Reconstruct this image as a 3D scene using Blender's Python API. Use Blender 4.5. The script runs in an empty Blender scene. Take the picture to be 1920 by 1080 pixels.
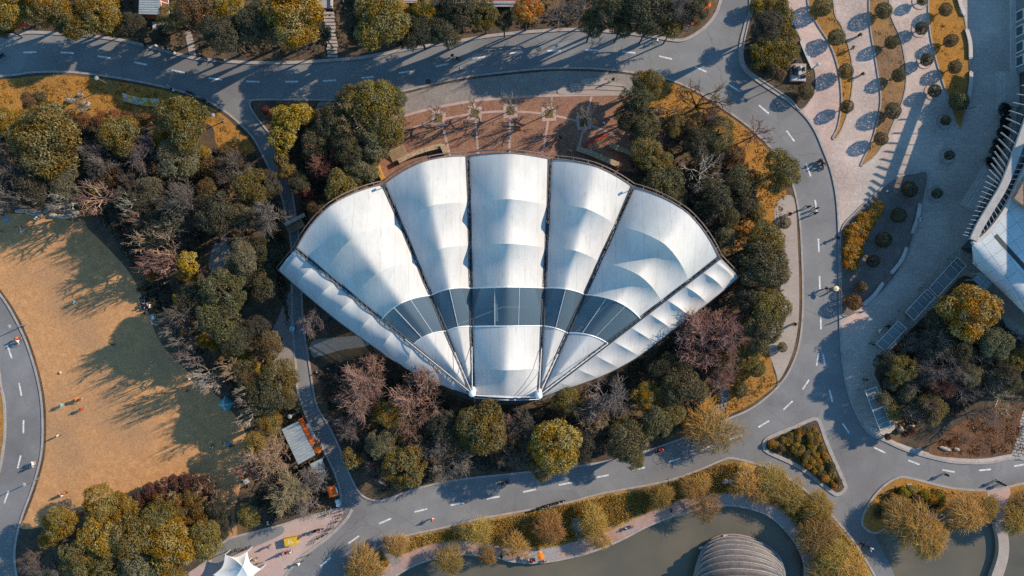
import bpy, bmesh, math, random
import numpy as np
from mathutils import Vector, Matrix
from mathutils.geometry import tessellate_polygon

S = 11.5                      # photograph pixels per metre on the ground
H = 1650.0 / S                # flying height of the drone
random.seed(7)
scene = bpy.context.scene
COL = scene.collection
SUN_AZ, SUN_EL = math.radians(24.0), math.radians(31.0)


def P(px, py, h=0.0):
    """world position of the thing at height h that stands at this place of the plan"""
    k = (1.0 - h / H) / S
    return Vector(((px - 960.0) * k, (540.0 - py) * k, h))


def P2(px, py, h=0.0):
    v = P(px, py, h)
    return (v.x, v.y)


# ------------------------------------------------------------------ objects
def link(o, parent=None):
    COL.objects.link(o)
    if parent is not None:
        o.parent = parent
    return o


def tag(o, label=None, cat=None, group=None, kind=None):
    if label: o['label'] = label
    if cat: o['category'] = cat
    if group: o['group'] = group
    if kind: o['kind'] = kind
    return o


def thing(name, label, cat, loc=(0, 0, 0), rz=0.0, group=None, sc=1.0):
    o = bpy.data.objects.new(name, None)
    o.empty_display_size = 0.3
    link(o)
    o.location = loc
    o.rotation_euler = (0, 0, rz)
    o.scale = (sc, sc, sc)
    return tag(o, label, cat, group)


def part(name, me, parent=None, mat=None, color=None, loc=None, rot=None, sc=None):
    o = bpy.data.objects.new(name, me)
    link(o, parent)
    if mat is not None:
        if len(me.materials) == 0:
            me.materials.append(mat)
        elif me.materials[0] != mat:
            o.material_slots[0].link = 'OBJECT'
            o.material_slots[0].material = mat
    if color is not None:
        o.color = (color[0], color[1], color[2], 1.0)
    if loc is not None: o.location = loc
    if rot is not None: o.rotation_euler = rot
    if sc is not None: o.scale = sc if hasattr(sc, '__len__') else (sc, sc, sc)
    return o


def copy_tree(o, parent=None):
    c = o.copy()
    link(c)
    c.parent = parent
    for ch in list(o.children):
        copy_tree(ch, c)
    return c


def struct(name, me, mat, **k):
    o = part(name, me, None, mat, **k)
    o['kind'] = 'structure'
    return o


# ------------------------------------------------------------------ mesh building
class MB:
    def __init__(s):
        s.v, s.f = [], []

    def add(s, vs, fs):
        n = len(s.v)
        s.v += [tuple(p) for p in vs]
        s.f += [tuple(i + n for i in f) for f in fs]
        return s

    def box(s, c, size, rz=0.0, rx=0.0, ry=0.0):
        m = Matrix.Translation(c) @ Matrix.Rotation(rz, 4, 'Z') @ Matrix.Rotation(ry, 4, 'Y') @ Matrix.Rotation(rx, 4, 'X')
        hx, hy, hz = size[0] / 2, size[1] / 2, size[2] / 2
        vs = [m @ Vector((x, y, z)) for x in (-hx, hx) for y in (-hy, hy) for z in (-hz, hz)]
        return s.add(vs, [(0, 1, 3, 2), (4, 6, 7, 5), (0, 4, 5, 1), (2, 3, 7, 6), (0, 2, 6, 4), (1, 5, 7, 3)])

    def tube(s, pts, r, n=6, cap=True):
        pts = [Vector(p) for p in pts]
        if not hasattr(r, '__len__'): r = [r] * len(pts)
        vs, fs = [], []
        ref = Vector((0, 0, 1))
        for i, p in enumerate(pts):
            d = (pts[min(i + 1, len(pts) - 1)] - pts[max(i - 1, 0)])
            if d.length < 1e-9: d = Vector((0, 0, 1))
            d.normalize()
            a = ref if abs(d.dot(ref)) < 0.95 else Vector((1, 0, 0))
            u = d.cross(a).normalized()
            w = d.cross(u)
            for k in range(n):
                t = 2 * math.pi * k / n
                vs.append(p + (u * math.cos(t) + w * math.sin(t)) * r[i])
        for i in range(len(pts) - 1):
            for k in range(n):
                k2 = (k + 1) % n
                fs.append((i * n + k, i * n + k2, (i + 1) * n + k2, (i + 1) * n + k))
        if cap:
            fs.append(tuple(range(n - 1, -1, -1)))
            fs.append(tuple((len(pts) - 1) * n + k for k in range(n)))
        return s.add(vs, fs)

    def ell(s, c, rad, nu=10, nv=6, rz=0.0, jit=0.0, rnd=None):
        vs, fs = [], []
        for j in range(nv + 1):
            ph = -math.pi / 2 + math.pi * j / nv
            for i in range(nu):
                th = 2 * math.pi * i / nu
                k = 1.0 + (rnd.uniform(-jit, jit) if rnd else 0.0)
                x, y, z = rad[0] * math.cos(ph) * math.cos(th) * k, rad[1] * math.cos(ph) * math.sin(th) * k, rad[2] * math.sin(ph) * k
                vs.append((c[0] + x * math.cos(rz) - y * math.sin(rz), c[1] + x * math.sin(rz) + y * math.cos(rz), c[2] + z))
        for j in range(nv):
            for i in range(nu):
                i2 = (i + 1) % nu
                fs.append((j * nu + i, j * nu + i2, (j + 1) * nu + i2, (j + 1) * nu + i))
        return s.add(vs, fs)

    def torus(s, c, R, r, axis='Y', nu=18, nv=5):
        vs, fs = [], []
        for i in range(nu):
            a = 2 * math.pi * i / nu
            for j in range(nv):
                b = 2 * math.pi * j / nv
                q = R + r * math.cos(b)
                p = Vector((q * math.cos(a), r * math.sin(b), q * math.sin(a)))
                if axis == 'Z': p = Vector((p.x, p.z, p.y))
                vs.append(p + Vector(c))
        for i in range(nu):
            for j in range(nv):
                i2, j2 = (i + 1) % nu, (j + 1) % nv
                fs.append((i * nv + j, i2 * nv + j, i2 * nv + j2, i * nv + j2))
        return s.add(vs, fs)

    def prism(s, poly, z0, z1, holes=(), bottom=False, sides=True):
        loops = [list(poly)] + [list(h) for h in holes]
        tri = tessellate_polygon([[Vector((p[0], p[1], 0)) for p in lp] for lp in loops])
        flat = [p for lp in loops for p in lp]
        top = [(p[0], p[1], z1) for p in flat]
        out = []
        for t in tri:
            a, b, c = (Vector(flat[i][:2]) for i in t)
            cr = (b - a).cross(c - a)
            out.append(t if cr > 0 else (t[0], t[2], t[1]))
        s.add(top, out)
        if sides and z1 != z0:
            for lp in loops:
                n = len(lp)
                ar = sum(lp[i][0] * lp[(i + 1) % n][1] - lp[(i + 1) % n][0] * lp[i][1] for i in range(n))
                vs = [(p[0], p[1], z0) for p in lp] + [(p[0], p[1], z1) for p in lp]
                fs = [(i, (i + 1) % n, n + (i + 1) % n, n + i) for i in range(n)]
                if ar < 0: fs = [f[::-1] for f in fs]
                s.add(vs, fs)
        return s

    def grid(s, pts):
        """pts[i][j] lattice of points"""
        ni, nj = len(pts), len(pts[0])
        vs = [p for row in pts for p in row]
        fs = [(i * nj + j, (i + 1) * nj + j, (i + 1) * nj + j + 1, i * nj + j + 1) for i in range(ni - 1) for j in range(nj - 1)]
        return s.add(vs, fs)

    def mesh(s, name, smooth=False):
        me = bpy.data.meshes.new(name)
        me.from_pydata(s.v, [], s.f)
        if smooth:
            me.polygons.foreach_set('use_smooth', [True] * len(me.polygons))
        me.update()
        return me


def smooth_curve(pts, closed=False, n=6):
    pts = [tuple(p) for p in pts]
    N = len(pts)
    out = []
    rng = range(N) if closed else range(N - 1)
    for i in rng:
        p0 = pts[(i - 1) % N] if closed or i > 0 else pts[0]
        p1, p2 = pts[i], pts[(i + 1) % N]
        p3 = pts[(i + 2) % N] if closed or i + 2 < N else pts[-1]
        for k in range(n):
            t = k / n
            out.append(tuple(0.5 * (2 * b + (c - a) * t + (2 * a - 5 * b + 4 * c - d) * t * t + (3 * b - a - 3 * c + d) * t ** 3)
                             for a, b, c, d in zip(p0, p1, p2, p3)))
    if not closed: out.append(pts[-1])
    return out


def poly(px, closed=True, n=5, h=0.0):
    q = [P2(x, y, h) for x, y in px]
    return smooth_curve(q, closed, n) if n else q


def offset_line(pts, d, closed):
    out = []
    N = len(pts)
    for i in range(N):
        a = Vector(pts[(i - 1) % N] if closed or i > 0 else pts[i])
        b = Vector(pts[(i + 1) % N] if closed or i < N - 1 else pts[i])
        t = (b - a)
        if t.length < 1e-9: t = Vector((1, 0))
        t.normalize()
        out.append((pts[i][0] - t.y * d, pts[i][1] + t.x * d))
    return out


def ribbon(pts, w, z0, z1, closed=False, mb=None, side=0.0):
    """raised strip along a plan curve; side shifts it sideways"""
    mb = mb or MB()
    a = offset_line(pts, side + w / 2, closed)
    b = offset_line(pts, side - w / 2, closed)
    N = len(pts)
    for i in range(N if closed else N - 1):
        j = (i + 1) % N
        vs = [(*a[i], z0), (*a[j], z0), (*b[j], z0), (*b[i], z0), (*a[i], z1), (*a[j], z1), (*b[j], z1), (*b[i], z1)]
        fs = [(4, 7, 6, 5), (0, 1, 5, 4), (2, 3, 7, 6)]
        if not closed and i == 0: fs.append((3, 0, 4, 7))
        if not closed and i == N - 2: fs.append((1, 2, 6, 5))
        mb.add(vs, fs)
    return mb


def inside(p, pl):
    x, y = p
    c = False
    n = len(pl)
    for i in range(n):
        x1, y1 = pl[i]; x2, y2 = pl[i - 1]
        if (y1 > y) != (y2 > y) and x < (x2 - x1) * (y - y1) / (y2 - y1) + x1:
            c = not c
    return c


# ------------------------------------------------------------------ materials
MATS = {}


def nt(name):
    m = bpy.data.materials.new(name)
    m.use_nodes = True
    t = m.node_tree
    b = t.nodes['Principled BSDF']
    return m, t, b


def surf(name, c1, c2, scale=0.4, grain=0.25, gscale=7.0, rough=0.9, c3=None, s3=0.06, bump=0.0, spec=0.2, coord='Object', streak=None, metal=0.0):
    """mottled surface: c1..c2 by a soft noise, optional third tone in large patches, fine grain on top"""
    if name in MATS: return MATS[name]
    m, t, b = nt(name)
    N, L = t.nodes, t.links
    tc = N.new('ShaderNodeTexCoord')
    n1 = N.new('ShaderNodeTexNoise'); n1.inputs['Scale'].default_value = scale; n1.inputs['Detail'].default_value = 6; n1.inputs['Roughness'].default_value = 0.65
    L.new(tc.outputs[coord], n1.inputs['Vector'])
    if streak:
        mp = N.new('ShaderNodeMapping'); mp.inputs['Scale'].default_value = streak
        L.new(tc.outputs[coord], mp.inputs['Vector']); L.new(mp.outputs[0], n1.inputs['Vector'])
    r = N.new('ShaderNodeValToRGB')
    r.color_ramp.elements[0].position = 0.33; r.color_ramp.elements[1].position = 0.67
    r.color_ramp.elements[0].color = (*c1, 1); r.color_ramp.elements[1].color = (*c2, 1)
    L.new(n1.outputs['Fac'], r.inputs['Fac'])
    col = r.outputs['Color']
    if c3:
        n3 = N.new('ShaderNodeTexNoise'); n3.inputs['Scale'].default_value = s3; n3.inputs['Detail'].default_value = 5; n3.inputs['Roughness'].default_value = 0.6
        L.new(tc.outputs[coord], n3.inputs['Vector'])
        rr = N.new('ShaderNodeValToRGB'); rr.color_ramp.elements[0].position = 0.47; rr.color_ramp.elements[1].position = 0.62
        L.new(n3.outputs['Fac'], rr.inputs['Fac'])
        mx = N.new('ShaderNodeMix'); mx.data_type = 'RGBA'
        L.new(rr.outputs['Color'], mx.inputs['Factor']); L.new(col, mx.inputs['A']); mx.inputs['B'].default_value = (*c3, 1)
        col = mx.outputs['Result']
    if grain:
        n2 = N.new('ShaderNodeTexNoise'); n2.inputs['Scale'].default_value = gscale; n2.inputs['Detail'].default_value = 3; n2.inputs['Roughness'].default_value = 0.8
        L.new(tc.outputs[coord], n2.inputs['Vector'])
        mr = N.new('ShaderNodeMapRange'); mr.inputs['From Min'].default_value = 0.3; mr.inputs['From Max'].default_value = 0.7
        mr.inputs['To Min'].default_value = 1 - grain * 1.6; mr.inputs['To Max'].default_value = 1 + grain * 1.6
        L.new(n2.outputs['Fac'], mr.inputs['Value'])
        mu = N.new('ShaderNodeMix'); mu.data_type = 'RGBA'; mu.blend_type = 'MULTIPLY'; mu.inputs['Factor'].default_value = 1
        L.new(col, mu.inputs['A']); L.new(mr.outputs[0], mu.inputs['B'])
        col = mu.outputs['Result']
        if bump:
            bp = N.new('ShaderNodeBump'); bp.inputs['Strength'].default_value = bump; bp.inputs['Distance'].default_value = 0.05
            L.new(n2.outputs['Fac'], bp.inputs['Height']); L.new(bp.outputs[0], b.inputs['Normal'])
    L.new(col, b.inputs['Base Color'])
    b.inputs['Roughness'].default_value = rough
    b.inputs['Specular IOR Level'].default_value = spec
    b.inputs['Metallic'].default_value = metal
    MATS[name] = m
    return m


def tint(name, rough=0.7, spec=0.25, metal=0.0, var=0.25, scale=3.0):
    """paint or cloth whose colour is the object's own colour"""
    if name in MATS: return MATS[name]
    m, t, b = nt(name)
    N, L = t.nodes, t.links
    oi = N.new('ShaderNodeObjectInfo')
    tc = N.new('ShaderNodeTexCoord')
    n = N.new('ShaderNodeTexNoise'); n.inputs['Scale'].default_value = scale; n.inputs['Detail'].default_value = 4
    L.new(tc.outputs['Object'], n.inputs['Vector'])
    mr = N.new('ShaderNodeMapRange'); mr.inputs['From Min'].default_value = 0.25; mr.inputs['From Max'].default_value = 0.75
    mr.inputs['To Min'].default_value = 1 - var; mr.inputs['To Max'].default_value = 1 + var
    L.new(n.outputs['Fac'], mr.inputs['Value'])
    mu = N.new('ShaderNodeMix'); mu.data_type = 'RGBA'; mu.blend_type = 'MULTIPLY'; mu.inputs['Factor'].default_value = 1
    L.new(oi.outputs['Color'], mu.inputs['A']); L.new(mr.outputs[0], mu.inputs['B'])
    L.new(mu.outputs['Result'], b.inputs['Base Color'])
    b.inputs['Roughness'].default_value = rough; b.inputs['Specular IOR Level'].default_value = spec; b.inputs['Metallic'].default_value = metal
    MATS[name] = m
    return m


def leafmat(name, transl=0.25, rough=0.55, spec=0.3, lo=0.45, hi=1.6):
    """leaf or twig colour = the plant's own colour, each leaf a little lighter or darker"""
    if name in MATS: return MATS[name]
    m, t, b = nt(name)
    N, L = t.nodes, t.links
    oi = N.new('ShaderNodeObjectInfo')
    at = N.new('ShaderNodeAttribute'); at.attribute_name = 'tone'
    mr = N.new('ShaderNodeMapRange'); mr.inputs['To Min'].default_value = lo; mr.inputs['To Max'].default_value = hi
    L.new(at.outputs['Fac'], mr.inputs['Value'])
    mu = N.new('ShaderNodeMix'); mu.data_type = 'RGBA'; mu.blend_type = 'MULTIPLY'; mu.inputs['Factor'].default_value = 1
    L.new(oi.outputs['Color'], mu.inputs['A']); L.new(mr.outputs[0], mu.inputs['B'])
    # a drift between yellower and greyer leaves inside one crown
    at2 = N.new('ShaderNodeAttribute'); at2.attribute_name = 'hue'
    hs = N.new('ShaderNodeHueSaturation')
    m2 = N.new('ShaderNodeMapRange'); m2.inputs['To Min'].default_value = 0.485; m2.inputs['To Max'].default_value = 0.53
    m3 = N.new('ShaderNodeMapRange'); m3.inputs['To Min'].default_value = 1.25; m3.inputs['To Max'].default_value = 0.75
    L.new(at2.outputs['Fac'], m2.inputs['Value']); L.new(m2.outputs[0], hs.inputs['Hue'])
    L.new(at2.outputs['Fac'], m3.inputs['Value']); L.new(m3.outputs[0], hs.inputs['Saturation'])
    L.new(mu.outputs['Result'], hs.inputs['Color'])
    L.new(hs.outputs[0], b.inputs['Base Color'])
    b.inputs['Roughness'].default_value = rough; b.inputs['Specular IOR Level'].default_value = spec
    if transl:
        tr = N.new('ShaderNodeBsdfTranslucent'); L.new(hs.outputs[0], tr.inputs['Color'])
        ms = N.new('ShaderNodeMixShader'); ms.inputs[0].default_value = transl
        L.new(b.outputs[0], ms.inputs[1]); L.new(tr.outputs[0], ms.inputs[2])
        L.new(ms.outputs[0], N['Material Output'].inputs['Surface'])
    MATS[name] = m
    return m


def plain(name, c, rough=0.6, spec=0.3, metal=0.0):
    return surf(name, tuple(x * 0.88 for x in c), tuple(min(1, x * 1.1) for x in c), scale=1.5, grain=0.05, rough=rough, spec=spec, metal=metal)
# ------------------------------------------------------------------ light, sky, camera
w = bpy.data.worlds.new('World'); scene.world = w
w.use_nodes = True
sky = w.node_tree.nodes.new('ShaderNodeTexSky')
sky.sky_type = 'NISHITA'; sky.sun_disc = False
sky.sun_elevation = SUN_EL; sky.sun_rotation = math.pi / 2 - SUN_AZ
sky.air_density = 1.0; sky.dust_density = 0.0; sky.ozone_density = 2.5
bg = w.node_tree.nodes['Background']
tintn = w.node_tree.nodes.new('ShaderNodeMix'); tintn.data_type = 'RGBA'; tintn.blend_type = 'MULTIPLY'; tintn.inputs['Factor'].default_value = 1.0
tintn.inputs['B'].default_value = (0.74, 1.03, 1.02, 1)
w.node_tree.links.new(sky.outputs[0], tintn.inputs['A']); w.node_tree.links.new(tintn.outputs['Result'], bg.inputs['Color'])
bg.inputs['Strength'].default_value = 0.15
sd = Vector((math.cos(SUN_AZ) * math.cos(SUN_EL), math.sin(SUN_AZ) * math.cos(SUN_EL), math.sin(SUN_EL)))
sl = bpy.data.lights.new('sun', 'SUN'); sl.energy = 4.3; sl.angle = math.radians(0.5); sl.color = (1.0, 0.82, 0.61)
so = bpy.data.objects.new('sun', sl); link(so); so.location = sd * 200
so.rotation_euler = sd.to_track_quat('Z', 'Y').to_euler()
cd = bpy.data.cameras.new('camera'); co = bpy.data.objects.new('camera', cd); link(co)
co.location = (0, 0, H); cd.sensor_width = 36.0; cd.lens = 36.0 * 1650.0 / 1920.0
cd.clip_start = 1.0; cd.clip_end = 5000.0
scene.camera = co
scene.view_settings.view_transform = 'Standard'; scene.view_settings.look = 'None'
scene.view_settings.exposure = 0.45; scene.view_settings.gamma = 1.0
scene.cycles.max_bounces = 5; scene.cycles.transparent_max_bounces = 12
scene.cycles.diffuse_bounces = 2; scene.cycles.glossy_bounces = 2
scene.cycles.use_denoising = False

# ------------------------------------------------------------------ ground materials
M_soil = surf('soil', (0.055, 0.043, 0.034), (0.105, 0.078, 0.055), scale=0.5, grain=0.35, gscale=5, c3=(0.15, 0.095, 0.05), s3=0.12)
M_asph = surf('asphalt', (0.185, 0.188, 0.195), (0.232, 0.232, 0.238), scale=0.22, grain=0.13, gscale=6, c3=(0.165, 0.158, 0.16), s3=0.045, rough=0.85)
def crackle(m, scale, width, dark, warp=1.2):
    t = m.node_tree; N, L = t.nodes, t.links
    b = N['Principled BSDF']; src = b.inputs['Base Color'].links[0].from_socket
    tc = N.new('ShaderNodeTexCoord'); nz = N.new('ShaderNodeTexNoise'); nz.inputs['Scale'].default_value = 0.5; nz.inputs['Detail'].default_value = 5
    L.new(tc.outputs['Object'], nz.inputs['Vector'])
    vm = N.new('ShaderNodeVectorMath'); vm.operation = 'MULTIPLY_ADD'; vm.inputs[1].default_value = (warp,) * 3
    L.new(nz.outputs['Color'], vm.inputs[0]); L.new(tc.outputs['Object'], vm.inputs[2])
    v = N.new('ShaderNodeTexVoronoi'); v.feature = 'DISTANCE_TO_EDGE'; v.inputs['Scale'].default_value = scale; L.new(vm.outputs[0], v.inputs['Vector'])
    r = N.new('ShaderNodeMapRange'); r.inputs['From Max'].default_value = width; r.inputs['To Min'].default_value = dark; r.inputs['To Max'].default_value = 1
    L.new(v.outputs['Distance'], r.inputs['Value'])
    v2 = N.new('ShaderNodeTexVoronoi'); v2.inputs['Scale'].default_value = scale * 1.7; L.new(tc.outputs['Object'], v2.inputs['Vector'])
    s2 = N.new('ShaderNodeSeparateColor'); L.new(v2.outputs['Color'], s2.inputs[0])
    r2 = N.new('ShaderNodeMapRange'); r2.inputs['To Min'].default_value = 0.93; r2.inputs['To Max'].default_value = 1.05; L.new(s2.outputs[0], r2.inputs['Value'])
    n3 = N.new('ShaderNodeTexNoise'); n3.inputs['Scale'].default_value = 0.35; n3.inputs['Detail'].default_value = 8; n3.inputs['Roughness'].default_value = .75; L.new(tc.outputs['Object'], n3.inputs['Vector'])
    r3 = N.new('ShaderNodeMapRange'); r3.inputs['From Min'].default_value = .3; r3.inputs['From Max'].default_value = .45; r3.inputs['To Min'].default_value = .86; r3.inputs['To Max'].default_value = 1; L.new(n3.outputs['Fac'], r3.inputs['Value'])
    a = N.new('ShaderNodeMath'); a.operation = 'MULTIPLY'; L.new(r.outputs[0], a.inputs[0]); L.new(r2.outputs[0], a.inputs[1])
    a2 = N.new('ShaderNodeMath'); a2.operation = 'MULTIPLY'; L.new(a.outputs[0], a2.inputs[0]); L.new(r3.outputs[0], a2.inputs[1])
    mu = N.new('ShaderNodeMix'); mu.data_type = 'RGBA'; mu.blend_type = 'MULTIPLY'; mu.inputs['Factor'].default_value = 1
    L.new(src, mu.inputs['A']); L.new(a2.outputs[0], mu.inputs['B']); L.new(mu.outputs['Result'], b.inputs['Base Color'])


crackle(M_asph, 0.07, 0.005, 0.78)
M_lawn = surf('dormant_lawn', (0.42, 0.215, 0.095), (0.54, 0.295, 0.135), scale=0.8, grain=0.22, gscale=5, c3=(0.36, 0.21, 0.115), s3=0.05)
M_gold = surf('golden_lawn', (0.30, 0.145, 0.03), (0.42, 0.20, 0.045), scale=0.9, grain=0.3, gscale=5, c3=(0.28, 0.15, 0.05), s3=0.11)
M_pave = surf('paving', (0.33, 0.28, 0.25), (0.40, 0.34, 0.305), scale=0.35, grain=0.13, gscale=6, c3=(0.38, 0.295, 0.265), s3=0.05, rough=0.85)
M_pink = surf('pink_paving', (0.41, 0.30, 0.27), (0.50, 0.38, 0.34), scale=0.3, grain=0.12, gscale=6, c3=(0.45, 0.30, 0.28), s3=0.1, rough=0.85)
M_kerb = surf('kerb_stone', (0.28, 0.255, 0.24), (0.40, 0.36, 0.335), scale=1.2, grain=0.12, gscale=8, rough=0.85)
M_dkerb = surf('dark_kerb', (0.07, 0.07, 0.07), (0.12, 0.115, 0.11), scale=1.2, grain=0.12, gscale=8, rough=0.85)
M_paint = surf('road_paint', (0.42, 0.42, 0.42), (0.8, 0.8, 0.8), scale=1.6, grain=0.25, gscale=6, rough=0.7)
M_conc = surf('grey_concrete', (0.22, 0.195, 0.185), (0.28, 0.25, 0.235), scale=0.5, grain=0.2, gscale=5, rough=0.9)
M_brick = surf('red_brick', (0.22, 0.115, 0.08), (0.31, 0.165, 0.115), scale=0.5, grain=0.3, gscale=4.5, c3=(0.27, 0.15, 0.10), s3=0.1)
M_dry = surf('dry_bank', (0.24, 0.15, 0.055), (0.38, 0.24, 0.09), scale=0.7, grain=0.35, gscale=4, c3=(0.12, 0.085, 0.045), s3=0.12)
M_promred = surf('red_promenade', (0.33, 0.20, 0.165), (0.42, 0.27, 0.22), scale=0.4, grain=0.15, gscale=5, c3=(0.30, 0.29, 0.30), s3=0.09)
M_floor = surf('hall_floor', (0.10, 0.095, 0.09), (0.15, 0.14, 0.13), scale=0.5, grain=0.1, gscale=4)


def tiles(name, c1, c2, mort, sx, sy, rz=0.0, msize=0.02, off=0.5):
    m, t, b = nt(name); N, L = t.nodes, t.links
    tc = N.new('ShaderNodeTexCoord'); mp = N.new('ShaderNodeMapping'); mp.inputs['Rotation'].default_value[2] = rz
    L.new(tc.outputs['Object'], mp.inputs['Vector'])
    br = N.new('ShaderNodeTexBrick'); br.offset = off
    br.inputs['Color1'].default_value = (*c1, 1); br.inputs['Color2'].default_value = (*c2, 1); br.inputs['Mortar'].default_value = (*mort, 1)
    br.inputs['Scale'].default_value = 1.0; br.inputs['Brick Width'].default_value = sx; br.inputs['Row Height'].default_value = sy; br.inputs['Mortar Size'].default_value = msize
    br.inputs['Mortar Smooth'].default_value = 0.3
    L.new(mp.outputs[0], br.inputs['Vector'])
    n = N.new('ShaderNodeTexNoise'); n.inputs['Scale'].default_value = 5; n.inputs['Detail'].default_value = 4; L.new(tc.outputs['Object'], n.inputs['Vector'])
    n2 = N.new('ShaderNodeTexNoise'); n2.inputs['Scale'].default_value = 0.15; n2.inputs['Detail'].default_value = 5; L.new(tc.outputs['Object'], n2.inputs['Vector'])
    ad = N.new('ShaderNodeMath'); ad.operation = 'ADD'; L.new(n.outputs['Fac'], ad.inputs[0]); L.new(n2.outputs['Fac'], ad.inputs[1])
    mr = N.new('ShaderNodeMapRange'); mr.inputs['From Min'].default_value = 0.7; mr.inputs['From Max'].default_value = 1.3; mr.inputs['To Min'].default_value = 0.72; mr.inputs['To Max'].default_value = 1.28
    L.new(ad.outputs[0], mr.inputs['Value'])
    mu = N.new('ShaderNodeMix'); mu.data_type = 'RGBA'; mu.blend_type = 'MULTIPLY'; mu.inputs['Factor'].default_value = 1
    L.new(br.outputs['Color'], mu.inputs['A']); L.new(mr.outputs[0], mu.inputs['B'])
    L.new(mu.outputs['Result'], b.inputs['Base Color']); b.inputs['Roughness'].default_value = 0.85; b.inputs['Specular IOR Level'].default_value = 0.2
    return m


M_plaza = tiles('plaza_slabs', (0.40, 0.35, 0.315), (0.45, 0.39, 0.35), (0.33, 0.29, 0.26), 1.2, 0.6)
M_plaza_pink = tiles('pink_slabs', (0.48, 0.35, 0.315), (0.52, 0.39, 0.345), (0.40, 0.29, 0.26), 0.9, 0.9, rz=0.25)

M_lane = tiles('pale_slabs', (0.44, 0.35, 0.315), (0.48, 0.385, 0.345), (0.36, 0.29, 0.26), 0.9, 0.9, rz=0.12)
Z0, Z1 = 0.0, 0.10            # road level, top of the raised islands
lake_a = [(1512, 1100), (1510, 1060), (1500, 1030), (1480, 1000), (1450, 970), (1420, 955), (1380, 946), (1340, 946), (1310, 951), (1260, 966), (1210, 986), (1160, 1012), (1100, 1035), (1020, 1052), (960, 1050), (930, 1042), (867, 1037), (830, 1041), (780, 1056), (735, 1082), (690, 1125), (640, 1250), (1100, 1400), (1560, 1250)]
lake_b = [(1640, 997), (1665, 985), (1700, 968), (1740, 962), (1800, 966), (1850, 975), (1900, 985), (2000, 985), (2150, 985), (2150, 1300), (1730, 1300), (1692, 1130), (1677, 1075), (1655, 1030)]
LA, LB = poly(lake_a, n=4), poly(lake_b, n=4)
R = 2500.0
struct('ground', MB().prism([(-R, -R), (R, -R), (R, R), (-R, R)], -0.03, -0.03, holes=[LA, LB]).mesh('ground'), M_soil)
struct('road', MB().prism(poly([(-300, -260), (2220, -260), (2220, 1340), (-300, 1340)], n=0), Z0, Z0, holes=[LA, LB]).mesh('road'), M_asph)

# the lake
mw, tw, bw = nt('lake_water'); N, L = tw.nodes, tw.links
tc = N.new('ShaderNodeTexCoord'); nn = N.new('ShaderNodeTexNoise'); nn.inputs['Scale'].default_value = 0.09; nn.inputs['Detail'].default_value = 5
L.new(tc.outputs['Object'], nn.inputs['Vector'])
rp = N.new('ShaderNodeValToRGB'); rp.color_ramp.elements[0].color = (0.088, 0.084, 0.066, 1); rp.color_ramp.elements[1].color = (0.15, 0.128, 0.088, 1)
rp.color_ramp.elements[0].position = 0.35; rp.color_ramp.elements[1].position = 0.65
L.new(nn.outputs['Fac'], rp.inputs['Fac']); L.new(rp.outputs[0], bw.inputs['Base Color'])
n2 = N.new('ShaderNodeTexNoise'); n2.inputs['Scale'].default_value = 2.5; n2.inputs['Detail'].default_value = 3; L.new(tc.outputs['Object'], n2.inputs['Vector'])
bp = N.new('ShaderNodeBump'); bp.inputs['Strength'].default_value = 0.3; L.new(n2.outputs['Fac'], bp.inputs['Height']); L.new(bp.outputs[0], bw.inputs['Normal'])
bw.inputs['Roughness'].default_value = 0.18; bw.inputs['Specular IOR Level'].default_value = 0.5
struct('lake_water', MB().prism(poly([(600, 900), (2300, 900), (2300, 1450), (600, 1450)], n=0), -0.9, -0.9).mesh('lake_water'), mw)
for nm, ring in (('lake_wall', LA), ('lake_wall', LB)):
    mb = MB(); n = len(ring)
    vs = [(p[0], p[1], -1.3) for p in ring] + [(p[0], p[1], 0.02) for p in ring]
    mb.add(vs, [(i, (i + 1) % n, n + (i + 1) % n, n + i) for i in range(n)])
    struct(nm, mb.mesh(nm), M_conc)


def island(name, px, mat, kerb=0.26, kmat=None, n=5, z=Z1):
    q = poly(px, n=n)
    struct(name, MB().prism(q, -0.02, z).mesh(name), mat)
    if kerb:
        ar = sum(q[i][0] * q[(i + 1) % len(q)][1] - q[(i + 1) % len(q)][0] * q[i][1] for i in range(len(q)))
        sd_ = kerb / 2 if ar > 0 else -kerb / 2
        struct('kerb', ribbon(q, kerb, -0.01, z + 0.06, True, side=-sd_ + (0.01 if ar < 0 else -0.01)).mesh('kerb'), kmat or M_kerb)
    return q


I_north = [(-300, 66), (0, 64), (50, 58), (110, 60), (200, 68), (270, 82), (350, 103), (400, 110), (480, 115), (560, 114), (620, 110), (680, 105), (760, 90), (860, 74), (930, 63), (1020, 55), (1100, 53), (1200, 62), (1255, 71), (1280, 72), (1305, 60), (1330, 38), (1345, 10), (1352, -40), (1354, -250), (-300, -250)]
island('north_bank_soil', I_north, M_soil, 0.5)
I_west = [(-300, 165), (0, 145), (60, 138), (130, 137), (200, 145), (260, 155), (320, 168), (380, 187), (420, 210), (450, 235), (472, 258), (484, 278), (500, 310), (520, 350), (532, 390), (540, 430), (545, 470), (545, 520), (546, 580), (548, 628), (553, 693), (556, 730), (565, 760), (576, 790), (596, 828), (615, 864), (628, 893), (637, 925), (636, 948), (623, 954), (561, 971), (524, 983), (464, 998), (423, 1011), (400, 1040), (370, 1062), (345, 1082), (330, 1120), (300, 1300), (60, 1300), (38, 1110), (30, 1050), (33, 1010), (45, 965), (65, 910), (80, 850), (82, 780), (75, 720), (55, 650), (30, 595), (0, 548), (-60, 480), (-300, 250)]
island('west_park_soil', I_west, M_soil, 0.32)
island('roadside_verge', [(-300, 560), (-40, 660), (0, 730), (7, 790), (4, 840), (-10, 900), (-60, 1000), (-300, 1250)], M_gold, 0.4)
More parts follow.
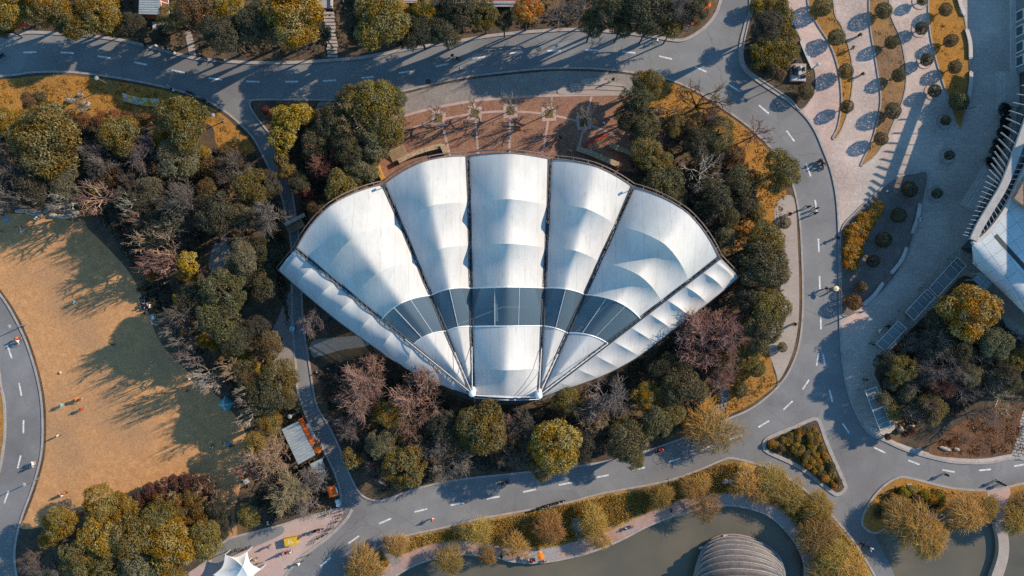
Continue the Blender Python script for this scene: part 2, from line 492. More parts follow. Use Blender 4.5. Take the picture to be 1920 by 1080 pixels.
I_cen = [(470, 194), (480, 215), (502, 243), (520, 270), (532, 310), (548, 350), (556, 400), (562, 440), (566, 500), (568, 560), (570, 600), (573, 628), (582, 681), (590, 734), (598, 764), (618, 797), (639, 840), (645, 862), (657, 888), (672, 917), (688, 932), (715, 936), (760, 921), (800, 909), (860, 897), (960, 886), (1060, 875), (1140, 862), (1215, 842), (1302, 811), (1360, 785), (1400, 768), (1430, 748), (1460, 720), (1480, 690), (1495, 650), (1502, 600), (1503, 540), (1501, 470), (1497, 410), (1488, 360), (1472, 318), (1455, 290), (1440, 275), (1400, 237), (1340, 195), (1300, 170), (1240, 147), (1180, 137), (1120, 131), (1040, 130), (960, 136), (860, 149), (760, 172), (700, 185), (640, 190), (585, 189), (540, 189), (485, 189)]
island('fan_island_soil', I_cen, M_soil, 0.3)
I_sb = [(640, 1088), (680, 1051), (720, 1022), (760, 1006), (830, 991), (890, 976), (960, 963), (1060, 945), (1130, 926), (1240, 906), (1310, 883), (1350, 866), (1375, 861), (1440, 879), (1480, 900), (1520, 930), (1560, 970), (1600, 1018), (1637, 1078), (1660, 1130), (1700, 1280), (1570, 1260), (1530, 1150), (1512, 1095)] + lake_a[1:20] + [(690, 1125), (640, 1250), (560, 1250), (590, 1150)]
island('willow_bank', I_sb, M_dry, 0.32, n=3)
I_sc = [(1619, 984), (1622, 962), (1640, 932), (1660, 911), (1680, 899), (1700, 897), (1760, 912), (1800, 919), (1850, 921), (1893, 914), (1930, 906), (2150, 870), (2150, 985), (2000, 985), (1900, 985), (1850, 975), (1800, 966), (1740, 962), (1700, 968), (1665, 985), (1640, 997)]
island('willow_corner_lawn', I_sc, M_gold, 0.35, n=4)
I_right = [(1408, -260), (1408, 0), (1400, 40), (1390, 80), (1388, 108), (1396, 130), (1420, 150), (1450, 170), (1480, 190), (1510, 216), (1530, 245), (1545, 280), (1560, 320), (1570, 370), (1574, 430), (1575, 500), (1576, 560), (1577, 620), (1580, 670), (1588, 720), (1600, 760), (1615, 790), (1632, 812), (1660, 825), (1700, 843), (1760, 860), (1800, 866), (1850, 866), (1920, 855), (2200, 825), (2200, -260)]
island('plaza', I_right, M_plaza, 0.3)
I_tri = [(1436, 833), (1446, 822), (1490, 804), (1524, 789), (1534, 795), (1548, 835), (1578, 903), (1581, 915), (1570, 923), (1556, 915), (1500, 872), (1443, 845)]
island('triangle_bed_soil', I_tri, M_soil, 0.6, n=3)


def sheet(name, px, mat, lvl=1, n=5, base=Z1):
    q = poly(px, n=n)
    struct(name, MB().prism(q, 0, base + 0.004 * lvl, sides=False).mesh(name), mat)
    return q


sheet('lawn', [(-290, 168), (0, 150), (60, 143), (130, 142), (200, 150), (260, 160), (320, 173), (376, 192), (416, 214), (445, 240), (465, 261), (478, 282), (455, 292), (425, 292), (405, 268), (395, 235), (330, 220), (250, 238), (150, 228), (60, 215), (0, 220), (-290, 240)], M_gold)
sheet('lawn', [(-285, 258), (-60, 380), (0, 398), (60, 402), (150, 410), (165, 428), (200, 462), (240, 507), (262, 546), (280, 590), (300, 640), (345, 690), (400, 735), (432, 768), (455, 800), (470, 850), (455, 900), (440, 960), (445, 1000), (424, 1008), (425, 965), (408, 922), (385, 902), (340, 900), (300, 917), (250, 942), (160, 962), (80, 987), (40, 990), (50, 965), (70, 910), (85, 850), (87, 780), (80, 720), (60, 650), (34, 592), (3, 545), (-55, 476)], M_lawn)
sheet('walkway', [(596, 194), (640, 193), (700, 188), (760, 176), (860, 153), (960, 140), (1040, 134), (1120, 135), (1180, 141), (1240, 151), (1240, 200), (1180, 182), (1060, 182), (960, 186), (860, 197), (760, 220), (700, 240), (610, 240)], M_conc)
sheet('brick_plaza', [(690, 250), (760, 218), (860, 195), (960, 184), (1060, 180), (1180, 179), (1232, 205), (1232, 315), (1100, 315), (960, 305), (860, 310), (760, 330), (690, 345)], M_brick, 2)
ribs_ = [[(690, 246), (760, 217), (860, 194), (960, 183), (1060, 179), (1180, 178)]]
struct('kerb', ribbon(poly(ribs_[0], False), 0.42, Z1, Z1 + 0.06).mesh('kerb'), M_pink)
sheet('lawn', [(1238, 152), (1300, 175), (1340, 200), (1400, 242), (1438, 280), (1455, 300), (1468, 340), (1474, 372), (1455, 378), (1450, 420), (1445, 480), (1380, 470), (1390, 400), (1400, 330), (1330, 260), (1250, 240), (1215, 200)], M_gold, 3)
sheet('lawn', [(1438, 655), (1448, 690), (1454, 720), (1428, 743), (1398, 763), (1358, 780), (1302, 803), (1285, 780), (1340, 740), (1370, 710), (1400, 660)], M_gold, 2)
sheet('sidewalk', [(1488, 372), (1496, 470), (1498, 540), (1497, 600), (1489, 650), (1475, 688), (1459, 714), (1455, 700), (1440, 650), (1446, 600), (1470, 500), (1452, 410), (1458, 378)], M_pave, 4)
sheet('walkway', [(1310, 790), (1340, 760), (1352, 735), (1330, 700), (1345, 700), (1368, 740), (1352, 778), (1330, 800)], M_conc, 3, n=2)
sheet('walkway', [(586, 640), (640, 632), (690, 630), (690, 648), (640, 656), (600, 668), (586, 668)], M_conc)
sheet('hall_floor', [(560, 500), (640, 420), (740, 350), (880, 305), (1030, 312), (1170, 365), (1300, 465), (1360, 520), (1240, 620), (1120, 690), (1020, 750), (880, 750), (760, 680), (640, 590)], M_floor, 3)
# crescent paving by the lane and its two dark planting gaps
sheet('walkway', [(545, 545), (520, 600), (505, 640), (515, 690), (535, 712), (552, 720), (549, 628), (546, 580)], M_conc)
sheet('walkway', [(405, 455), (428, 445), (432, 470), (425, 515), (400, 520), (392, 490)], M_conc)

# plaza lanes: pale pink paving between the beds
sheet('plaza_lane', [(1477, -250), (1478, 0), (1488, 40), (1503, 75), (1522, 112), (1530, 145), (1527, 172), (1503, 208), (1525, 232), (1545, 270), (1560, 310), (1580, 240), (1590, 190), (1594, 150), (1588, 100), (1570, 50), (1555, 0), (1555, -250)], M_plaza_pink, 1, n=4)
sheet('plaza_lane', [(1570, 250), (1590, 205), (1600, 150), (1595, 100), (1580, 50), (1564, 0), (1564, -250), (1640, -250), (1632, 0), (1634, 60), (1645, 120), (1652, 190), (1640, 255), (1617, 310), (1590, 400), (1578, 420), (1574, 380), (1566, 330), (1556, 290)], M_lane, 2, n=4)
sheet('plaza_lane', [(1668, -250), (1670, 20), (1690, 70), (1700, 120), (1692, 190), (1680, 230), (1650, 290), (1660, 305), (1700, 240), (1740, 180), (1756, 140), (1746, 90), (1739, 40), (1738, -250)], M_lane, 2, n=4)
sheet('sunlit_patch', [(1579, 606), (1600, 590), (1620, 575), (1632, 580), (1622, 600), (1600, 622), (1580, 626)], M_plaza_pink, 2, n=3)  # sunlit patch between the shadows, put in as pinker slabs
sheet('wood_soil', [(1642, 690), (1700, 625), (1760, 565), (1800, 520), (1830, 530), (1880, 600), (1920, 640), (2190, 700), (2190, 818), (1920, 848), (1850, 859), (1800, 859), (1760, 853), (1700, 836), (1664, 818), (1678, 800), (1662, 750), (1648, 720)], M_soil, 1)
sheet('lawn', [(1790, 800), (1850, 765), (1910, 730), (1990, 720), (1990, 835), (1915, 845), (1850, 855), (1790, 858), (1740, 846)], surf('rust_litter', (0.11, 0.058, 0.034), (0.20, 0.098, 0.048), scale=0.7, grain=0.35, gscale=5, c3=(0.08, 0.05, 0.035), s3=0.15), 2)
sheet('stepping_path', [(1897, 858), (1907, 820), (1915, 780), (1940, 720), (1960, 720), (1945, 780), (1932, 855)], tiles('stepping_slabs', (0.33, 0.32, 0.31), (0.38, 0.36, 0.35), (0.05, 0.045, 0.04), 0.75, 0.5, rz=0.2, msize=0.06), 3, n=3)

# planted beds of the plaza, each with its kerb
BED = {}
def bed(key, px, mat, kw=0.22, n=4, kmat=None):
    q = poly(px, n=n)
    struct('bed_soil', MB().prism(q, Z1 - 0.02, Z1 + 0.08).mesh('bed_soil'), mat)
    ar = sum(q[i][0] * q[(i + 1) % len(q)][1] - q[(i + 1) % len(q)][0] * q[i][1] for i in range(len(q)))
    struct('kerb', ribbon(q, kw, Z1 - 0.01, Z1 + 0.16, True, side=(-kw / 2 - .01) if ar > 0 else (kw / 2 + .01)).mesh('kerb'), kmat or M_kerb)
    BED[key] = q


bed('a', [(1412, -250), (1412, 0), (1405, 40), (1396, 80), (1394, 108), (1402, 128), (1424, 146), (1454, 166), (1484, 187), (1500, 205), (1516, 190), (1527, 168), (1527, 140), (1518, 112), (1500, 75), (1485, 40), (1475, 0), (1475, -250)], M_soil, 0.2)
bed('b', [(1512, -250), (1515, 0), (1530, 40), (1555, 80), (1570, 120), (1577, 160), (1578, 200), (1571, 240), (1562, 258), (1566, 258), (1578, 238), (1590, 200), (1597, 150), (1592, 100), (1576, 50), (1560, 0), (1558, -250)], M_gold, 0.2)
bed('c', [(1630, -250), (1630, 0), (1632, 50), (1640, 100), (1648, 150), (1652, 190), (1645, 230), (1635, 265), (1615, 308), (1620, 306), (1640, 290), (1660, 260), (1675, 225), (1690, 190), (1697, 150), (1694, 110), (1685, 70), (1668, 30), (1665, 0), (1665, -250)], surf('bare_bed', (0.16, 0.10, 0.06), (0.27, 0.165, 0.095), scale=0.6, grain=0.3, gscale=5, c3=(0.33, 0.18, 0.06), s3=0.1), 0.2)
bed('d', [(1741, -250), (1741, 0), (1743, 50), (1750, 90), (1762, 135), (1777, 180), (1797, 238), (1806, 215), (1814, 190), (1817, 150), (1815, 110), (1810, 60), (1805, 30), (1796, 0), (1796, -250)], M_gold, 0.2)
bed('e', [(1737, 327), (1715, 327), (1690, 331), (1665, 344), (1635, 370), (1605, 398), (1578, 432), (1577, 500), (1578, 560), (1580, 590), (1600, 585), (1625, 567), (1652, 545), (1680, 512), (1702, 470), (1716, 420), (1728, 380)], surf('grey_mulch', (0.14, 0.115, 0.105), (0.20, 0.165, 0.15), scale=0.6, grain=0.3, gscale=5), 0.2)

# paths on the willow bank
sheet('promenade', [(1512, 1092), (1509, 1060), (1499, 1030), (1479, 1001), (1449, 971), (1419, 956), (1380, 947), (1340, 947), (1310, 952), (1260, 967), (1210, 987), (1160, 1013), (1100, 1036), (1020, 1053), (960, 1051), (930, 1043), (867, 1038), (830, 1042), (780, 1057), (738, 1082), (700, 1120), (680, 1110), (712, 1070), (760, 1038), (820, 1018), (880, 1014), (930, 1022), (1010, 1030), (1090, 1012), (1155, 990), (1200, 968), (1255, 944), (1300, 930), (1340, 924), (1390, 924), (1430, 933), (1465, 955), (1497, 985), (1520, 1022), (1532, 1058), (1534, 1092)], M_promred, 1, n=4)
sheet('bank_path', [(1066, 955), (1078, 950), (1090, 990), (1100, 1014), (1085, 1018), (1074, 985)], M_conc, 2, n=2)
sheet('bank_path', [(714, 1028), (730, 1018), (752, 1052), (736, 1062)], M_conc, 2, n=0)
sheet('bank_path', [(1850, 922), (1893, 915), (1886, 950), (1884, 988), (1866, 985), (1868, 950)], M_pink, 2, n=3)
struct('lake_causeway', MB().prism(poly([(1866, 984), (1884, 987), (1891, 1015), (1890, 1045), (1880, 1080), (1860, 1130), (1830, 1180), (1815, 1170), (1845, 1115), (1860, 1075), (1871, 1040), (1871, 1010)], n=4), -1.3, Z1 + 0.02).mesh('lake_causeway'), M_pave)
struct('paving_slab', MB().prism(poly([(423, 1013), (464, 1000), (524, 985), (561, 973), (623, 957), (640, 951), (641, 972), (612, 1005), (560, 1045), (532, 1080), (515, 1140), (480, 1300), (320, 1300), (345, 1120), (352, 1082), (373, 1064), (402, 1042)], n=4), 0, 0.05).mesh('paving_slab'), M_pink)
struct('kerb', ribbon(poly([(660, 955), (648, 975), (614, 1008), (562, 1048), (534, 1082), (517, 1140)], False), 0.5, -0.01, 0.09).mesh('kerb'), M_kerb)
sheet('paving_band', [(424, 1013), (464, 1001), (524, 986), (530, 1000), (490, 1020), (430, 1045), (405, 1058), (398, 1050)], M_asph, 1, base=0.05)

# brick plaza joints
jm = MB()
for x0, y0, x1, y1 in ((822, 205, 846, 300), (889, 192, 897, 292), (957, 186, 955, 288), (1035, 182, 1017, 292), (1109, 181, 1083, 285)):
    ribbon([P2(x0, y0), P2(x1, y1)], 0.35, Z1, Z1 + 0.013, mb=jm)
struct('paving_joint', jm.mesh('paving_joint'), M_pink)
struct('paving_joint', ribbon(poly([(775, 240), (822, 226), (889, 213), (957, 209), (1029, 215), (1094, 231), (1150, 252)], False), 0.35, Z1, Z1 + 0.018).mesh('paving_joint'), M_pink)
# broad shallow steps
for k, (a, b, yy) in enumerate(((1050, 1184, 180), (1072, 1180, 171), (1093, 1172, 163))):
    struct('step', MB().prism(poly([(a, yy - 14), (a + 45, yy - 15.5), (b - 40, yy - 13), (b - 12, yy - 6), (b, yy), (a + 40, yy - 2.5), (a, yy - 2)], n=3), Z1, Z1 + 0.10 * (k + 1)).mesh('step'), M_pave)

# ------------------------------------------------------------------ road markings
def dashes(px, ln=2.15, wd=0.26):
    for i, p in enumerate(px):
        a = px[max(i - 1, 0)]; b = px[min(i + 1, len(px) - 1)]
        c = P(*p); ang = math.atan2(-(b[1] - a[1]), b[0] - a[0])
        d = Vector((math.cos(ang), math.sin(ang))) * ln / 2
        struct('lane_marking', ribbon([(c.x - d.x, c.y - d.y), (c.x + d.x, c.y + d.y)], wd, 0.0, 0.008).mesh('lane_marking'), M_paint)


dashes([(-14, 104), (56, 98), (126, 99), (195, 107), (264, 119), (334, 134), (404, 148), (474, 153), (547, 153), (618, 151), (689, 145), (760, 135), (829, 122), (898, 108), (968, 99), (1039, 95), (1109, 94), (1179, 98), (1248, 108), (1314, 130), (1375, 164), (1432, 205), (1482, 255), (1516, 319), (1530, 387), (1535, 460), (1537, 530), (1539, 605)])
for (a, b) in (((1535, 662), (1531, 686)), ((1543, 663), (1547, 686)), ((1517, 712), (1505, 730)), ((1486, 752), (1469, 768)), ((1442, 789), (1422, 801)), ((1555, 731), (1561, 754)), ((1580, 794), (1592, 812)), ((1639, 839), (1660, 849)), ((1703, 863), (1724, 871)), ((1767, 881), (1790, 885)), ((1836, 882), (1858, 880)), ((1902, 874), (1925, 870))):
    struct('lane_marking', ribbon([P2(*a), P2(*b)], 0.26, 0.0, 0.008).mesh('lane_marking'), M_paint)
dashes([(1380, 819), (1325, 840), (1264, 863), (1197, 879), (1129, 893), (1060, 907), (993, 920), (925, 933), (857, 945), (789, 957), (722, 977), (663, 1012), (610, 1054), (560, 1100)])
dashes([(-8, 600), (18, 660), (38, 730), (44, 800), (36, 866), (12, 932)])
for x, y in ((803, 153), (1010, 92), (1560, 250)):
    c = P(x, y)
    struct('manhole_cover', MB().tube([(c.x, c.y, -0.02), (c.x, c.y, 0.012)], 0.45, 16).mesh('manhole_cover'), M_dkerb)
# ------------------------------------------------------------------ the fan-shaped membrane roof
def membrane_mat():
    m, t, b = nt('membrane'); N, L = t.nodes, t.links
    tc = N.new('ShaderNodeTexCoord')
    n1 = N.new('ShaderNodeTexNoise'); n1.inputs['Scale'].default_value = 0.35; n1.inputs['Detail'].default_value = 7; n1.inputs['Roughness'].default_value = 0.7
    mp = N.new('ShaderNodeMapping'); mp.inputs['Scale'].default_value = (1.0, 0.35, 1.0)
    L.new(tc.outputs['Object'], mp.inputs['Vector']); L.new(mp.outputs[0], n1.inputs['Vector'])
    r = N.new('ShaderNodeValToRGB'); r.color_ramp.elements[0].position = 0.3; r.color_ramp.elements[1].position = 0.6
    r.color_ramp.elements[0].color = (0.47, 0.47, 0.46, 1); r.color_ramp.elements[1].color = (0.57, 0.57, 0.565, 1)
    L.new(n1.outputs['Fac'], r.inputs['Fac'])
    # seams of the cloth strips
    wv = N.new('ShaderNodeTexWave'); wv.inputs['Scale'].default_value = 0.16; wv.inputs['Distortion'].default_value = 0.0
    L.new(tc.outputs['Object'], wv.inputs['Vector'])
    rs = N.new('ShaderNodeValToRGB'); rs.color_ramp.elements[0].position = 0.0; rs.color_ramp.elements[1].position = 0.012
    rs.color_ramp.elements[0].color = (0.86, 0.86, 0.86, 1); rs.color_ramp.elements[1].color = (1, 1, 1, 1)
    L.new(wv.outputs['Fac'], rs.inputs['Fac'])
    mu = N.new('ShaderNodeMix'); mu.data_type = 'RGBA'; mu.blend_type = 'MULTIPLY'; mu.inputs['Factor'].default_value = 1
    L.new(r.outputs[0], mu.inputs['A']); L.new(rs.outputs[0], mu.inputs['B'])
    # fine dirt streaks
    n2 = N.new('ShaderNodeTexNoise'); n2.inputs['Scale'].default_value = 3.0; n2.inputs['Detail'].default_value = 5
    mp2 = N.new('ShaderNodeMapping'); mp2.inputs['Scale'].default_value = (1.0, 0.12, 1.0); mp2.inputs['Rotation'].default_value[2] = 0.3
    L.new(tc.outputs['Object'], mp2.inputs['Vector']); L.new(mp2.outputs[0], n2.inputs['Vector'])
    r2 = N.new('ShaderNodeValToRGB'); r2.color_ramp.elements[0].position = 0.28; r2.color_ramp.elements[1].position = 0.42
    r2.color_ramp.elements[0].color = (0.84, 0.845, 0.85, 1); r2.color_ramp.elements[1].color = (1, 1, 1, 1)
    L.new(n2.outputs['Fac'], r2.inputs['Fac'])
    mu2 = N.new('ShaderNodeMix'); mu2.data_type = 'RGBA'; mu2.blend_type = 'MULTIPLY'; mu2.inputs['Factor'].default_value = 1
    L.new(mu.outputs['Result'], mu2.inputs['A']); L.new(r2.outputs[0], mu2.inputs['B'])
    L.new(mu2.outputs['Result'], b.inputs['Base Color'])
    b.inputs['Roughness'].default_value = 0.6; b.inputs['Specular IOR Level'].default_value = 0.2
    return m


def glass_mat():
    m, t, b = nt('smoky_glass'); N, L = t.nodes, t.links
    tr = N.new('ShaderNodeBsdfTransparent'); tr.inputs['Color'].default_value = (0.55, 0.66, 0.70, 1)
    b.inputs['Base Color'].default_value = (0.165, 0.235, 0.29, 1); b.inputs['Roughness'].default_value = 0.12; b.inputs['Specular IOR Level'].default_value = 1.0
    ms = N.new('ShaderNodeMixShader'); ms.inputs[0].default_value = 0.5
    L.new(tr.outputs[0], ms.inputs[1]); L.new(b.outputs[0], ms.inputs[2]); L.new(ms.outputs[0], N['Material Output'].inputs['Surface'])
    return m


M_mem, M_glass = membrane_mat(), glass_mat()
M_truss = plain('dark_steel', (0.07, 0.075, 0.085), 0.5, 0.5)
M_white = plain('white_steel', (0.75, 0.75, 0.75), 0.4, 0.5)
M_rim = surf('rim_beam', (0.14, 0.11, 0.10), (0.24, 0.19, 0.17), scale=0.8, grain=0.2)

canopy = thing('fan_roof', 'huge white fan shaped membrane roof with a dark glass band, between the brick plaza and two masts', 'roof')
ZO, ZA = 10.0, 6.5            # height of the trusses at the wide edge and near the masts
TR = [((555, 467), (886, 739)), ((720, 345), (886, 739)), ((878, 292), (887, 739)), ((1032, 298), (1011, 742)), ((1187, 350), (1011, 742)), ((1349, 483), (1011, 742))]
BRK = [[0, .17, .335, .485, .66, .86, 1], [0, .19, .37, .53, .70, .88, 1], [0, .2, .378, .556, .716, .89, 1], [0, .195, .375, .545, .705, .885, 1], [0, .185, .36, .516, .70, .88, 1], [0, .17, .32, .44, .62, .85, 1]]
AMP = [0.38, 1.0, 1.0, 0.85, 0.5, 0.9, 0.25]
BOW = [1.7, 1.0, 0.35, 0.8, 1.7]


def tp(k, v):
    a, b = TR[k]
    z = ZO + (ZA - ZO) * v
    return P(a[0] + (b[0] - a[0]) * v, a[1] + (b[1] - a[1]) * v, z)


def vk(k, q):
    i = min(int(q), 5)
    return BRK[k][i] + (BRK[k][i + 1] - BRK[k][i]) * (q - i)


def bay_point(k, q, t):
    va, vb = vk(k, q), vk(k + 1, q)
    A, B = tp(k, va), tp(k + 1, vb)
    # stay clear of the valley trusses
    p = A.lerp(B, t)
    W = (B - A).length
    d = (B - A); d.z = 0
    if d.length > 1e-6: d.normalize()
    nrm = Vector((-d.y, d.x, 0))
    arch = 4 * t * (1 - t)
    out = nrm * BOW[k] * arch * (1 - (va + vb) / 2)
    i = min(int(q), 5); u = q - i
    am = AMP[i] + (AMP[i + 1] - AMP[i]) * u
    if i != 3:
        am *= 1 - (0.30 if i in (1, 2) else 0.12) * math.sin(math.pi * u) ** 0.85
    p = p + out
    prof = 0.75 * (1 - math.sqrt((2 * t - 1) ** 2 + 0.006)) + 0.25 * arch
    p.z += am * prof * W * 0.44
    # cloth pulls in along the truss between the ribs
    return p


NB = 26
for k in range(5):
    for (q0, q1, nm) in ((0, 3, 'membrane_panel'), (3, 4, 'glass_panel'), (4, 6, 'membrane_panel')):
        steps = 14 * (q1 - q0)
        rows = []
        for i in range(steps + 1):
            q = q0 + (q1 - q0) * i / steps
            pull = 0.014 * (0.3 + abs(math.sin(math.pi * q))) if nm == 'membrane_panel' else 0.006
            rows.append([bay_point(k, q, pull + (1 - 2 * pull) * j / NB) for j in range(NB + 1)])
        mb = MB().grid(rows)
        me = mb.mesh(nm, smooth=True)
        # keep the creases over the ribs sharp
        if nm == 'membrane_panel':
            at = me.attributes.new('sharp_edge', 'BOOLEAN', 'EDGE')
            for e in me.edges:
                a, b = e.vertices
                ra, rb = a // (NB + 1), b // (NB + 1)
                if ra == rb and ra % 14 == 0: at.data[e.index].value = True
        part(nm, me, canopy, M_glass if nm == 'glass_panel' else M_mem)
    # glass frame and mullions
    mb = MB()
    for q in (3.0, 4.0):
        mb.tube([bay_point(k, q, j / 20) + Vector((0, 0, 0.06)) for j in range(21)], 0.10, 5)
    for t in ((0.33, 0.66) if k in (0, 2, 4) else (0.5,)):
        mb.tube([bay_point(k, 3 + j / 8, t) + Vector((0, 0, 0.05)) for j in range(9)], 0.035, 5)
    part('glazing_frame', mb.mesh('glazing_frame'), canopy, M_white)

# lattice trusses in the valleys
for k in range(6):
    mb = MB()
    n = 36
    a = [tp(k, i / n) for i in range(n + 1)]
    d = (a[-1] - a[0]).normalized(); s_ = Vector((-d.y, d.x, 0)).normalized() * 0.24
    up = Vector((0, 0, 0.22))
    mb.tube([p + s_ + up for p in a], 0.085, 5); mb.tube([p - s_ + up for p in a], 0.085, 5); mb.tube([p - Vector((0, 0, 0.5)) for p in a], 0.09, 5)
    for i in range(n):
        mb.tube([a[i] + s_ + up, a[i + 1] - s_ + up], 0.045, 4, False)
        mb.tube([a[i] + s_ + up, a[i] - Vector((0, 0, 0.5))], 0.04, 4, False)
        mb.tube([a[i] - s_ + up, a[i] - Vector((0, 0, 0.5))], 0.04, 4, False)
    part('truss', mb.mesh('truss'), canopy, M_truss)

# side strips: scalloped aprons outside the first and the last truss
EDGE_L = [(522, 507), (560, 541), (600, 575), (640, 607), (690, 643), (740, 677), (790, 706), (840, 727), (882, 741)]
EDGE_R = [(1385, 520), (1350, 550), (1310, 582), (1270, 613), (1230, 644), (1190, 673), (1140, 700), (1090, 720), (1016, 744)]


def strip(k, edge, nr):
    ed = smooth_curve(edge, False, 8)
    rows = []
    ns = nr * 12
    for i in range(ns + 1):
        v = i / ns
        A = tp(k, v)
        q = v * (len(ed) - 1); j = min(int(q), len(ed) - 2); f = q - j
        ex, ey = ed[j][0] + (ed[j + 1][0] - ed[j][0]) * f, ed[j][1] + (ed[j + 1][1] - ed[j][1]) * f
        B = P(ex, ey, 6.6 - 0.9 * v)
        W = (B - A).length
        u = (v * nr) % 1.0
        row = []
        for jj in range(15):
            t = 0.012 + 0.988 * jj / 14
            p = A.lerp(B, t)
            arch = 4 * t * (1 - t)
            fade = min(1.0, 1.25 - v) * (0.35 if v < 0.02 else 1)
            p.z += (0.5 * arch + 0.5 * (1 - math.sqrt((2 * t - 1) ** 2 + 0.01))) * W * 0.30 * fade * (1 - 0.5 * math.sin(math.pi * u) ** 0.8)
            row.append(p)
        rows.append(row)
    mb = MB().grid(rows)
    me = mb.mesh('side_apron', smooth=True)
    at = me.attributes.new('sharp_edge', 'BOOLEAN', 'EDGE')
    for e in me.edges:
        ra, rb = e.vertices[0] // 15, e.vertices[1] // 15
        if ra == rb and ra % 12 == 0: at.data[e.index].value = True
    part('side_apron', me, canopy, M_mem)
    cb = MB().tube([r[-1] for r in rows], 0.09, 5)
    part('edge_cable', cb.mesh('edge_cable'), canopy, M_truss)


strip(0, EDGE_L, 9); strip(5, EDGE_R, 10)

# outer rim: double pipe beyond the cloth edge
mb = MB(); rimp = []
for k in range(5):
    for j in range(12):
        rimp.append(bay_point(k, 0, j / 12))
rimp.append(tp(5, 0))
rimp = [P(522, 507, 6.6)] + rimp + [P(1385, 520, 6.6)]
mb.tube([p + Vector((0, 0, .05)) for p in rimp], 0.11, 6)
q2 = offset_line([(p.x, p.y) for p in rimp], 0.55, False)
mb.tube([(a[0], a[1], p.z - 0.25) for a, p in zip(q2, rimp)], 0.09, 6)
for i in range(0, len(rimp), 2):
    mb.tube([rimp[i] + Vector((0, 0, .05)), (q2[i][0], q2[i][1], rimp[i].z - 0.25)], 0.05, 4)
part('rim_beam', mb.mesh('rim_beam'), canopy, M_rim)
# bottom edge between the masts
mb = MB()
lo = [bay_point(2, 6, j / 12) + Vector((0, -0.15 - 0.5 * 4 * (j / 12) * (1 - j / 12) * 0.2, 0)) for j in range(13)]
mb.tube(lo, 0.12, 6)
mb.tube([p + Vector((0, -0.45, -0.4)) for p in lo], 0.07, 6)
part('edge_cable', mb.mesh('edge_cable'), canopy, M_white)
# columns under the wide edge
for k in range(6):
    c = tp(k, 0.02)
    part('column', MB().tube([(c.x, c.y, 0), (c.x, c.y, c.z - 0.5)], [0.3, 0.22], 10).mesh('column'), canopy, M_truss)
# light poles on two truss heads
for k in (1, 4):
    c = tp(k, 0.015)
    part('floodlight_arm', MB().tube([(c.x, c.y, c.z), (c.x - 0.1, c.y, c.z + 1.6)], 0.07, 6).box((c.x - 0.1, c.y + 0.1, c.z + 1.7), (0.9, 0.35, 0.25), 0.5).mesh('floodlight_arm'), canopy, M_truss)

# the two masts with their stays
for (mx_, my_, ks, lab) in ((885.5, 738, (0, 1, 2), 'white mast with ball head and cable stays, left of two'), (1010.5, 742, (3, 4, 5), 'white mast with ball head and cable stays, right of two')):
    zt = 10.5
    c = P(mx_, my_, zt)
    mast = thing('mast', lab, 'mast', (c.x, c.y, 0), group='masts at the foot of the fan roof')
    part('pole', MB().tube([(0, 0, 0), (0, 0.0, 5), (0, 0, zt)], [0.42, 0.5, 0.36], 14).mesh('pole', True), mast, M_white)
    part('mast_head', MB().ell((0, 0, zt), (0.55, 0.55, 0.5), 14, 8).ell((0.12, 0.55, zt - 0.5), (0.36, 0.5, 0.4), 10, 6).mesh('mast_head', True), mast, M_white)
    cb = MB(); b0 = Vector((c.x, c.y, 0))
    for k in ks:
        cb.tube([Vector((0, 0, zt)), tp(k, 0.62 if k in (0, 5) else 0.80) + Vector((0, 0, 0.4)) - b0], 0.055, 5)
    part('stay', cb.mesh('stay'), mast, M_white)
cb = MB().tube([P(886, 741, 10.1), P(1010, 745, 10.1)], 0.07, 5)
part('tie_bar', cb.mesh('tie_bar'), canopy, M_white)

# stage and seat tiers seen dimly through the glass
st = thing('seat_tiers', 'grey stepped seating and stage front seen through the dark glass band of the fan roof', 'seating')
mb = MB()
for i in range(7):
    r = 26 + i * 3.2
    q = [P2(948 + r * S * math.cos(a) * 0.9, 745 - r * S * math.sin(a) * 0.62) for a in [0.95 + (math.pi - 1.9) * j / 24 for j in range(25)]]
    ribbon(q, 3.0, 0.11, 0.45 + 0.3 * i, mb=mb)
part('tier', mb.mesh('tier'), st, M_conc)
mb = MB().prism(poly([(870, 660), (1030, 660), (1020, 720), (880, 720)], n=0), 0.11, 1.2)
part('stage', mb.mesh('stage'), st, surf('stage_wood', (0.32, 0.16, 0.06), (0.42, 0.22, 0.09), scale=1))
mb = MB()
c = P(930, 582, 6.0)
mb.box((c.x, c.y, 6.2), (0.6, 3.4, 0.25), 0.05).tube([(c.x - 6, c.y - 2.2, 6), (c.x + 1, c.y + .5, 6), (c.x + 5, c.y + .5, 6)], 0.09, 5)
mb.tube([(c.x - 6, c.y - 2.2, 6), (c.x - 6, c.y - 2.2, 0)], 0.08, 5).tube([(c.x + 5, c.y + .5, 6), (c.x + 5, c.y + .5, 0)], 0.08, 5).tube([(c.x, c.y + .3, 6), (c.x, c.y + .3, 0)], 0.08, 5)
part('lighting_gantry', mb.mesh('lighting_gantry'), st, M_white)
# ------------------------------------------------------------------ plants
M_leaf = leafmat('leaves')
M_twig = leafmat('twigs', transl=0.0, rough=0.8, spec=0.1, lo=0.5, hi=1.5)
M_willow = leafmat('willow_strands', transl=0.15, rough=0.75, spec=0.15, lo=0.4, hi=1.6)
M_bark = surf('bark', (0.06, 0.045, 0.035), (0.12, 0.095, 0.075), scale=2.5, grain=0.3)
rng = np.random.default_rng(11)


def set_attr(me, name, arr):
    a = me.attributes.new(name, 'FLOAT', 'POINT')
    a.data.foreach_set('value', np.asarray(arr, dtype=np.float32))


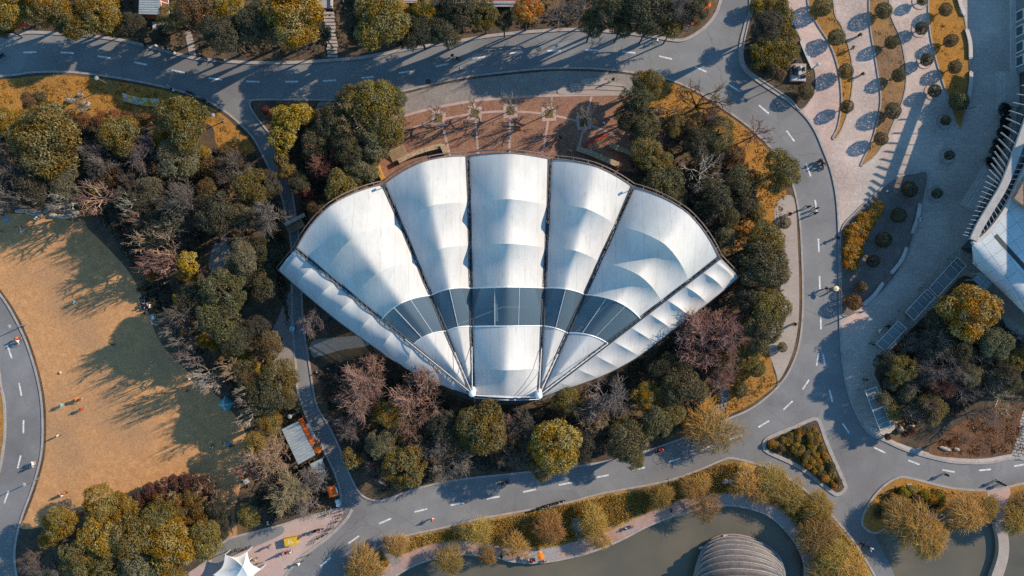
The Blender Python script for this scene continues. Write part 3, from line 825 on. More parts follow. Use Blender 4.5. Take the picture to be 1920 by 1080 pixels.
def np_mesh(name, V, F, attrs=None, smooth=False):
    me = bpy.data.meshes.new(name)
    n, k = F.shape
    me.vertices.add(len(V)); me.vertices.foreach_set('co', V.astype(np.float32).ravel())
    me.loops.add(n * k); me.loops.foreach_set('vertex_index', F.astype(np.int32).ravel())
    me.polygons.add(n); me.polygons.foreach_set('loop_start', np.arange(n, dtype=np.int32) * k)
    try:
        me.polygons.foreach_set('loop_total', np.full(n, k, dtype=np.int32))
    except Exception:
        pass
    for kk, v in (attrs or {}).items(): set_attr(me, kk, v)
    me.update(calc_edges=True); me.validate()
    return me


def leaves(C, Nrm, size, asp=0.55, jit=0.75):
    """one bent leaf (4 corners) at every point of C, facing about along Nrm"""
    n = len(C)
    d = Nrm + rng.normal(0, jit, (n, 3)); d /= np.linalg.norm(d, axis=1)[:, None] + 1e-9
    a = rng.normal(0, 1, (n, 3)); u = np.cross(d, a); u /= np.linalg.norm(u, axis=1)[:, None] + 1e-9
    w = np.cross(d, u)
    s = (size * rng.uniform(0.65, 1.35, n))[:, None] if np.isscalar(size) else size[:, None] * rng.uniform(0.65, 1.35, (n, 1))
    bend = d * s * 0.18
    V = np.stack([C - u * s, C - w * s * asp + bend, C + u * s, C + w * s * asp + bend], 1).reshape(-1, 3)
    F = np.arange(4 * n).reshape(n, 4)
    return V, F


def crown_mesh(name, seed, lobes=9, clumps=95, per=62, leaf=0.048, cr=0.19, zsc=0.8, spread=0.58, fill=0.5):
    """unit crown: lobes of unequal size, each covered in leaf clumps"""
    global rng
    rng = np.random.default_rng(seed)
    L_ = []
    for i in range(lobes):
        a = 2 * math.pi * (i + rng.uniform(-.35, .35)) / lobes * (2 if lobes > 6 else 1)
        r = spread * math.sqrt(rng.uniform(0.12, 1.0))
        rad = rng.uniform(0.22, 0.48)
        L_.append((r * math.cos(a), r * math.sin(a), rng.uniform(-0.25, 0.42) * zsc * (1.2 - r), rad))
    L_.append((rng.uniform(-.1, .1), rng.uniform(-.1, .1), 0.25 * zsc, 0.5))
    C = []
    tries = 0
    while len(C) < clumps and tries < clumps * 40:
        tries += 1
        l = L_[rng.integers(len(L_))]
        d = rng.normal(0, 1, 3); d /= np.linalg.norm(d)
        if d[2] < -0.35: continue
        p = np.array(l[:3]) + d * l[3] * np.array([1, 1, .9])
        if any(np.linalg.norm(p - np.array(m[:3])) < m[3] * 0.82 for m in L_ if m is not l): continue
        if any(np.linalg.norm(p - q[0]) < cr * 0.62 for q in C): continue
        C.append((p, d, rng.uniform(0.7, 1.25)))
    P_, N_, T_, U_ = [], [], [], []
    for (p, d, k) in C:
        n = int(per * k * k)
        q = rng.normal(0, 1, (n, 3)); q /= np.linalg.norm(q, axis=1)[:, None]
        q *= (rng.uniform(0.25, 1.0, n) ** 0.4)[:, None]
        keep = (q @ d) > -0.45
        q = q[keep]; n = len(q)
        P_.append(p + q * cr * k * np.array([1, 1, 0.8])); N_.append(q * 0.75 + d * 0.35 + np.array([0, 0, .25]))
        ct = rng.uniform(0.25, 0.75)
        T_.append(np.clip(ct + rng.normal(0, 0.20, n), 0, 1)); U_.append(np.full(n, rng.uniform(0, 1)))
    # loose inner leaves so the crown is not hollow
    n = int(clumps * per * 0.12 * fill * 2)
    l = np.array(L_)[rng.integers(len(L_), size=n)]
    q = rng.normal(0, 1, (n, 3)); q /= np.linalg.norm(q, axis=1)[:, None]
    P_.append(l[:, :3] + q * l[:, 3:4] * rng.uniform(0.35, 0.85, (n, 1))); N_.append(q); T_.append(rng.uniform(0.1, .6, n)); U_.append(rng.uniform(0, 1, n))
    C_, N_, T_, U_ = np.concatenate(P_), np.concatenate(N_), np.concatenate(T_), np.concatenate(U_)
    V, F = leaves(C_, N_, leaf)
    # normalise plan radius to 1
    rr = np.quantile(np.linalg.norm(V[:, :2], axis=1), 0.985)
    V /= rr
    V[:, 2] *= zsc / max(V[:, 2].max(), 1e-6)
    return np_mesh(name, V, F, {'tone': np.repeat(T_, 4), 'hue': np.repeat(U_, 4)})


def ball_mesh(name, seed, n=2600, leaf=0.07):
    """clipped ball: leaves evenly over a sphere"""
    global rng
    rng = np.random.default_rng(seed)
    d = rng.normal(0, 1, (n, 3)); d /= np.linalg.norm(d, axis=1)[:, None]
    bump = 1 + 0.05 * np.sin(5 * d[:, 0] + seed) * np.sin(4 * d[:, 1]) + 0.04 * np.sin(9 * d[:, 2] + 3 * d[:, 0])
    C = d * (rng.uniform(0.82, 1.0, n) * bump)[:, None]
    V, F = leaves(C, d, leaf, jit=0.6)
    return np_mesh(name, V, F, {'tone': np.repeat(rng.uniform(0, 1, n), 4), 'hue': np.repeat(rng.uniform(0, 1, n), 4)})


def seg_mesh(name, segs, tones, sides=3):
    """segs: list of (p0, p1, r0, r1); thin tapering twigs"""
    A = np.array([s[0] for s in segs]); B = np.array([s[1] for s in segs]); r0 = np.array([s[2] for s in segs]); r1 = np.array([s[3] for s in segs])
    d = B - A; d /= np.linalg.norm(d, axis=1)[:, None] + 1e-9
    a = np.where(np.abs(d[:, 2:3]) < 0.9, np.array([[0, 0, 1.0]]), np.array([[1.0, 0, 0]]))
    u = np.cross(d, a); u /= np.linalg.norm(u, axis=1)[:, None]; w = np.cross(d, u)
    V = []
    for k in range(sides):
        t = 2 * math.pi * k / sides
        V.append(A + (u * math.cos(t) + w * math.sin(t)) * r0[:, None])
    for k in range(sides):
        t = 2 * math.pi * k / sides
        V.append(B + (u * math.cos(t) + w * math.sin(t)) * r1[:, None])
    V = np.stack(V, 1)
    n = len(segs); base = (np.arange(n) * 2 * sides)[:, None]
    F = np.concatenate([base + np.array([[k, (k + 1) % sides, sides + (k + 1) % sides, sides + k]]) for k in range(sides)], 0)
    return np_mesh(name, V.reshape(-1, 3), F, {'tone': np.repeat(np.array(tones), 2 * sides), 'hue': np.repeat(rng.uniform(0, 1, n), 2 * sides)})


def unit(v):
    return v / (np.linalg.norm(v) + 1e-9)


def bare_tree(name, seed, limbs=8, kids=(5, 4, 4), spread=0.9, up=0.55, r=0.035, thin=0.55, curve=0.25, lens=(0.55, 0.42, 0.30, 0.2), start=0.0):
    """leafless tree of unit plan radius, standing on z=0: returns (trunk mesh, twig mesh)"""
    global rng
    rng = np.random.default_rng(seed)
    T, W, tt, tw = [], [], [], []

    def grow(p, d, ln, rad, lev):
        n = 3
        q = p.copy(); dd = d.copy()
        tone = rng.uniform(0.2, 0.9)
        pts = [q.copy()]
        for i in range(n):
            dd = unit(dd + rng.normal(0, curve, 3) * np.array([1, 1, .6]))
            q2 = q + dd * ln / n
            ra = rad * (1 - 0.45 * i / n); rb = rad * (1 - 0.45 * (i + 1) / n)
            (T if lev == 0 else W).append((q, q2, ra, rb)); (tt if lev == 0 else tw).append(tone)
            q = q2; pts.append(q.copy())
        if lev < len(kids):
            for j in range(kids[lev]):
                s = 0.35 + 0.65 * (j + rng.uniform(0, 1)) / kids[lev]
                s = min(s, 0.999)
                i = int(s * n); f = s * n - i
                b = pts[i] + (pts[i + 1] - pts[i]) * f
                nd = unit(dd + rng.normal(0, spread * 0.62, 3) * np.array([1, 1, .7]) + np.array([0, 0, .10]))
                grow(b, nd, lens[min(lev + 1, len(lens) - 1)] * rng.uniform(0.7, 1.2), rad * thin, lev + 1)

    h = 0.55
    T.append((np.array([0, 0, 0.0]), np.array([0.02, 0.0, h * 0.5]), r * 1.7, r * 1.4)); tt.append(.4)
    T.append((np.array([0.02, 0, h * 0.5]), np.array([0.0, 0.02, h]), r * 1.4, r * 1.2)); tt.append(.4)
    for i in range(limbs):
        a = 2 * math.pi * (i + rng.uniform(-.3, .3)) / limbs
        d = unit(np.array([math.cos(a), math.sin(a), up * rng.uniform(0.5, 1.6)]))
        grow(np.array([0, 0, h * rng.uniform(0.65, 1.0)]), d, lens[0] * rng.uniform(0.8, 1.15), r, 0)
    allp = np.array([s[1] for s in W])
    k = 1 / np.quantile(np.linalg.norm(allp[:, :2], axis=1), 0.985)
    sc = lambda S_: [(s[0] * np.array([k, k, 1]), s[1] * np.array([k, k, 1]), s[2], s[3]) for s in S_]
    return seg_mesh(name + '_trunk', sc(T), tt, 5), seg_mesh(name + '_crown', sc(W), tw, 3)


def willow(name, seed, limbs=9, strands=900, r=0.03):
    global rng
    rng = np.random.default_rng(seed)
    T, tt, W, tw = [], [], [], []
    T.append((np.zeros(3), np.array([0, 0, .45]), 0.06, 0.045)); tt.append(.3)
    nodes = []
    for i in range(limbs):
        a = 2 * math.pi * (i + rng.uniform(-.35, .35)) / limbs
        p = np.array([0, 0, .42]); d = unit(np.array([math.cos(a), math.sin(a), 1.1]))
        for j in range(5):
            d = unit(d + np.array([math.cos(a), math.sin(a), -.1]) * 0.22 + rng.normal(0, .12, 3))
            q = p + d * 0.15
            T.append((p, q, r * (1 - j * .15), r * (1 - (j + 1) * .15))); tt.append(.35)
            p = q; nodes.append((p.copy(), d.copy()))
            if j > 0:
                for _ in range(2):
                    d2 = unit(d + rng.normal(0, .6, 3)); q2 = p + d2 * 0.16
                    T.append((p, q2, r * .4, r * .2)); tt.append(.4); nodes.append((q2, d2))
    for s in range(strands):
        a = rng.uniform(0, 2 * math.pi); q = 0.72 * math.sqrt(rng.uniform(0, 1)) * (0.82 + 0.18 * math.sin(3 * a + seed) + 0.1 * math.sin(5 * a + 2 * seed))
        p = np.array([q * math.cos(a), q * math.sin(a), 0.98 - 0.55 * q * q + rng.normal(0, .06)])
        o = unit(np.array([p[0], p[1], 0]) + rng.normal(0, .35, 3) * np.array([1, 1, 0]) + 1e-6)
        dd = unit(o + rng.normal(0, .45, 3) + np.array([0, 0, .1]))
        tone = float(np.clip(rng.normal(.5, .25), 0, 1))
        st = rng.uniform(0.05, 0.11)
        for j in range(4):
            q_ = p + dd * st
            W.append((p, q_, 0.0058, 0.0042)); tw.append(tone)
            dd = unit(dd + np.array([0, 0, -0.5]) + rng.normal(0, .15, 3))
            p = q_
    allp = np.array([s[1] for s in W])
    k = 1 / np.quantile(np.linalg.norm(allp[:, :2], axis=1), 0.98)
    m = np.array([k, k, 1.0])
    sc = lambda S_: [(s[0] * m, s[1] * m, s[2], s[3]) for s in S_]
    return seg_mesh(name + '_trunk', sc(T), tt, 5), seg_mesh(name + '_crown', sc(W), tw, 3)


CROWN = [crown_mesh('tree_crown', 100 + i, lobes=7 + i % 4, clumps=115 + 8 * (i % 3), per=120, leaf=0.028 + 0.002 * (i % 3), cr=0.165 + 0.012 * (i % 3), spread=0.68, zsc=0.75) for i in range(9)]
SMALL = [crown_mesh('small_crown', 200 + i, lobes=5, clumps=42, per=95, leaf=0.055, cr=0.27, zsc=0.85, spread=0.5) for i in range(4)]
FEATH = [crown_mesh('feathery_crown', 300 + i, lobes=7, clumps=150, per=40, leaf=0.040, cr=0.15, zsc=0.75, spread=0.62) for i in range(2)]
BALL = [ball_mesh('clipped_ball', 400 + i) for i in range(3)]
DENSE = [bare_tree('bare', 500 + i, limbs=9, kids=(5, 5, 6), spread=0.85, up=0.75, r=0.020, thin=0.68, lens=(0.5, 0.36, 0.26, 0.2)) for i in range(3)]
SPARSE = [bare_tree('sparse', 600 + i, limbs=7, kids=(4, 4, 3), spread=0.8, up=0.6, r=0.030, thin=0.62, curve=.2, lens=(0.6, 0.4, 0.26, 0.16)) for i in range(3)]
WILLOW = [willow('willow', 700 + i, strands=(1000, 1600, 2300)[i]) for i in range(3)]
def trunk_mesh():
    mb = MB()
    mb.tube([(0, 0, 0), (0.02, 0.01, .5), (0, 0.02, 0.95)], [1.0, .78, .6], 8, False)
    for a in (0.3, 1.7, 2.9, 4.1, 5.3):
        mb.tube([(0, 0.02, .72), (1.8 * math.cos(a), 1.8 * math.sin(a), .86), (4.2 * math.cos(a), 4.2 * math.sin(a), 1.0)], [.45, .3, .12], 5, False)
    return mb.mesh('trunk', True)
TRUNK = trunk_mesh()

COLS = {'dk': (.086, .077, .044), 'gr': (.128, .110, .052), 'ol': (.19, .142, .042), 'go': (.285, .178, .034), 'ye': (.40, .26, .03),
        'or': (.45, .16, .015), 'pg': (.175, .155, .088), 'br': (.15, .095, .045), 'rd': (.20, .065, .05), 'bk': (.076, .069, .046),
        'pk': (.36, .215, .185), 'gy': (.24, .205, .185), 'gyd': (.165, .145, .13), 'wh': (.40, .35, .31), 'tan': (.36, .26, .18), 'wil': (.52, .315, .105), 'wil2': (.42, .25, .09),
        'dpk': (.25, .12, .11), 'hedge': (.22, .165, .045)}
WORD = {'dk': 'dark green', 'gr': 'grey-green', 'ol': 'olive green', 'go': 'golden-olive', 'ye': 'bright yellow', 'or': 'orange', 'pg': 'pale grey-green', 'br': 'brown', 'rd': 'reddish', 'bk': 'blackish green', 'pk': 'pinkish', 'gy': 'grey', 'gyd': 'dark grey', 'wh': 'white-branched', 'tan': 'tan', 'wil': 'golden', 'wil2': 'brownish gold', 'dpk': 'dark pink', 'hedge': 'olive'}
tr_ = random.Random(5)


def jcol(c, j=0.12):
    k = tr_.uniform(1 - j, 1 + j)
    return tuple(x * k * tr_.uniform(1 - j / 2, 1 + j / 2) for x in c)


def tree(px, py, r, col, where, word=None, hgt=None, set_=None, group=None, label=None, name=None, color=None):
    """leafy tree; (px,py) is where its crown stands over the plan, r its crown radius in photograph pixels"""
    R_ = r / S
    if col == 'bk' and R_ > 1.9 and hgt is None and label is None and tr_.random() < 0.5:
        return bare(px, py, r * 1.08, 'gyd', where, True)
    hc = hgt if hgt else min(1.9 + 1.45 * R_, 9.5)
    if hgt is None and R_ > 1.5 and px < 560 and 330 < py < 860: hc = min(hc + 2.2, 11.0)
    if hgt is None and R_ > 1.5 and py < 70: hc = min(hc + (0.6 if px < 330 else 4.5), 13.5)
    c = P(px, py, hc)
    big = R_ > 1.9
    meshes = set_ or (CROWN if big else SMALL)
    nm = name or ('leafy_tree' if big else 'leafy_shrub')
    kind = 'tree' if big else 'shrub'
    lab = label or f"{word or WORD[col]} {'leafy tree' if big else 'shrub'} {where}"
    t = thing(nm, lab, kind, (c.x, c.y, 0.1), tr_.uniform(0, 6.28), group)
    part('trunk', TRUNK, t, M_bark, sc=(0.055 * R_ + .04, 0.055 * R_ + .04, hc))
    zz = R_ * tr_.uniform(0.95, 1.25)
    part('crown', meshes[tr_.randrange(len(meshes))], t, M_leaf, color=color or jcol(COLS[col]), loc=(0, 0, hc - 0.1), sc=(R_ * tr_.uniform(1.0, 1.18), R_ * tr_.uniform(.93, 1.1), zz))
    return t


def bare(px, py, r, col, where, dense=True, hgt=None, label=None, group=None, name='bare_tree', rz=None):
    R_ = r / S
    h = hgt or (2.6 + 1.15 * R_)
    if hgt is None and px < 520 and 360 < py < 800: h = 8.5 + .5 * R_; r_up = 1.15
    if hgt is None and py < 50: h += 5
    c = P(px, py, h * 0.75)
    lab = label or f"{WORD[col]} leafless tree {where}"
    t = thing(name, lab, 'tree', (c.x, c.y, 0.1), tr_.uniform(0, 6.28) if rz is None else rz, group)
    ms = (DENSE if dense else SPARSE)
    a, b = ms[tr_.randrange(len(ms))]
    part('trunk', a, t, M_twig, color=jcol(COLS[col]), sc=(R_, R_, h))
    part('crown', b, t, M_twig, color=jcol(COLS[col]), sc=(R_, R_, h))
    return t


def will(px, py, r, where, col='wil', hgt=None, label=None):
    R_ = r / S
    h = hgt or (1.8 + 0.6 * R_)
    c = P(px, py, h * 0.8)
    t = thing('willow_tree', label or f"{WORD[col]} weeping willow {where}", 'tree', (c.x, c.y, 0.1), tr_.uniform(0, 6.28))
    a, b = WILLOW[tr_.randrange(len(WILLOW))]
    part('trunk', a, t, M_twig, color=(.16, .11, .07), sc=(R_, R_, h))
    part('crown', b, t, M_willow, color=jcol(COLS[col], .18), sc=(R_ * tr_.uniform(.85, 1.25), R_ * tr_.uniform(.8, 1.1), h))
    return t


def ball(px, py, r, where, col='gr', label=None, group=None, hc=None, stem=True, color=None):
    R_ = r / S * tr_.uniform(.84, 1.14)
    hc = hc or (R_ * 0.95 + 0.35)
    c = P(px, py, hc)
    color = color or jcol(COLS[col], .28)
    t = thing('clipped_shrub', label or f"clipped ball shrub {where}", 'shrub', (c.x, c.y, 0.12), tr_.uniform(0, 6.28), group)
    if stem: part('trunk', TRUNK, t, M_bark, sc=(0.10, 0.10, hc * 0.75))
    part('crown', BALL[tr_.randrange(3)], t, M_leaf, color=color or jcol(COLS[col]), loc=(0, 0, hc - .1), sc=(R_ * tr_.uniform(.94, 1.07), R_ * tr_.uniform(.94, 1.07), R_ * tr_.uniform(.85, 1.05)))
    return t


# ---------------- north bank
NB_ = 'on the north bank'
for a in [
    (26, 20, 38, 'go', f'at the far left end of the north bank'), (8, 52, 22, 'br', 'low at the left frame edge above the north road'),
    (96, 12, 44, 'go', 'top edge, between the far left pair and the blue roof'), (140, 42, 36, 'ol', 'over the left part of the north road verge'),
    (192, 24, 40, 'go', 'next left of the blue ribbed roof'), (250, 48, 26, 'dk', 'just below left of the blue ribbed roof'),
    (325, 30, 28, 'ol', 'right of the white ladder of the blue roof'), (372, 18, 36, 'br', 'behind the flagstone path on the north bank'),
    (300, 68, 22, 'bk', 'below the blue ribbed roof'), (425, 16, 32, 'go', 'top edge, above the row of parked motorcycles'), (418, 62, 38, 'dk', 'right of the flagstone path'),
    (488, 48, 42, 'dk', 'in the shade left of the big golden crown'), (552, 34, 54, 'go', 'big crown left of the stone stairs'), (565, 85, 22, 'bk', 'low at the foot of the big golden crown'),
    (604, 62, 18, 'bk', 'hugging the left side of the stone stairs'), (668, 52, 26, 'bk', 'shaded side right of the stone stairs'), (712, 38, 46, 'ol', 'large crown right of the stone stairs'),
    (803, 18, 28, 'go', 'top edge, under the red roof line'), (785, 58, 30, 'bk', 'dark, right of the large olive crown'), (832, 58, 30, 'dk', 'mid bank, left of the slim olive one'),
    (862, 22, 34, 'dk', 'top edge, left of the slim olive one'), (908, 28, 27, 'ol', 'slim crown left of the orange tree'), (945, 40, 18, 'gr', 'small, between slim olive crown and orange tree'),
    (1150, 12, 40, 'dk', 'top edge, right of the two grey leafless trees'), (1210, 14, 44, 'dk', 'top edge, left of the orange banner'), (1165, 48, 22, 'gr', 'low, over the kerb right of centre on the north bank'),
    (1110, 46, 24, 'gr', 'low, beneath the grey leafless trees'), (1215, 50, 22, 'gr', 'low, near the road corner under the banner'), (1300, 14, 28, 'dk', 'top corner behind the orange banner'), (1262, 52, 20, 'ol', 'low at the tip of the north bank'),
]:
    tree(*a)
tree(213, 52, 17, 'or', '', label='small orange-gold shrub leaning over the north kerb', color=(.33, .17, .02))
tree(748, 17, 19, 'or', '', label='small orange-yellow tree tucked behind the large olive crown', set_=CROWN, name='leafy_tree', color=(.46, .24, .02))
tree(987, 22, 27, 'or', '', label='round bright orange tree at the top edge of the north bank', set_=CROWN, name='leafy_tree')
bare(1050, 22, 32, 'gy', 'beside the orange tree', False); bare(1100, 20, 34, 'gy', 'second right of the orange tree', False)
bare(1268, 26, 36, 'gy', 'leaning toward the orange banner', True); bare(830, 20, 20, 'gy', 'mid bank under the red roof line', True)
# ---------------- west park, north half
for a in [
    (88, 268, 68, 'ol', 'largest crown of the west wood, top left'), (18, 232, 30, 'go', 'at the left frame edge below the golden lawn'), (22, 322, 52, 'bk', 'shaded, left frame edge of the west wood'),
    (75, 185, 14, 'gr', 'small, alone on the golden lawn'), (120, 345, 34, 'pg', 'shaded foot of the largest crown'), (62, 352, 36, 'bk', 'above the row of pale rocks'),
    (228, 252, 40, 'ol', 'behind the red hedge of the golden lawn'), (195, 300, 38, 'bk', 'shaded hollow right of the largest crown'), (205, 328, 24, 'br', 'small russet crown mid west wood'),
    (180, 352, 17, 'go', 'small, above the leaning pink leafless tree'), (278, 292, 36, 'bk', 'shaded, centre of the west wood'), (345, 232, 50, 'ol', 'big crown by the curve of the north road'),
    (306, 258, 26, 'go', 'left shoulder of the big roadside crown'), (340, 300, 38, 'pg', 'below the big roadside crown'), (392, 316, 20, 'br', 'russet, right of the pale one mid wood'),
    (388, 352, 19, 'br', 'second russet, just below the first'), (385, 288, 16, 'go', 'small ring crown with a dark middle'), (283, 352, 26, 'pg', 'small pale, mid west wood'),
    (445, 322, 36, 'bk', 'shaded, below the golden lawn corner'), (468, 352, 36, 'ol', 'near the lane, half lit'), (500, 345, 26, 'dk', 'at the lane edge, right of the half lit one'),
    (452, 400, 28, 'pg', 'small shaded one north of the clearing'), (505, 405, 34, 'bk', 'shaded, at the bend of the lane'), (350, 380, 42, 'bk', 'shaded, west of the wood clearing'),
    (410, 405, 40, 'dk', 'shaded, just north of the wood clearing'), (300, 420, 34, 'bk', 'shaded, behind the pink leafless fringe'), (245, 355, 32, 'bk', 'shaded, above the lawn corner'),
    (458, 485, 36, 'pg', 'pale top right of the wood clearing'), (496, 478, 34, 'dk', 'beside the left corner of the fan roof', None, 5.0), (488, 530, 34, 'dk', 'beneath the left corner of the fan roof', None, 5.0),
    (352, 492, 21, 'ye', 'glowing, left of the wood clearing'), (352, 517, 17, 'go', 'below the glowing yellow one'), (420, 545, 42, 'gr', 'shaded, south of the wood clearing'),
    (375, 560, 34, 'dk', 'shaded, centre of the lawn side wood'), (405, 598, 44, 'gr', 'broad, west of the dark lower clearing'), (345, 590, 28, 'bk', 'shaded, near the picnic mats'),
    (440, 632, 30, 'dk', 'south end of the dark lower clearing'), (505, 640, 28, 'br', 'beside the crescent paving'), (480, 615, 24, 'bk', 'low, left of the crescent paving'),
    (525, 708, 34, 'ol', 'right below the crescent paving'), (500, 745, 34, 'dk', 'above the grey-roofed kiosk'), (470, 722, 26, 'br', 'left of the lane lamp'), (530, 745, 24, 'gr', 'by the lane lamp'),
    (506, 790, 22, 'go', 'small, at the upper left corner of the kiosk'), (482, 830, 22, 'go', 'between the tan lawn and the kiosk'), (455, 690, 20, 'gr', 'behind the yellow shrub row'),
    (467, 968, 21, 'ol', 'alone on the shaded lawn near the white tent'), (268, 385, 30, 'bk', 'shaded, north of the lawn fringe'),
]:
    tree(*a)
for x, y, r in ((385, 638, 14), (402, 648, 12), (432, 655, 17), (444, 672, 14), (462, 668, 15), (476, 688, 14), (482, 702, 12), (495, 705, 9)):
    tree(x, y, r, 'ye', '', label='golden yellow shrub in the winding row of the west wood', group='golden shrub row in the west wood', color=jcol((.34, .20, .025)))
tree(330, 560, 8, 'ye', '', label='small star of yellow leaves, upper of two near the picnic mats'); tree(337, 577, 8, 'ye', '', label='small star of yellow leaves, lower of two near the picnic mats')
tree(458, 715, 13, 'ye', '', label='small yellow shrub above the blue tent'); tree(474, 735, 11, 'rd', '', label='small coppery shrub above the blue tent')
tree(282, 519, 8, 'or', '', label='tiny orange shrub at the lawn edge'); tree(165, 388, 15, 'or', '', label='rusty shrub under the pink leafless tree', color=(.22, .10, .03))
tree(55, 190, 16, 'br', '', label='brown twiggy shrub on the golden lawn beside the small green one', set_=SMALL)
for x, y, r in ((130, 222, 16), (158, 226, 15), (188, 226, 17), (215, 222, 15), (238, 222, 14), (270, 225, 15), (298, 222, 14)):
    tree(x, y, r, 'rd', '', label='low reddish shrub in the hedge below the golden lawn', group='red hedge below the golden lawn', color=jcol((.20, .075, .05) if x > 170 and x < 245 else (.16, .085, .035), .2))
bare(150, 195, 26, 'gy', 'thin, on the golden lawn among pale rocks', False, hgt=5)
bare(440, 290, 34, 'br', 'on the golden lawn corner by the north road', False, hgt=5)
for a in [(182, 372, 34, 'pk', 'fan shaped, over the lawn corner', False), (120, 378, 26, 'wh', 'above the pale rocks', False), (68, 380, 26, 'gy', 'left, above the pale rocks', False), (15, 378, 26, 'gy', 'at the left frame edge above the rocks', False),
          (255, 388, 26, 'wh', 'grey shade behind the lawn corner', False), (268, 408, 20, 'pk', 'small, behind the lawn corner', False), (300, 455, 42, 'tan', 'largest of the pale fringe by the lawn', False),
          (325, 430, 24, 'wh', 'behind the largest of the pale fringe', False), (290, 490, 26, 'pk', 'pink tips, low in the pale fringe', False), (320, 495, 22, 'pk', 'right of the pink tips in the fringe', False),
          (325, 610, 36, 'gy', 'spreading thin over the picnic mats', False), (350, 640, 26, 'gy', 'lower, over the shaded lawn edge', False), (385, 705, 26, 'wh', 'left of the blue tent', False),
          (436, 690, 24, 'tan', 'behind the blue tent, left', False), (398, 722, 18, 'wh', 'over the shaded lawn by the blue tent', False), (462, 738, 18, 'wh', 'above right of the blue tent', False), (474, 774, 24, 'wh', 'fan of white twigs right of the blue tent', False),
          (360, 670, 22, 'gy', 'mid fringe over the shaded lawn', False), (500, 860, 42, 'tan', 'left of the kiosk', True), (540, 915, 46, 'tan', 'dense, below the kiosk', True), (575, 950, 26, 'gy', 'low, near the parked bicycles', True), (470, 880, 28, 'pk', 'at the lawn edge beside the picnic group', False),
          (590, 605, 28, 'gy', 'over the lane in the shade of the fan roof', True), (612, 600, 24, 'gy', 'second over the lane below the fan roof', True), (515, 820, 24, 'tan', 'against the kiosk wall', True), (590, 900, 30, 'gy', 'between the kiosk and the orange-red awning', True)]:
    bare(*a)
# ---------------- south-west wood
for a in [
    (190, 945, 36, 'go', 'top of the south west wood'), (118, 980, 36, 'go', 'left top of the south west wood'), (230, 960, 34, 'go', 'beside the top one of the south west wood'), (95, 1010, 22, 'go', 'left flank of the south west wood'),
    (155, 1040, 38, 'ol', 'bottom left of the south west wood'), (195, 1010, 42, 'go', 'centre of the south west wood'), (250, 1010, 44, 'ol', 'centre right of the south west wood'), (300, 975, 36, 'ol', 'under the two bare sticks'),
    (320, 1020, 44, 'go', 'right of centre in the south west wood'), (265, 1060, 42, 'pg', 'bottom edge of the south west wood'), (200, 1075, 40, 'ol', 'bottom edge, left part of the south west wood'), (320, 1075, 36, 'go', 'bottom edge, right part of the south west wood'),
    (388, 1015, 36, 'ol', 'round, beside the white tent'), (360, 1010, 24, 'dk', 'shaded side of the round one by the white tent'), (110, 1075, 30, 'bk', 'bottom left corner of the wood'), (70, 1050, 26, 'bk', 'dark, by the west road'), (135, 1010, 30, 'bk', 'shaded gap in the south west wood'),
]:
    tree(*a)
bare(320, 925, 32, 'tan', 'two pale sticks over the rusty hedge, left', False, hgt=5, label='pale leafless tree over the rusty hedge, left of two'); bare(393, 918, 26, 'tan', '', False, hgt=5, label='pale leafless tree at the end of the rusty hedge, right of two')
for x, y, r in ((262, 935, 15), (285, 920, 16), (305, 910, 16), (330, 905, 16), (352, 903, 16), (374, 905, 16), (390, 915, 14)):
    tree(x, y, r, 'rd', '', label='low rusty shrub in the hedge below the tan lawn', group='rusty hedge below the tan lawn', color=jcol((.11, .045, .035), .15))
for x, y, r in ((405, 935, 14), (414, 955, 15), (420, 978, 15), (400, 950, 18), (405, 985, 16), (418, 998, 12)):
    tree(x, y, r, 'bk', '', label='low black-green shrub in the hedge at the shaded lawn end', group='dark hedge at the shaded lawn end')
for x, y, r in ((300, 940, 18), (330, 940, 18), (360, 935, 18), (345, 965, 20), (375, 960, 18), (380, 985, 16)):
    tree(x, y, r, 'go', '', label='low golden shrub inside the rusty hedge', group='golden ground shrubs inside the rusty hedge', color=jcol((.20, .11, .03), .15))
# ---------------- fan island, west and north
for a in [
    (700, 195, 46, 'ol', 'top of the clump left of the brick plaza'), (740, 185, 30, 'gr', 'right top of the clump left of the brick plaza'), (665, 192, 30, 'gr', 'left top of the clump left of the brick plaza'), (728, 240, 40, 'ol', 'over the west end of the brick plaza'), (705, 262, 36, 'pg', 'grey lower crown left of the brick plaza'),
    (628, 232, 34, 'gr', 'left of the leafless crown in the plaza clump'), (655, 275, 34, 'dk', 'shaded middle of the plaza clump'), (676, 318, 30, 'pg', 'just above the fan roof edge'), (640, 352, 34, 'ol', 'low, against the left shoulder of the fan roof'), (690, 300, 22, 'dk', 'left of the yellow wall end'), (672, 342, 20, 'ol', 'small, touching the fan roof rim'),
    (590, 262, 30, 'gr', 'right of the big yellow one'), (600, 400, 26, 'br', 'low, by the lane steps'), (560, 345, 22, 'dk', 'at the lane, below the yellow ones'), (620, 385, 22, 'br', 'thin scrub by the left rim'),
]:
    tree(*a)
for x, y, r, l in ((545, 222, 34, 'big bright yellow feathery tree at the island tip'), (532, 252, 30, 'bright yellow feathery tree, lower lobe beside the lane'), (566, 212, 24, 'bright yellow feathery tree beside the pavement end'), (530, 298, 21, 'ochre feathery tree below the bright yellow ones'), (538, 322, 18, 'ochre feathery tree, lowest of the yellow group')):
    tree(x, y, r, 'ye', '', label=l, set_=FEATH, name='leafy_tree', color=jcol((.36, .25, .03) if y < 260 else (.27, .19, .05)))
tree(498, 208, 9, 'rd', '', label='small dark red shrub at the island tip', color=(.12, .03, .03)); tree(514, 212, 11, 'or', '', label='small orange spiky shrub at the island tip')
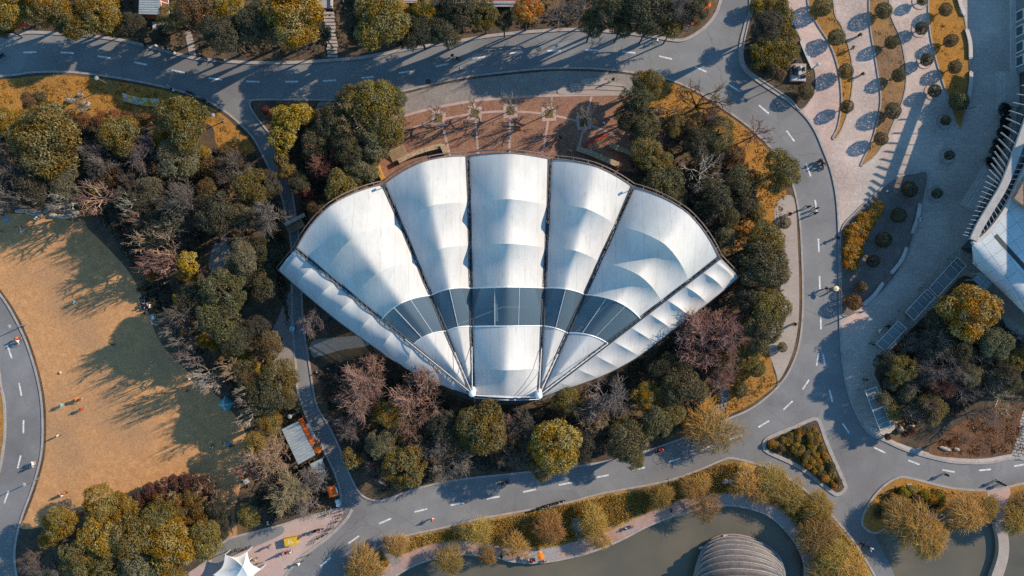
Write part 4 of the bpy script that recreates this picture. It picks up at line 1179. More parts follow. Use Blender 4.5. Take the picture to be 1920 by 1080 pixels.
bare(602, 292, 36, 'dpk', 'dense round crown left of the plaza clump', True); bare(612, 320, 26, 'dpk', 'lower half of the dark pink pair', True); bare(664, 222, 34, 'tan', 'pale, inside the plaza clump', False, hgt=9.5)
tree(577, 360, 17, 'rd', '', label='rosy red shrub beside the lane'); tree(582, 380, 13, 'rd', '', label='rosy red shrub just below its larger twin by the lane')
# ---------------- fan island, south side
for a in [
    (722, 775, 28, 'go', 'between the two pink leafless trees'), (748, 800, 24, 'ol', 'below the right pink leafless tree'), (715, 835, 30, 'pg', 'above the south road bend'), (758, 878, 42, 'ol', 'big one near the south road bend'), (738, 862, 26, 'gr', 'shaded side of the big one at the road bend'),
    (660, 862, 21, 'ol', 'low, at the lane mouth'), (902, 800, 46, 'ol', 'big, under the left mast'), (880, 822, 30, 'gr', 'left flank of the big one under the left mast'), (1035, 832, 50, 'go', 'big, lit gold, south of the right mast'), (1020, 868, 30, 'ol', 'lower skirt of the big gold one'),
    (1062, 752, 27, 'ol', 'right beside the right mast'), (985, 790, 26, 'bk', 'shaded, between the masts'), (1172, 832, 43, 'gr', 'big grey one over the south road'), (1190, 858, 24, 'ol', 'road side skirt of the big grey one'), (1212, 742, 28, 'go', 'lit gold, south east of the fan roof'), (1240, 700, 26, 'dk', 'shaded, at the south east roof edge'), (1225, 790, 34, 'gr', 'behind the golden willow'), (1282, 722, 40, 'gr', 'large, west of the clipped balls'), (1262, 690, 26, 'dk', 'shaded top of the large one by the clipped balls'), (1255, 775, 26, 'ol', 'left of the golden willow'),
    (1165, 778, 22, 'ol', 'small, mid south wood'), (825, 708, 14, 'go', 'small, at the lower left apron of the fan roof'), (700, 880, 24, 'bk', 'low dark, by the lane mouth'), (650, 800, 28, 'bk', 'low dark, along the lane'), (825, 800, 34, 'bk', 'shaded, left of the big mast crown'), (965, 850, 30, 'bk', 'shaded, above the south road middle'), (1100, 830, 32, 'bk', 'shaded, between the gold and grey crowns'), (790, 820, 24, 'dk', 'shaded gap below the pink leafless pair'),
    (1400, 668, 24, 'ol', 'low, beside the clipped balls'), (1375, 660, 22, 'go', 'gold, right of the big pink leafless tree'),
]:
    tree(*a)
for a in [(672, 735, 52, 'pk', 'left of the pair below the fan roof'), (690, 700, 40, 'pk', 'upper one of the pair below the fan roof'), (785, 738, 54, 'pk', 'right of the pair below the fan roof'), (765, 805, 32, 'pk', 'small one below the pink pair'), (845, 870, 40, 'gy', 'sparse, over the south road kerb'), (820, 835, 36, 'gy', 'sparse, shaded, behind the kerb one'),
          (1135, 745, 48, 'gy', 'below the right apron of the fan roof'), (1115, 780, 40, 'tan', 'lower one below the right apron'), (1325, 632, 62, 'pk', 'largest, right of the fan roof'), (1300, 600, 36, 'pk', 'behind the largest one right of the fan roof'), (1360, 610, 34, 'pk', 'right flank of the largest pink one'), (1350, 705, 26, 'pk', 'low, among the clipped balls'), (960, 795, 24, 'pk', 'small, between the two mast trees'), (1355, 680, 30, 'tan', 'behind the clipped balls', )]:
    bare(*a)
will(1318, 792, 46, 'at the south road bend, orange-gold'); will(1345, 810, 52, 'spreading over the south road', 'wil')
ball(1418, 691, 15, 'right of two on the south east lawn', 'gr'); ball(1387, 731, 14, 'left of two on the south east lawn, lower', 'gr')
# ---------------- fan island, east side
for a in [
    (1218, 155, 30, 'ol', 'top of the clump right of the brick plaza'), (1200, 185, 32, 'gr', 'middle of the clump right of the brick plaza'), (1182, 220, 28, 'dk', 'lower, over the brick plaza shadow'), (1205, 240, 30, 'gr', 'behind the stone benches, upper'), (1215, 285, 34, 'ol', 'behind the stone benches, lower'), (1232, 310, 30, 'ol', 'right of the stone benches'), (1245, 345, 36, 'gr', 'above the right rim of the fan roof'), (1225, 325, 26, 'dk', 'shaded, at the right rim of the fan roof'),
    (1265, 370, 26, 'pg', 'at the rim below the white leafless tree'), (1345, 252, 32, 'gr', 'round grey shaded, by the thin roadside trees'), (1310, 268, 32, 'dk', 'shaded, left of the round grey one'), (1375, 292, 20, 'br', 'small brown dome near the road lawn'), (1340, 372, 38, 'dk', 'below the white leafless tree'), (1385, 345, 32, 'gr', 'right of the white leafless tree'), (1395, 375, 28, 'dk', 'low, by the east lawn'), (1330, 405, 30, 'bk', 'shaded, near the rim'), (1365, 405, 28, 'gr', 'upper right of the rim corner'),
    (1466, 322, 42, 'ol', 'alone at the east road kerb'), (1357, 440, 24, 'pg', 'beside the orange bush'), (1385, 437, 17, 'or', 'autumn bush at the rim'), (1440, 455, 38, 'ol', 'top of the east kerb row'), (1432, 500, 44, 'gr', 'second of the east kerb row'), (1455, 505, 30, 'ol', 'kerb side of the east row'), (1400, 490, 28, 'dk', 'shaded inner side of the east row'), (1440, 575, 36, 'ol', 'third of the east kerb row'), (1428, 618, 36, 'gr', 'last of the east kerb row'), (1405, 560, 30, 'bk', 'shaded, behind the east row'), (1385, 530, 20, 'or', 'brown, at the right corner of the fan roof'), (1400, 610, 24, 'dk', 'low, inside the east row'),
    (1300, 235, 24, 'br', 'thin scrub on the east lawn'), (1265, 235, 24, 'ol', 'scrub beside the bare roadside tree'), (1420, 400, 20, 'ol', 'low, on the east lawn strip'),
]:
    if a[3] == 'or': tree(a[0], a[1], a[2], 'or', a[4], color=(.27, .13, .03) if a[1] < 500 else (.20, .10, .04))
    else: tree(*a)
bare(1318, 322, 50, 'wh', 'bright, right of the fan roof rim', False, hgt=8); bare(1310, 195, 56, 'br', 'thin, leaning over the east lawn and road', False, hgt=7)
bare(1245, 225, 34, 'tan', 'right of the brick plaza clump', False); bare(1420, 250, 34, 'dpk', 'thin, over the road kerb north of the lone tree', False, hgt=6); bare(1385, 380, 34, 'gy', 'on the east lawn strip', False); bare(1350, 395, 26, 'gy', 'twiggy, low above the rim', True); bare(1330, 228, 26, 'gy', 'fine, behind the round grey one', True); bare(1410, 520, 22, 'tan', 'low at the right roof corner', True)
ball(1472, 418, 11, 'on the east pavement, upper', 'pg'); ball(1467, 651, 11, 'on the east pavement, lower', 'pg')
# ---------------- young trees of the brick plaza, in square pits
pits = [(822, 222), (890, 213), (957, 208), (1029, 214), (1094, 230)]
for i, (x, y) in enumerate(pits):
    wd = ('first', 'second', 'third', 'fourth', 'fifth')[i]
    c = P(x, y)
    pit = thing('tree_pit', f'square stone tree surround, {wd} from the left on the brick plaza', 'tree surround', (c.x, c.y, 0.1), 0.05 * (i - 2), 'tree surrounds of the brick plaza')
    sq = lambda a: [(-a, -a), (a, -a), (a, a), (-a, a)]
    part('stone_frame', MB().prism(sq(1.15), 0, 0.035, holes=[sq(0.66)[::-1]]).mesh('stone_frame'), pit, M_pink)
    part('earth', MB().prism(sq(0.66), 0, 0.026).mesh('earth'), pit, surf('pit_moss', (.10, .08, .03), (.19, .14, .04), scale=2))
    R_ = 38 / S; h = 6.2
    t = thing('bare_tree', f'slender young leafless tree, {wd} from the left on the brick plaza', 'tree', (c.x, c.y, 0.12), 1.3 * i, 'young trees of the brick plaza')
    a_, b_ = SPARSE[i % 3]
    part('trunk', a_, t, M_twig, color=(.20, .155, .115), sc=(R_ * .62, R_ * .62, h)); part('crown', b_, t, M_twig, color=(.30, .25, .21), sc=(R_ * .62, R_ * .62, h))
# ---------------- plaza balls
for i, (x, y, r) in enumerate(((1542, 12, 17), (1568, 70, 17), (1586, 134, 16), (1588, 200, 13))):
    ball(x, y, r, f'in the golden bed behind the cyclists, {("first", "second", "third", "fourth")[i]} from the top', 'gr', hc=2.0)
for i, (x, y, r) in enumerate(((1657, 20, 14), (1671, 80, 15), (1685, 141, 14), (1674, 208, 15), (1652, 260, 14))):
    ball(x, y, r, f'in the brown middle bed, {("first", "second", "third", "fourth", "fifth")[i]} from the top', 'gr', hc=2.0)
for i, (x, y, r) in enumerate(((1773, 18, 13), (1783, 76, 14), (1790, 126, 14), (1798, 190, 17))):
    ball(x, y, r, f'in the right golden bed, {("first", "second", "third", "fourth")[i]} from the top', 'gr', hc=2.0)
for i, (x, y, r) in enumerate(((1729, 0, 11), (1728, 53, 11), (1738, 112, 11), (1752, 170, 11), (1773, 226, 10), (1780, 291, 11), (1757, 363, 11))):
    ball(x, y, r, f'in a paving ring, {("first", "second", "third", "fourth", "fifth", "sixth", "seventh")[i]} of the row', 'dk', hc=1.7)
    c = P(x, y, 0.9)
    struct('paving_ring', MB().torus((c.x, c.y, Z1 + 0.02), 1.25, 0.10, 'Z', 24, 6).mesh('paving_ring'), M_kerb)
for i, (x, y, r) in enumerate(((1705, 355, 16), (1685, 404, 16), (1657, 450, 14), (1638, 490, 14), (1615, 538, 12))):
    ball(x, y, r, f'in the shaded leaf shaped bed, {("first", "second", "third", "fourth", "fifth")[i]} from its tip', 'gr' if i == 4 else 'dk', hc=1.8)
ball(1600, 566, 14, '', label='orange tinged ball shrub at the foot of the leaf shaped bed', color=(.17, .075, .02), hc=1.8); ball(1511, 172, 16, 'beside the grey monument', 'br', hc=2.0)
# hedge block and trees of the corner bed
for i, (x, y, r) in enumerate(((1425, 100, 20), (1445, 112, 20), (1465, 118, 18), (1478, 100, 18), (1435, 85, 18), (1455, 90, 20), (1475, 78, 18), (1425, 118, 16), (1468, 55, 18), (1472, 32, 16), (1466, 12, 15), (1484, 65, 12), (1490, 92, 10), (1420, 12, 16), (1440, 5, 16))):
    tree(x, y, r, 'hedge', '', label='leafy clump of the olive hedge in the corner bed', group='olive hedge of the corner bed', color=jcol((.18, .135, .035), .08), hgt=1.6, name='hedge_clump')
tree(1438, 48, 28, 'bk', 'standing in the hedge of the corner bed'); tree(1421, 60, 16, 'bk', 'small, left edge of the corner bed'); tree(1460, 140, 14, 'br', 'small, below the hedge near the monument'); tree(1450, 128, 12, 'gr', 'small, low end of the corner hedge'); tree(1421, 6, 6, 'ye', '', label='tiny yellow ball shrub at the top of the corner bed')
# orange flower strip of the leaf shaped bed
for i, (x, y) in enumerate([(1647, 388), (1640, 398), (1632, 402), (1634, 412), (1622, 408), (1625, 420), (1612, 418), (1614, 430), (1618, 440), (1602, 428), (1604, 442), (1608, 454), (1593, 438), (1594, 452), (1598, 466), (1604, 470), (1589, 466), (1592, 480), (1600, 484), (1590, 494), (1596, 498)]):
    tree(x, y, 12.5, 'or', '', label='orange-gold flower clump in the curved strip of the leaf shaped bed', group='orange flower strip', color=jcol((.46, .22, .025), .12), hgt=0.45, name='flower_clump')
# ---------------- south-east wood
for a in [
    (1812, 582, 52, 'go', 'largest, beside the pergola'), (1850, 600, 26, 'go', 'right lobe of the largest by the pergola'), (1775, 600, 34, 'dk', 'shaded side of the largest by the pergola'), (1835, 630, 22, 'ol', 'lower lobe of the largest by the pergola'), (1752, 645, 36, 'bk', 'shaded, under the pergola row'), (1712, 640, 26, 'bk', 'round and dark, at the middle pergola'), (1800, 655, 32, 'dk', 'shaded, centre of the south east wood'), (1858, 640, 34, 'pg', 'pale speckled, right of the wood centre'), (1832, 668, 26, 'bk', 'shaded, below the pale speckled one'),
    (1690, 690, 28, 'ol', 'left edge, near the pergola corner'), (1662, 680, 22, 'bk', 'dark, at the pergola corner'), (1672, 718, 14, 'pg', 'small round, left edge of the south east wood'), (1655, 748, 15, 'pg', 'small round, beside the lower pergola'), (1700, 742, 17, 'pg', 'small tall, right of the round pair'), (1675, 774, 16, 'ol', 'small round, foot of the lower pergola'), (1820, 700, 22, 'pg', 'small, lit, middle of the south east wood'), (1906, 676, 24, 'go', 'gold, right frame edge'), (1880, 690, 24, 'dk', 'dark, left of the gold one at right frame edge'), (1898, 712, 22, 'gr', 'low, right frame edge'), (1748, 768, 28, 'ol', 'half bare, lower middle of the south east wood'), (1705, 770, 22, 'bk', 'dark, beside the two boulders'), (1740, 660, 18, 'tan', 'dry, right of the middle pergola'), (1895, 640, 26, 'bk', 'dark, right frame edge above the gold one'),
]:
    tree(*a)
for a in [(1738, 690, 34, 'gy', 'fine, centre left of the south east wood', True), (1790, 690, 32, 'gy', 'fine, centre of the south east wood', True), (1732, 765, 34, 'pk', 'over the half bare crown', True), (1760, 725, 30, 'dpk', 'reddish haze, lower middle', True), (1880, 750, 36, 'tan', 'thin, over the rusty slope', False), (1810, 735, 28, 'gy', 'thin, on the bare ground of the south east wood', False), (1850, 775, 26, 'gy', 'thin, low on the rusty slope', False), (1865, 700, 26, 'gy', 'twiggy, right of the small lit one', True), (1700, 715, 26, 'gy', 'twiggy, behind the small round ones', True)]:
    bare(*a)
tree(1664, 820, 7, 'rd', '', label='small crimson shrub near the lower pergola, left'); tree(1708, 808, 9, 'rd', '', label='small crimson shrub right of the boulders'); tree(1695, 814, 7, 'rd', '', label='small crimson shrub below the boulders'); tree(1782, 830, 8, 'or', '', label='small orange shrub beside the two logs', color=(.2, .07, .02))
# ---------------- willow bank and corner
W_ = [(682, 1062, 38, 'at the left tip of the bank'), (742, 1022, 26, 'beside the slab path of the bank'), (790, 1012, 30, 'left part of the bank'), (842, 1050, 34, 'over the water, left part'), (838, 1000, 30, 'by the road, left part of the bank'), (895, 1000, 30, 'between road and the red walk'), (914, 1044, 20, 'small one over the water'), (950, 985, 30, 'left of the stepping path'), (968, 1025, 30, 'left of the group with the orange umbrella'), (1030, 990, 34, 'left side of the bank path'), (1112, 975, 32, 'right side of the bank path'), (1120, 1005, 28, 'lower right of the bank path'), (1180, 945, 26, 'above the pair on the bank'), (1240, 930, 26, 'mid bank, road side'), (1305, 912, 30, 'left of the white boulder'), (1322, 952, 38, 'hanging over the water north of the shell'), (1400, 905, 36, 'around the yellow boards'), (1445, 900, 36, 'at the bend of the bank'), (1480, 925, 34, 'above the wooden steps'), (1425, 925, 26, 'over the red walk at the bend'), (1535, 950, 32, 'above right of the wooden steps'), (1535, 1005, 46, 'below the wooden steps'), (1560, 1040, 44, 'second below the wooden steps'), (1590, 1065, 44, 'at the bottom edge of the bank'), (1545, 1075, 36, 'bottom edge, beside the lake walk')]
for i, (x, y, r, wh) in enumerate(W_):
    if i in (2, 4, 7, 12): continue
    will(x, y, r, wh, 'wil' if i % 3 else 'wil2')
for x, y, r, wh in ((1722, 985, 50, 'biggest, over the right pond'), (1690, 970, 36, 'left flank of the biggest by the right pond'), (1742, 1010, 40, 'lower half of the biggest by the right pond'), (1812, 965, 40, 'middle of the right pond shore'), (1850, 955, 26, 'left of the pond causeway'), (1905, 975, 36, 'right of the pond causeway'), (1925, 945, 30, 'at the right frame edge')): will(x, y, r, wh, 'wil' if x != 1690 else 'wil2')
# flower clumps: corner bed by the ponds and triangle island
for i, (x, y, c, r) in enumerate([(1658, 947, 'or', 9), (1677, 934, 'or', 10), (1694, 924, 'ye', 12), (1708, 918, 'ye', 13), (1697, 940, 'go', 12), (1734, 926, 'ye', 10), (1749, 936, 'or', 10), (1760, 930, 'ye', 11), (1765, 940, 'go', 10), (1718, 935, 'br', 12), (1668, 955, 'br', 10), (1645, 962, 'br', 10), (1682, 948, 'rd', 9)]):
    tree(x, y, r, c, '', label=f'{WORD[c]} flowering clump in the pond corner bed', group='flowering clumps of the pond corner bed', hgt=0.7, name='flower_clump', color=jcol({'or': (.42, .19, .02), 'ye': (.33, .23, .02)}.get(c, COLS[c])))
tri_poly = I_tri
k = 0
fr = random.Random(3)
while k < 84:
    x, y = fr.uniform(1440, 1580), fr.uniform(792, 920)
    if not inside((x, y), [(1446, 833), (1490, 812), (1522, 797), (1530, 802), (1545, 842), (1571, 903), (1572, 914), (1555, 908), (1500, 864)]): continue
    c = fr.choice(['or', 'or', 'or', 'ye', 'ye', 'ye', 'go', 'ol', 'gr', 'br'])
    r = fr.uniform(5, 9.5)
    tree(x, y, r, c, '', label=f'{WORD[c]} flowering clump on the triangular traffic island', group='flowering clumps of the triangular island', hgt=0.6, name='flower_clump', color=jcol({'or': (.42, .17, .02), 'ye': (.36, .22, .02)}.get(c, COLS[c])))
    k += 1
# dark palms in the planting strip of the right building
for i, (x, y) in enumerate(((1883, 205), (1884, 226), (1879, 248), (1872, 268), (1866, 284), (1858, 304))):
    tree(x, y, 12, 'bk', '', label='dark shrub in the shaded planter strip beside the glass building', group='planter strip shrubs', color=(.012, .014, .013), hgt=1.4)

# ---------------- undergrowth and tall dry grass: nobody could count it
def undergrowth(name, pxpoly, n, size, hmax, cols, label, mat, upright=0.0, seed=1, avoid=()):
    global rng
    rng = np.random.default_rng(seed)
    rr = random.Random(seed)
    xs = [p[0] for p in pxpoly]; ys = [p[1] for p in pxpoly]
    C = []
    while len(C) < n:
        cx, cy = rr.uniform(min(xs), max(xs)), rr.uniform(min(ys), max(ys))
        if not inside((cx, cy), pxpoly): continue
        m = rr.randint(8, 30); rad = rr.uniform(4, 11); top = rr.uniform(0.25, 1) * hmax
        for _ in range(m):
            a = rr.uniform(0, 6.28); q = rad * math.sqrt(rr.random())
            x, y = cx + q * math.cos(a), cy + q * math.sin(a)
            if not inside((x, y), pxpoly) or any((x - ax) ** 2 + (y - ay) ** 2 < ar * ar for ax, ay, ar in avoid): continue
            w_ = P(x, y); C.append((w_.x, w_.y, 0.12 + top * (1 - (q / rad) ** 2) * rr.uniform(.5, 1)))
    C = np.array(C[:n]); m = len(C)
    if upright:
        d = rng.normal(0, 0.9, (m, 3)); d[:, 2] = .75; d /= np.linalg.norm(d, axis=1)[:, None]
        segs = [(c * np.array([1, 1, 0]) + np.array([0, 0, .1]), c + dd * size * rng.uniform(.7, 1.5), 0.045, 0.02) for c, dd in zip(C, d)]
        me = seg_mesh(name, segs, rng.uniform(0, 1, m))
    else:
        V, F = leaves(C, np.tile(np.array([[0, 0, 1.0]]), (m, 1)), size, jit=0.8)
        me = np_mesh(name, V, F, {'tone': np.repeat(rng.uniform(0, 1, m), 4), 'hue': np.repeat(rng.uniform(0, 1, m), 4)})
    o = part(name, me, None, mat, color=cols)
    tag(o, label, 'undergrowth', None, 'stuff')
    return o


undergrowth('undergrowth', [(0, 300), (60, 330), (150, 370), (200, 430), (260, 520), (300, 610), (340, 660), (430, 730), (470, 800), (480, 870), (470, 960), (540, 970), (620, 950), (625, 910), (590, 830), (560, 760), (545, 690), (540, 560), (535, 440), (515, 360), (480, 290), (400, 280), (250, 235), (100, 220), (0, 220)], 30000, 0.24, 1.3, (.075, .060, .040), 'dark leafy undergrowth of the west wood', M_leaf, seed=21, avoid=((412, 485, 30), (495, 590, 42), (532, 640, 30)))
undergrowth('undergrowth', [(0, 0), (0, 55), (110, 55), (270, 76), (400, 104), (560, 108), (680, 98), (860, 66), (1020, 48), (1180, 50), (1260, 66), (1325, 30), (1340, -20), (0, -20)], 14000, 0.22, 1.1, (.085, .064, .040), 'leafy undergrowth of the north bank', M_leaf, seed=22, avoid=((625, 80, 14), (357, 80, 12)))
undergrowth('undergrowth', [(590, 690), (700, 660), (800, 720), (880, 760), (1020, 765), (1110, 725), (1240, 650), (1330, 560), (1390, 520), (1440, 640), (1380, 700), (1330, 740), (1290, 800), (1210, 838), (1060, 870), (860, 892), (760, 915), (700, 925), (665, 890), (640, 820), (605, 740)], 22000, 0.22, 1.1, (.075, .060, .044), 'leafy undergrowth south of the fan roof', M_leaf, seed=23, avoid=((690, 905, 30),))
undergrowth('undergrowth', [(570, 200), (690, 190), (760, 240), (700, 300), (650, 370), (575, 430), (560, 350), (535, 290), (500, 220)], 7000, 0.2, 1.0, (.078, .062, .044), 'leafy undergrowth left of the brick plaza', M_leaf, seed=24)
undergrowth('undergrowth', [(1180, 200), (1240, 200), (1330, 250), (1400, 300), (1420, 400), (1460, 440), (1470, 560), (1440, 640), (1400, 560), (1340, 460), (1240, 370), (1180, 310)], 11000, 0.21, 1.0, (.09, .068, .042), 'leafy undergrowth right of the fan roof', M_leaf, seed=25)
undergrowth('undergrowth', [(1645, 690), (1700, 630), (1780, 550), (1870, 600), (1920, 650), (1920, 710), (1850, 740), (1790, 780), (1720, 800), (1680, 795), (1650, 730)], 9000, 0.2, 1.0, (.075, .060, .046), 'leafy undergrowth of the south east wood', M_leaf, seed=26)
undergrowth('dry_grass', [(660, 1075), (700, 1045), (760, 1012), (890, 982), (960, 969), (1130, 932), (1240, 912), (1350, 872), (1380, 868), (1440, 886), (1480, 906), (1560, 976), (1600, 1026), (1630, 1080), (1540, 1080), (1520, 1020), (1465, 952), (1390, 922), (1300, 928), (1200, 965), (1090, 1010), (1000, 1028), (880, 1010), (820, 1015), (760, 1034), (705, 1078)], 42000, 0.40, 0.4, (.52, .32, .09), 'tall golden dry grass covering the willow bank', M_willow, upright=1, seed=27, avoid=((1082, 985, 14), (732, 1040, 16)))
undergrowth('dry_grass', [(250, 945), (300, 925), (390, 920), (415, 960), (415, 1010), (350, 1060), (250, 1060), (200, 990)], 9000, 0.35, 0.5, (.32, .20, .055), 'golden dry grass among the shrubs of the south west wood', M_willow, upright=1, seed=28)
undergrowth('fallen_leaves', [(1640, 930), (1690, 908), (1780, 920), (1770, 950), (1690, 985), (1650, 980)], 2200, 0.14, 0.3, (.07, .05, .035), 'brown leaf litter of the pond corner bed', M_leaf, seed=29)
undergrowth('flower_carpet', [(1446, 833), (1490, 810), (1523, 795), (1532, 800), (1546, 838), (1574, 904), (1573, 914), (1556, 910), (1500, 868)], 3600, 0.17, 0.35, (.24, .17, .045), 'golden green ground cover of the triangular island', M_leaf, seed=30)
for i, (pl, n, c_, lb) in enumerate((
    ([(0, 150), (130, 142), (260, 160), (376, 192), (445, 240), (478, 282), (425, 292), (395, 235), (250, 238), (60, 215), (0, 220)], 3500, (.30, .15, .035), 'fallen leaves and tufts on the golden lawn by the north road'),
    ([(1238, 152), (1300, 175), (1400, 242), (1455, 300), (1474, 372), (1445, 480), (1390, 470), (1390, 400), (1330, 260), (1215, 200)], 3500, (.30, .15, .035), 'fallen leaves and tufts on the golden lawn east of the fan roof'),
    ([(1438, 655), (1454, 720), (1398, 763), (1302, 803), (1340, 740), (1400, 660)], 1400, (.30, .15, .035), 'fallen leaves and tufts on the golden lawn at the south east bend'),
    ([(1412, 0), (1396, 100), (1424, 146), (1500, 205), (1527, 150), (1500, 75), (1475, 0)], 1800, (.14, .09, .045), 'leaf litter under the corner hedge'),
    ([(1515, 0), (1555, 80), (1577, 160), (1571, 240), (1590, 200), (1592, 100), (1560, 0)], 900, (.36, .18, .04), 'dry grass tufts of the golden bed behind the cyclists'),
    ([(1632, 0), (1642, 100), (1650, 190), (1622, 304), (1660, 260), (1692, 190), (1690, 110), (1664, 0)], 1500, (.26, .15, .06), 'dry grass tufts of the brown middle bed'),
    ([(1743, 0), (1752, 90), (1778, 180), (1797, 235), (1814, 180), (1810, 60), (1795, 0)], 1300, (.36, .18, .04), 'dry grass tufts of the right golden bed'),
    ([(1740, 846), (1790, 800), (1850, 765), (1920, 730), (1920, 845), (1800, 858)], 2200, (.18, .08, .035), 'rusty leaf litter of the south east slope'),
    ([(1640, 935), (1690, 903), (1800, 922), (1850, 925), (1850, 960), (1700, 965)], 1500, (.36, .19, .04), 'dry grass tufts of the pond corner lawn'))):
    undergrowth('fallen_leaves', pl, n, 0.13, 0.14, c_, lb, M_leaf, seed=40 + i)
# ------------------------------------------------------------------ buildings and street furniture
M_metal = tint('painted_metal', 0.5, 0.4, var=0.12)
M_cloth = tint('woven_cloth', 0.85, 0.1, var=0.18, scale=6)
M_skin = tint('skin', 0.6, 0.3, var=0.05)
M_rub = plain('black_rubber', (0.02, 0.02, 0.02), 0.8, 0.2)
M_rock = surf('pale_rock', (0.30, 0.26, 0.22), (0.46, 0.41, 0.35), scale=1.6, grain=0.3, gscale=6, bump=0.4)
M_bench = surf('bench_stone', (0.42, 0.39, 0.37), (0.55, 0.51, 0.48), scale=1.0, grain=0.1)
M_dark = plain('dark_paint', (0.035, 0.04, 0.045), 0.5, 0.4)
M_roofblue = surf('ribbed_sheet', (0.25, 0.30, 0.335), (0.33, 0.38, 0.415), scale=0.8, grain=0.15, gscale=5, streak=(0.5, 4, 1), rough=0.5, spec=0.4)
M_wood = surf('weathered_wood', (0.24, 0.17, 0.11), (0.36, 0.26, 0.17), scale=1.5, grain=0.2)
M_orange = surf('orange_awning', (0.62, 0.10, 0.015), (0.78, 0.15, 0.03), scale=1.2, grain=0.1)
M_stone = surf('rough_stone', (0.30, 0.21, 0.13), (0.46, 0.35, 0.23), scale=1.8, grain=0.35, gscale=5, c3=(0.40, 0.33, 0.26), s3=1.2)
M_pane = plain('dark_glass', (0.05, 0.07, 0.08), 0.08, 0.8)

# ---- glass building at the right edge
HB = 10.6
hall = thing('glass_hall', 'large blue-grey building with curved louvre canopy and tiled roof at the right edge', 'building', (*P2(1853, 330), 0))
hb = Vector((*P2(1853, 330), 0))


def rel(px, py, h): return P(px, py, h) - hb


fin_out = smooth_curve([(1960, 60), (1925, 140), (1900, 192), (1882, 235), (1869, 272), (1859, 306), (1848, 340), (1838, 368), (1828, 395), (1817, 420), (1806, 440)], False, 6)
beam_c = smooth_curve([(1990, 60), (1960, 140), (1938, 200), (1918, 255), (1900, 305), (1888, 336), (1878, 357), (1864, 380), (1850, 403), (1836, 427), (1826, 450)], False, 6)
edge_c = smooth_curve([(2030, 60), (2000, 140), (1974, 205), (1948, 265), (1928, 308), (1914, 336), (1898, 372), (1880, 402), (1861, 427), (1842, 446), (1826, 456)], False, 6)
M_louv = plain('louvre_metal', (0.36, 0.37, 0.38), 0.5, 0.3)
# body below the canopy
body = [P2(x, y, 0) for x, y in [(1905, 250), (1886, 290), (1868, 330), (1850, 370), (1828, 405), (1800, 440), (1775, 466), (1795, 478), (1850, 525), (1960, 625), (2600, 625), (2600, -300), (1990, -300), (1990, 60), (1935, 170)]]
b2 = [((x - hb.x), (y - hb.y)) for x, y in body]
M_curt = tiles('curtain_wall', (0.05, 0.065, 0.075), (0.07, 0.09, 0.10), (0.24, 0.25, 0.26), 1.6, 3.2, msize=0.08, off=0.0)
part('wall', MB().prism([(x + 2.2, y) for x, y in b2], 0.1, HB - 0.6).mesh('wall'), hall, M_curt)
M_tile = tiles('roof_tiles', (0.44, 0.48, 0.50), (0.49, 0.53, 0.55), (0.28, 0.31, 0.33), 2.0, 2.0, rz=-0.62, msize=0.05, off=0.0)
low = [(1826, 457), (1848, 469), (1874, 492), (1899, 516), (1925, 541), (1990, 603), (2080, 680)]
deck = [rel(x, y, HB).to_2d() for x, y in edge_c] + [rel(x, y, HB).to_2d() for x, y in low[1:]] + [rel(2700, 690, HB).to_2d(), rel(2700, 60, HB).to_2d()]
part('roof_deck', MB().prism([tuple(p) for p in deck], HB - 0.5, HB).mesh('roof_deck'), hall, M_tile)
rows = []
lw = [rel(x, y, HB) for x, y in smooth_curve(low, False, 5)]
for i, p in enumerate(lw):
    d = (lw[min(i + 1, len(lw) - 1)] - lw[max(i - 1, 0)]).normalized()
    n_ = Vector((d.y, -d.x, 0))
    if n_.y > 0: n_ = -n_
    k = min(1, 0.12 + i / 7)
    rows.append([p + n_ * 2.1 * k * math.sin(a) + Vector((0, 0, -2.1 * k * (1 - math.cos(a)) - 0.003)) for a in [math.pi / 2 * j / 8 for j in range(9)]])
part('rolled_eave', MB().grid(rows).mesh('rolled_eave', True), hall, M_tile)
part('roof_slot', ribbon([tuple(rel(1866, 441, HB).to_2d()), tuple(rel(1925, 506, HB).to_2d()), tuple(rel(1990, 580, HB).to_2d())], 0.7, HB - 0.2, HB + 0.012).mesh('roof_slot'), hall, M_dark)
part('canopy_beam', ribbon([tuple(rel(x, y, HB + 0.3).to_2d()) for x, y in beam_c], 1.15, HB - 0.2, HB + 0.35).mesh('canopy_beam'), hall, surf('canopy_concrete', (0.34, 0.32, 0.31), (0.42, 0.40, 0.39), scale=0.8, grain=0.15))
part('roof_edge', ribbon([tuple(rel(x, y, HB + 0.2).to_2d()) for x, y in edge_c], 0.55, HB - 0.6, HB + 0.2).mesh('roof_edge'), hall, M_bench)
part('louvre_ledge', ribbon([tuple(rel(x, y, HB - 2.6).to_2d()) for x, y in [(a[0] + 8, a[1] + 2) for a in beam_c]], 3.4, HB - 2.9, HB - 2.6).mesh('louvre_ledge'), hall, M_pane)
part('canopy_glass', MB().prism([tuple(rel(x, y, HB - .9).to_2d()) for x, y in beam_c] + [tuple(rel(x + 22, y + 3, HB - .9).to_2d()) for x, y in edge_c[::-1]], HB - 1.0, HB - 0.9).mesh('canopy_glass'), hall, M_pane)
nf = len(fin_out)
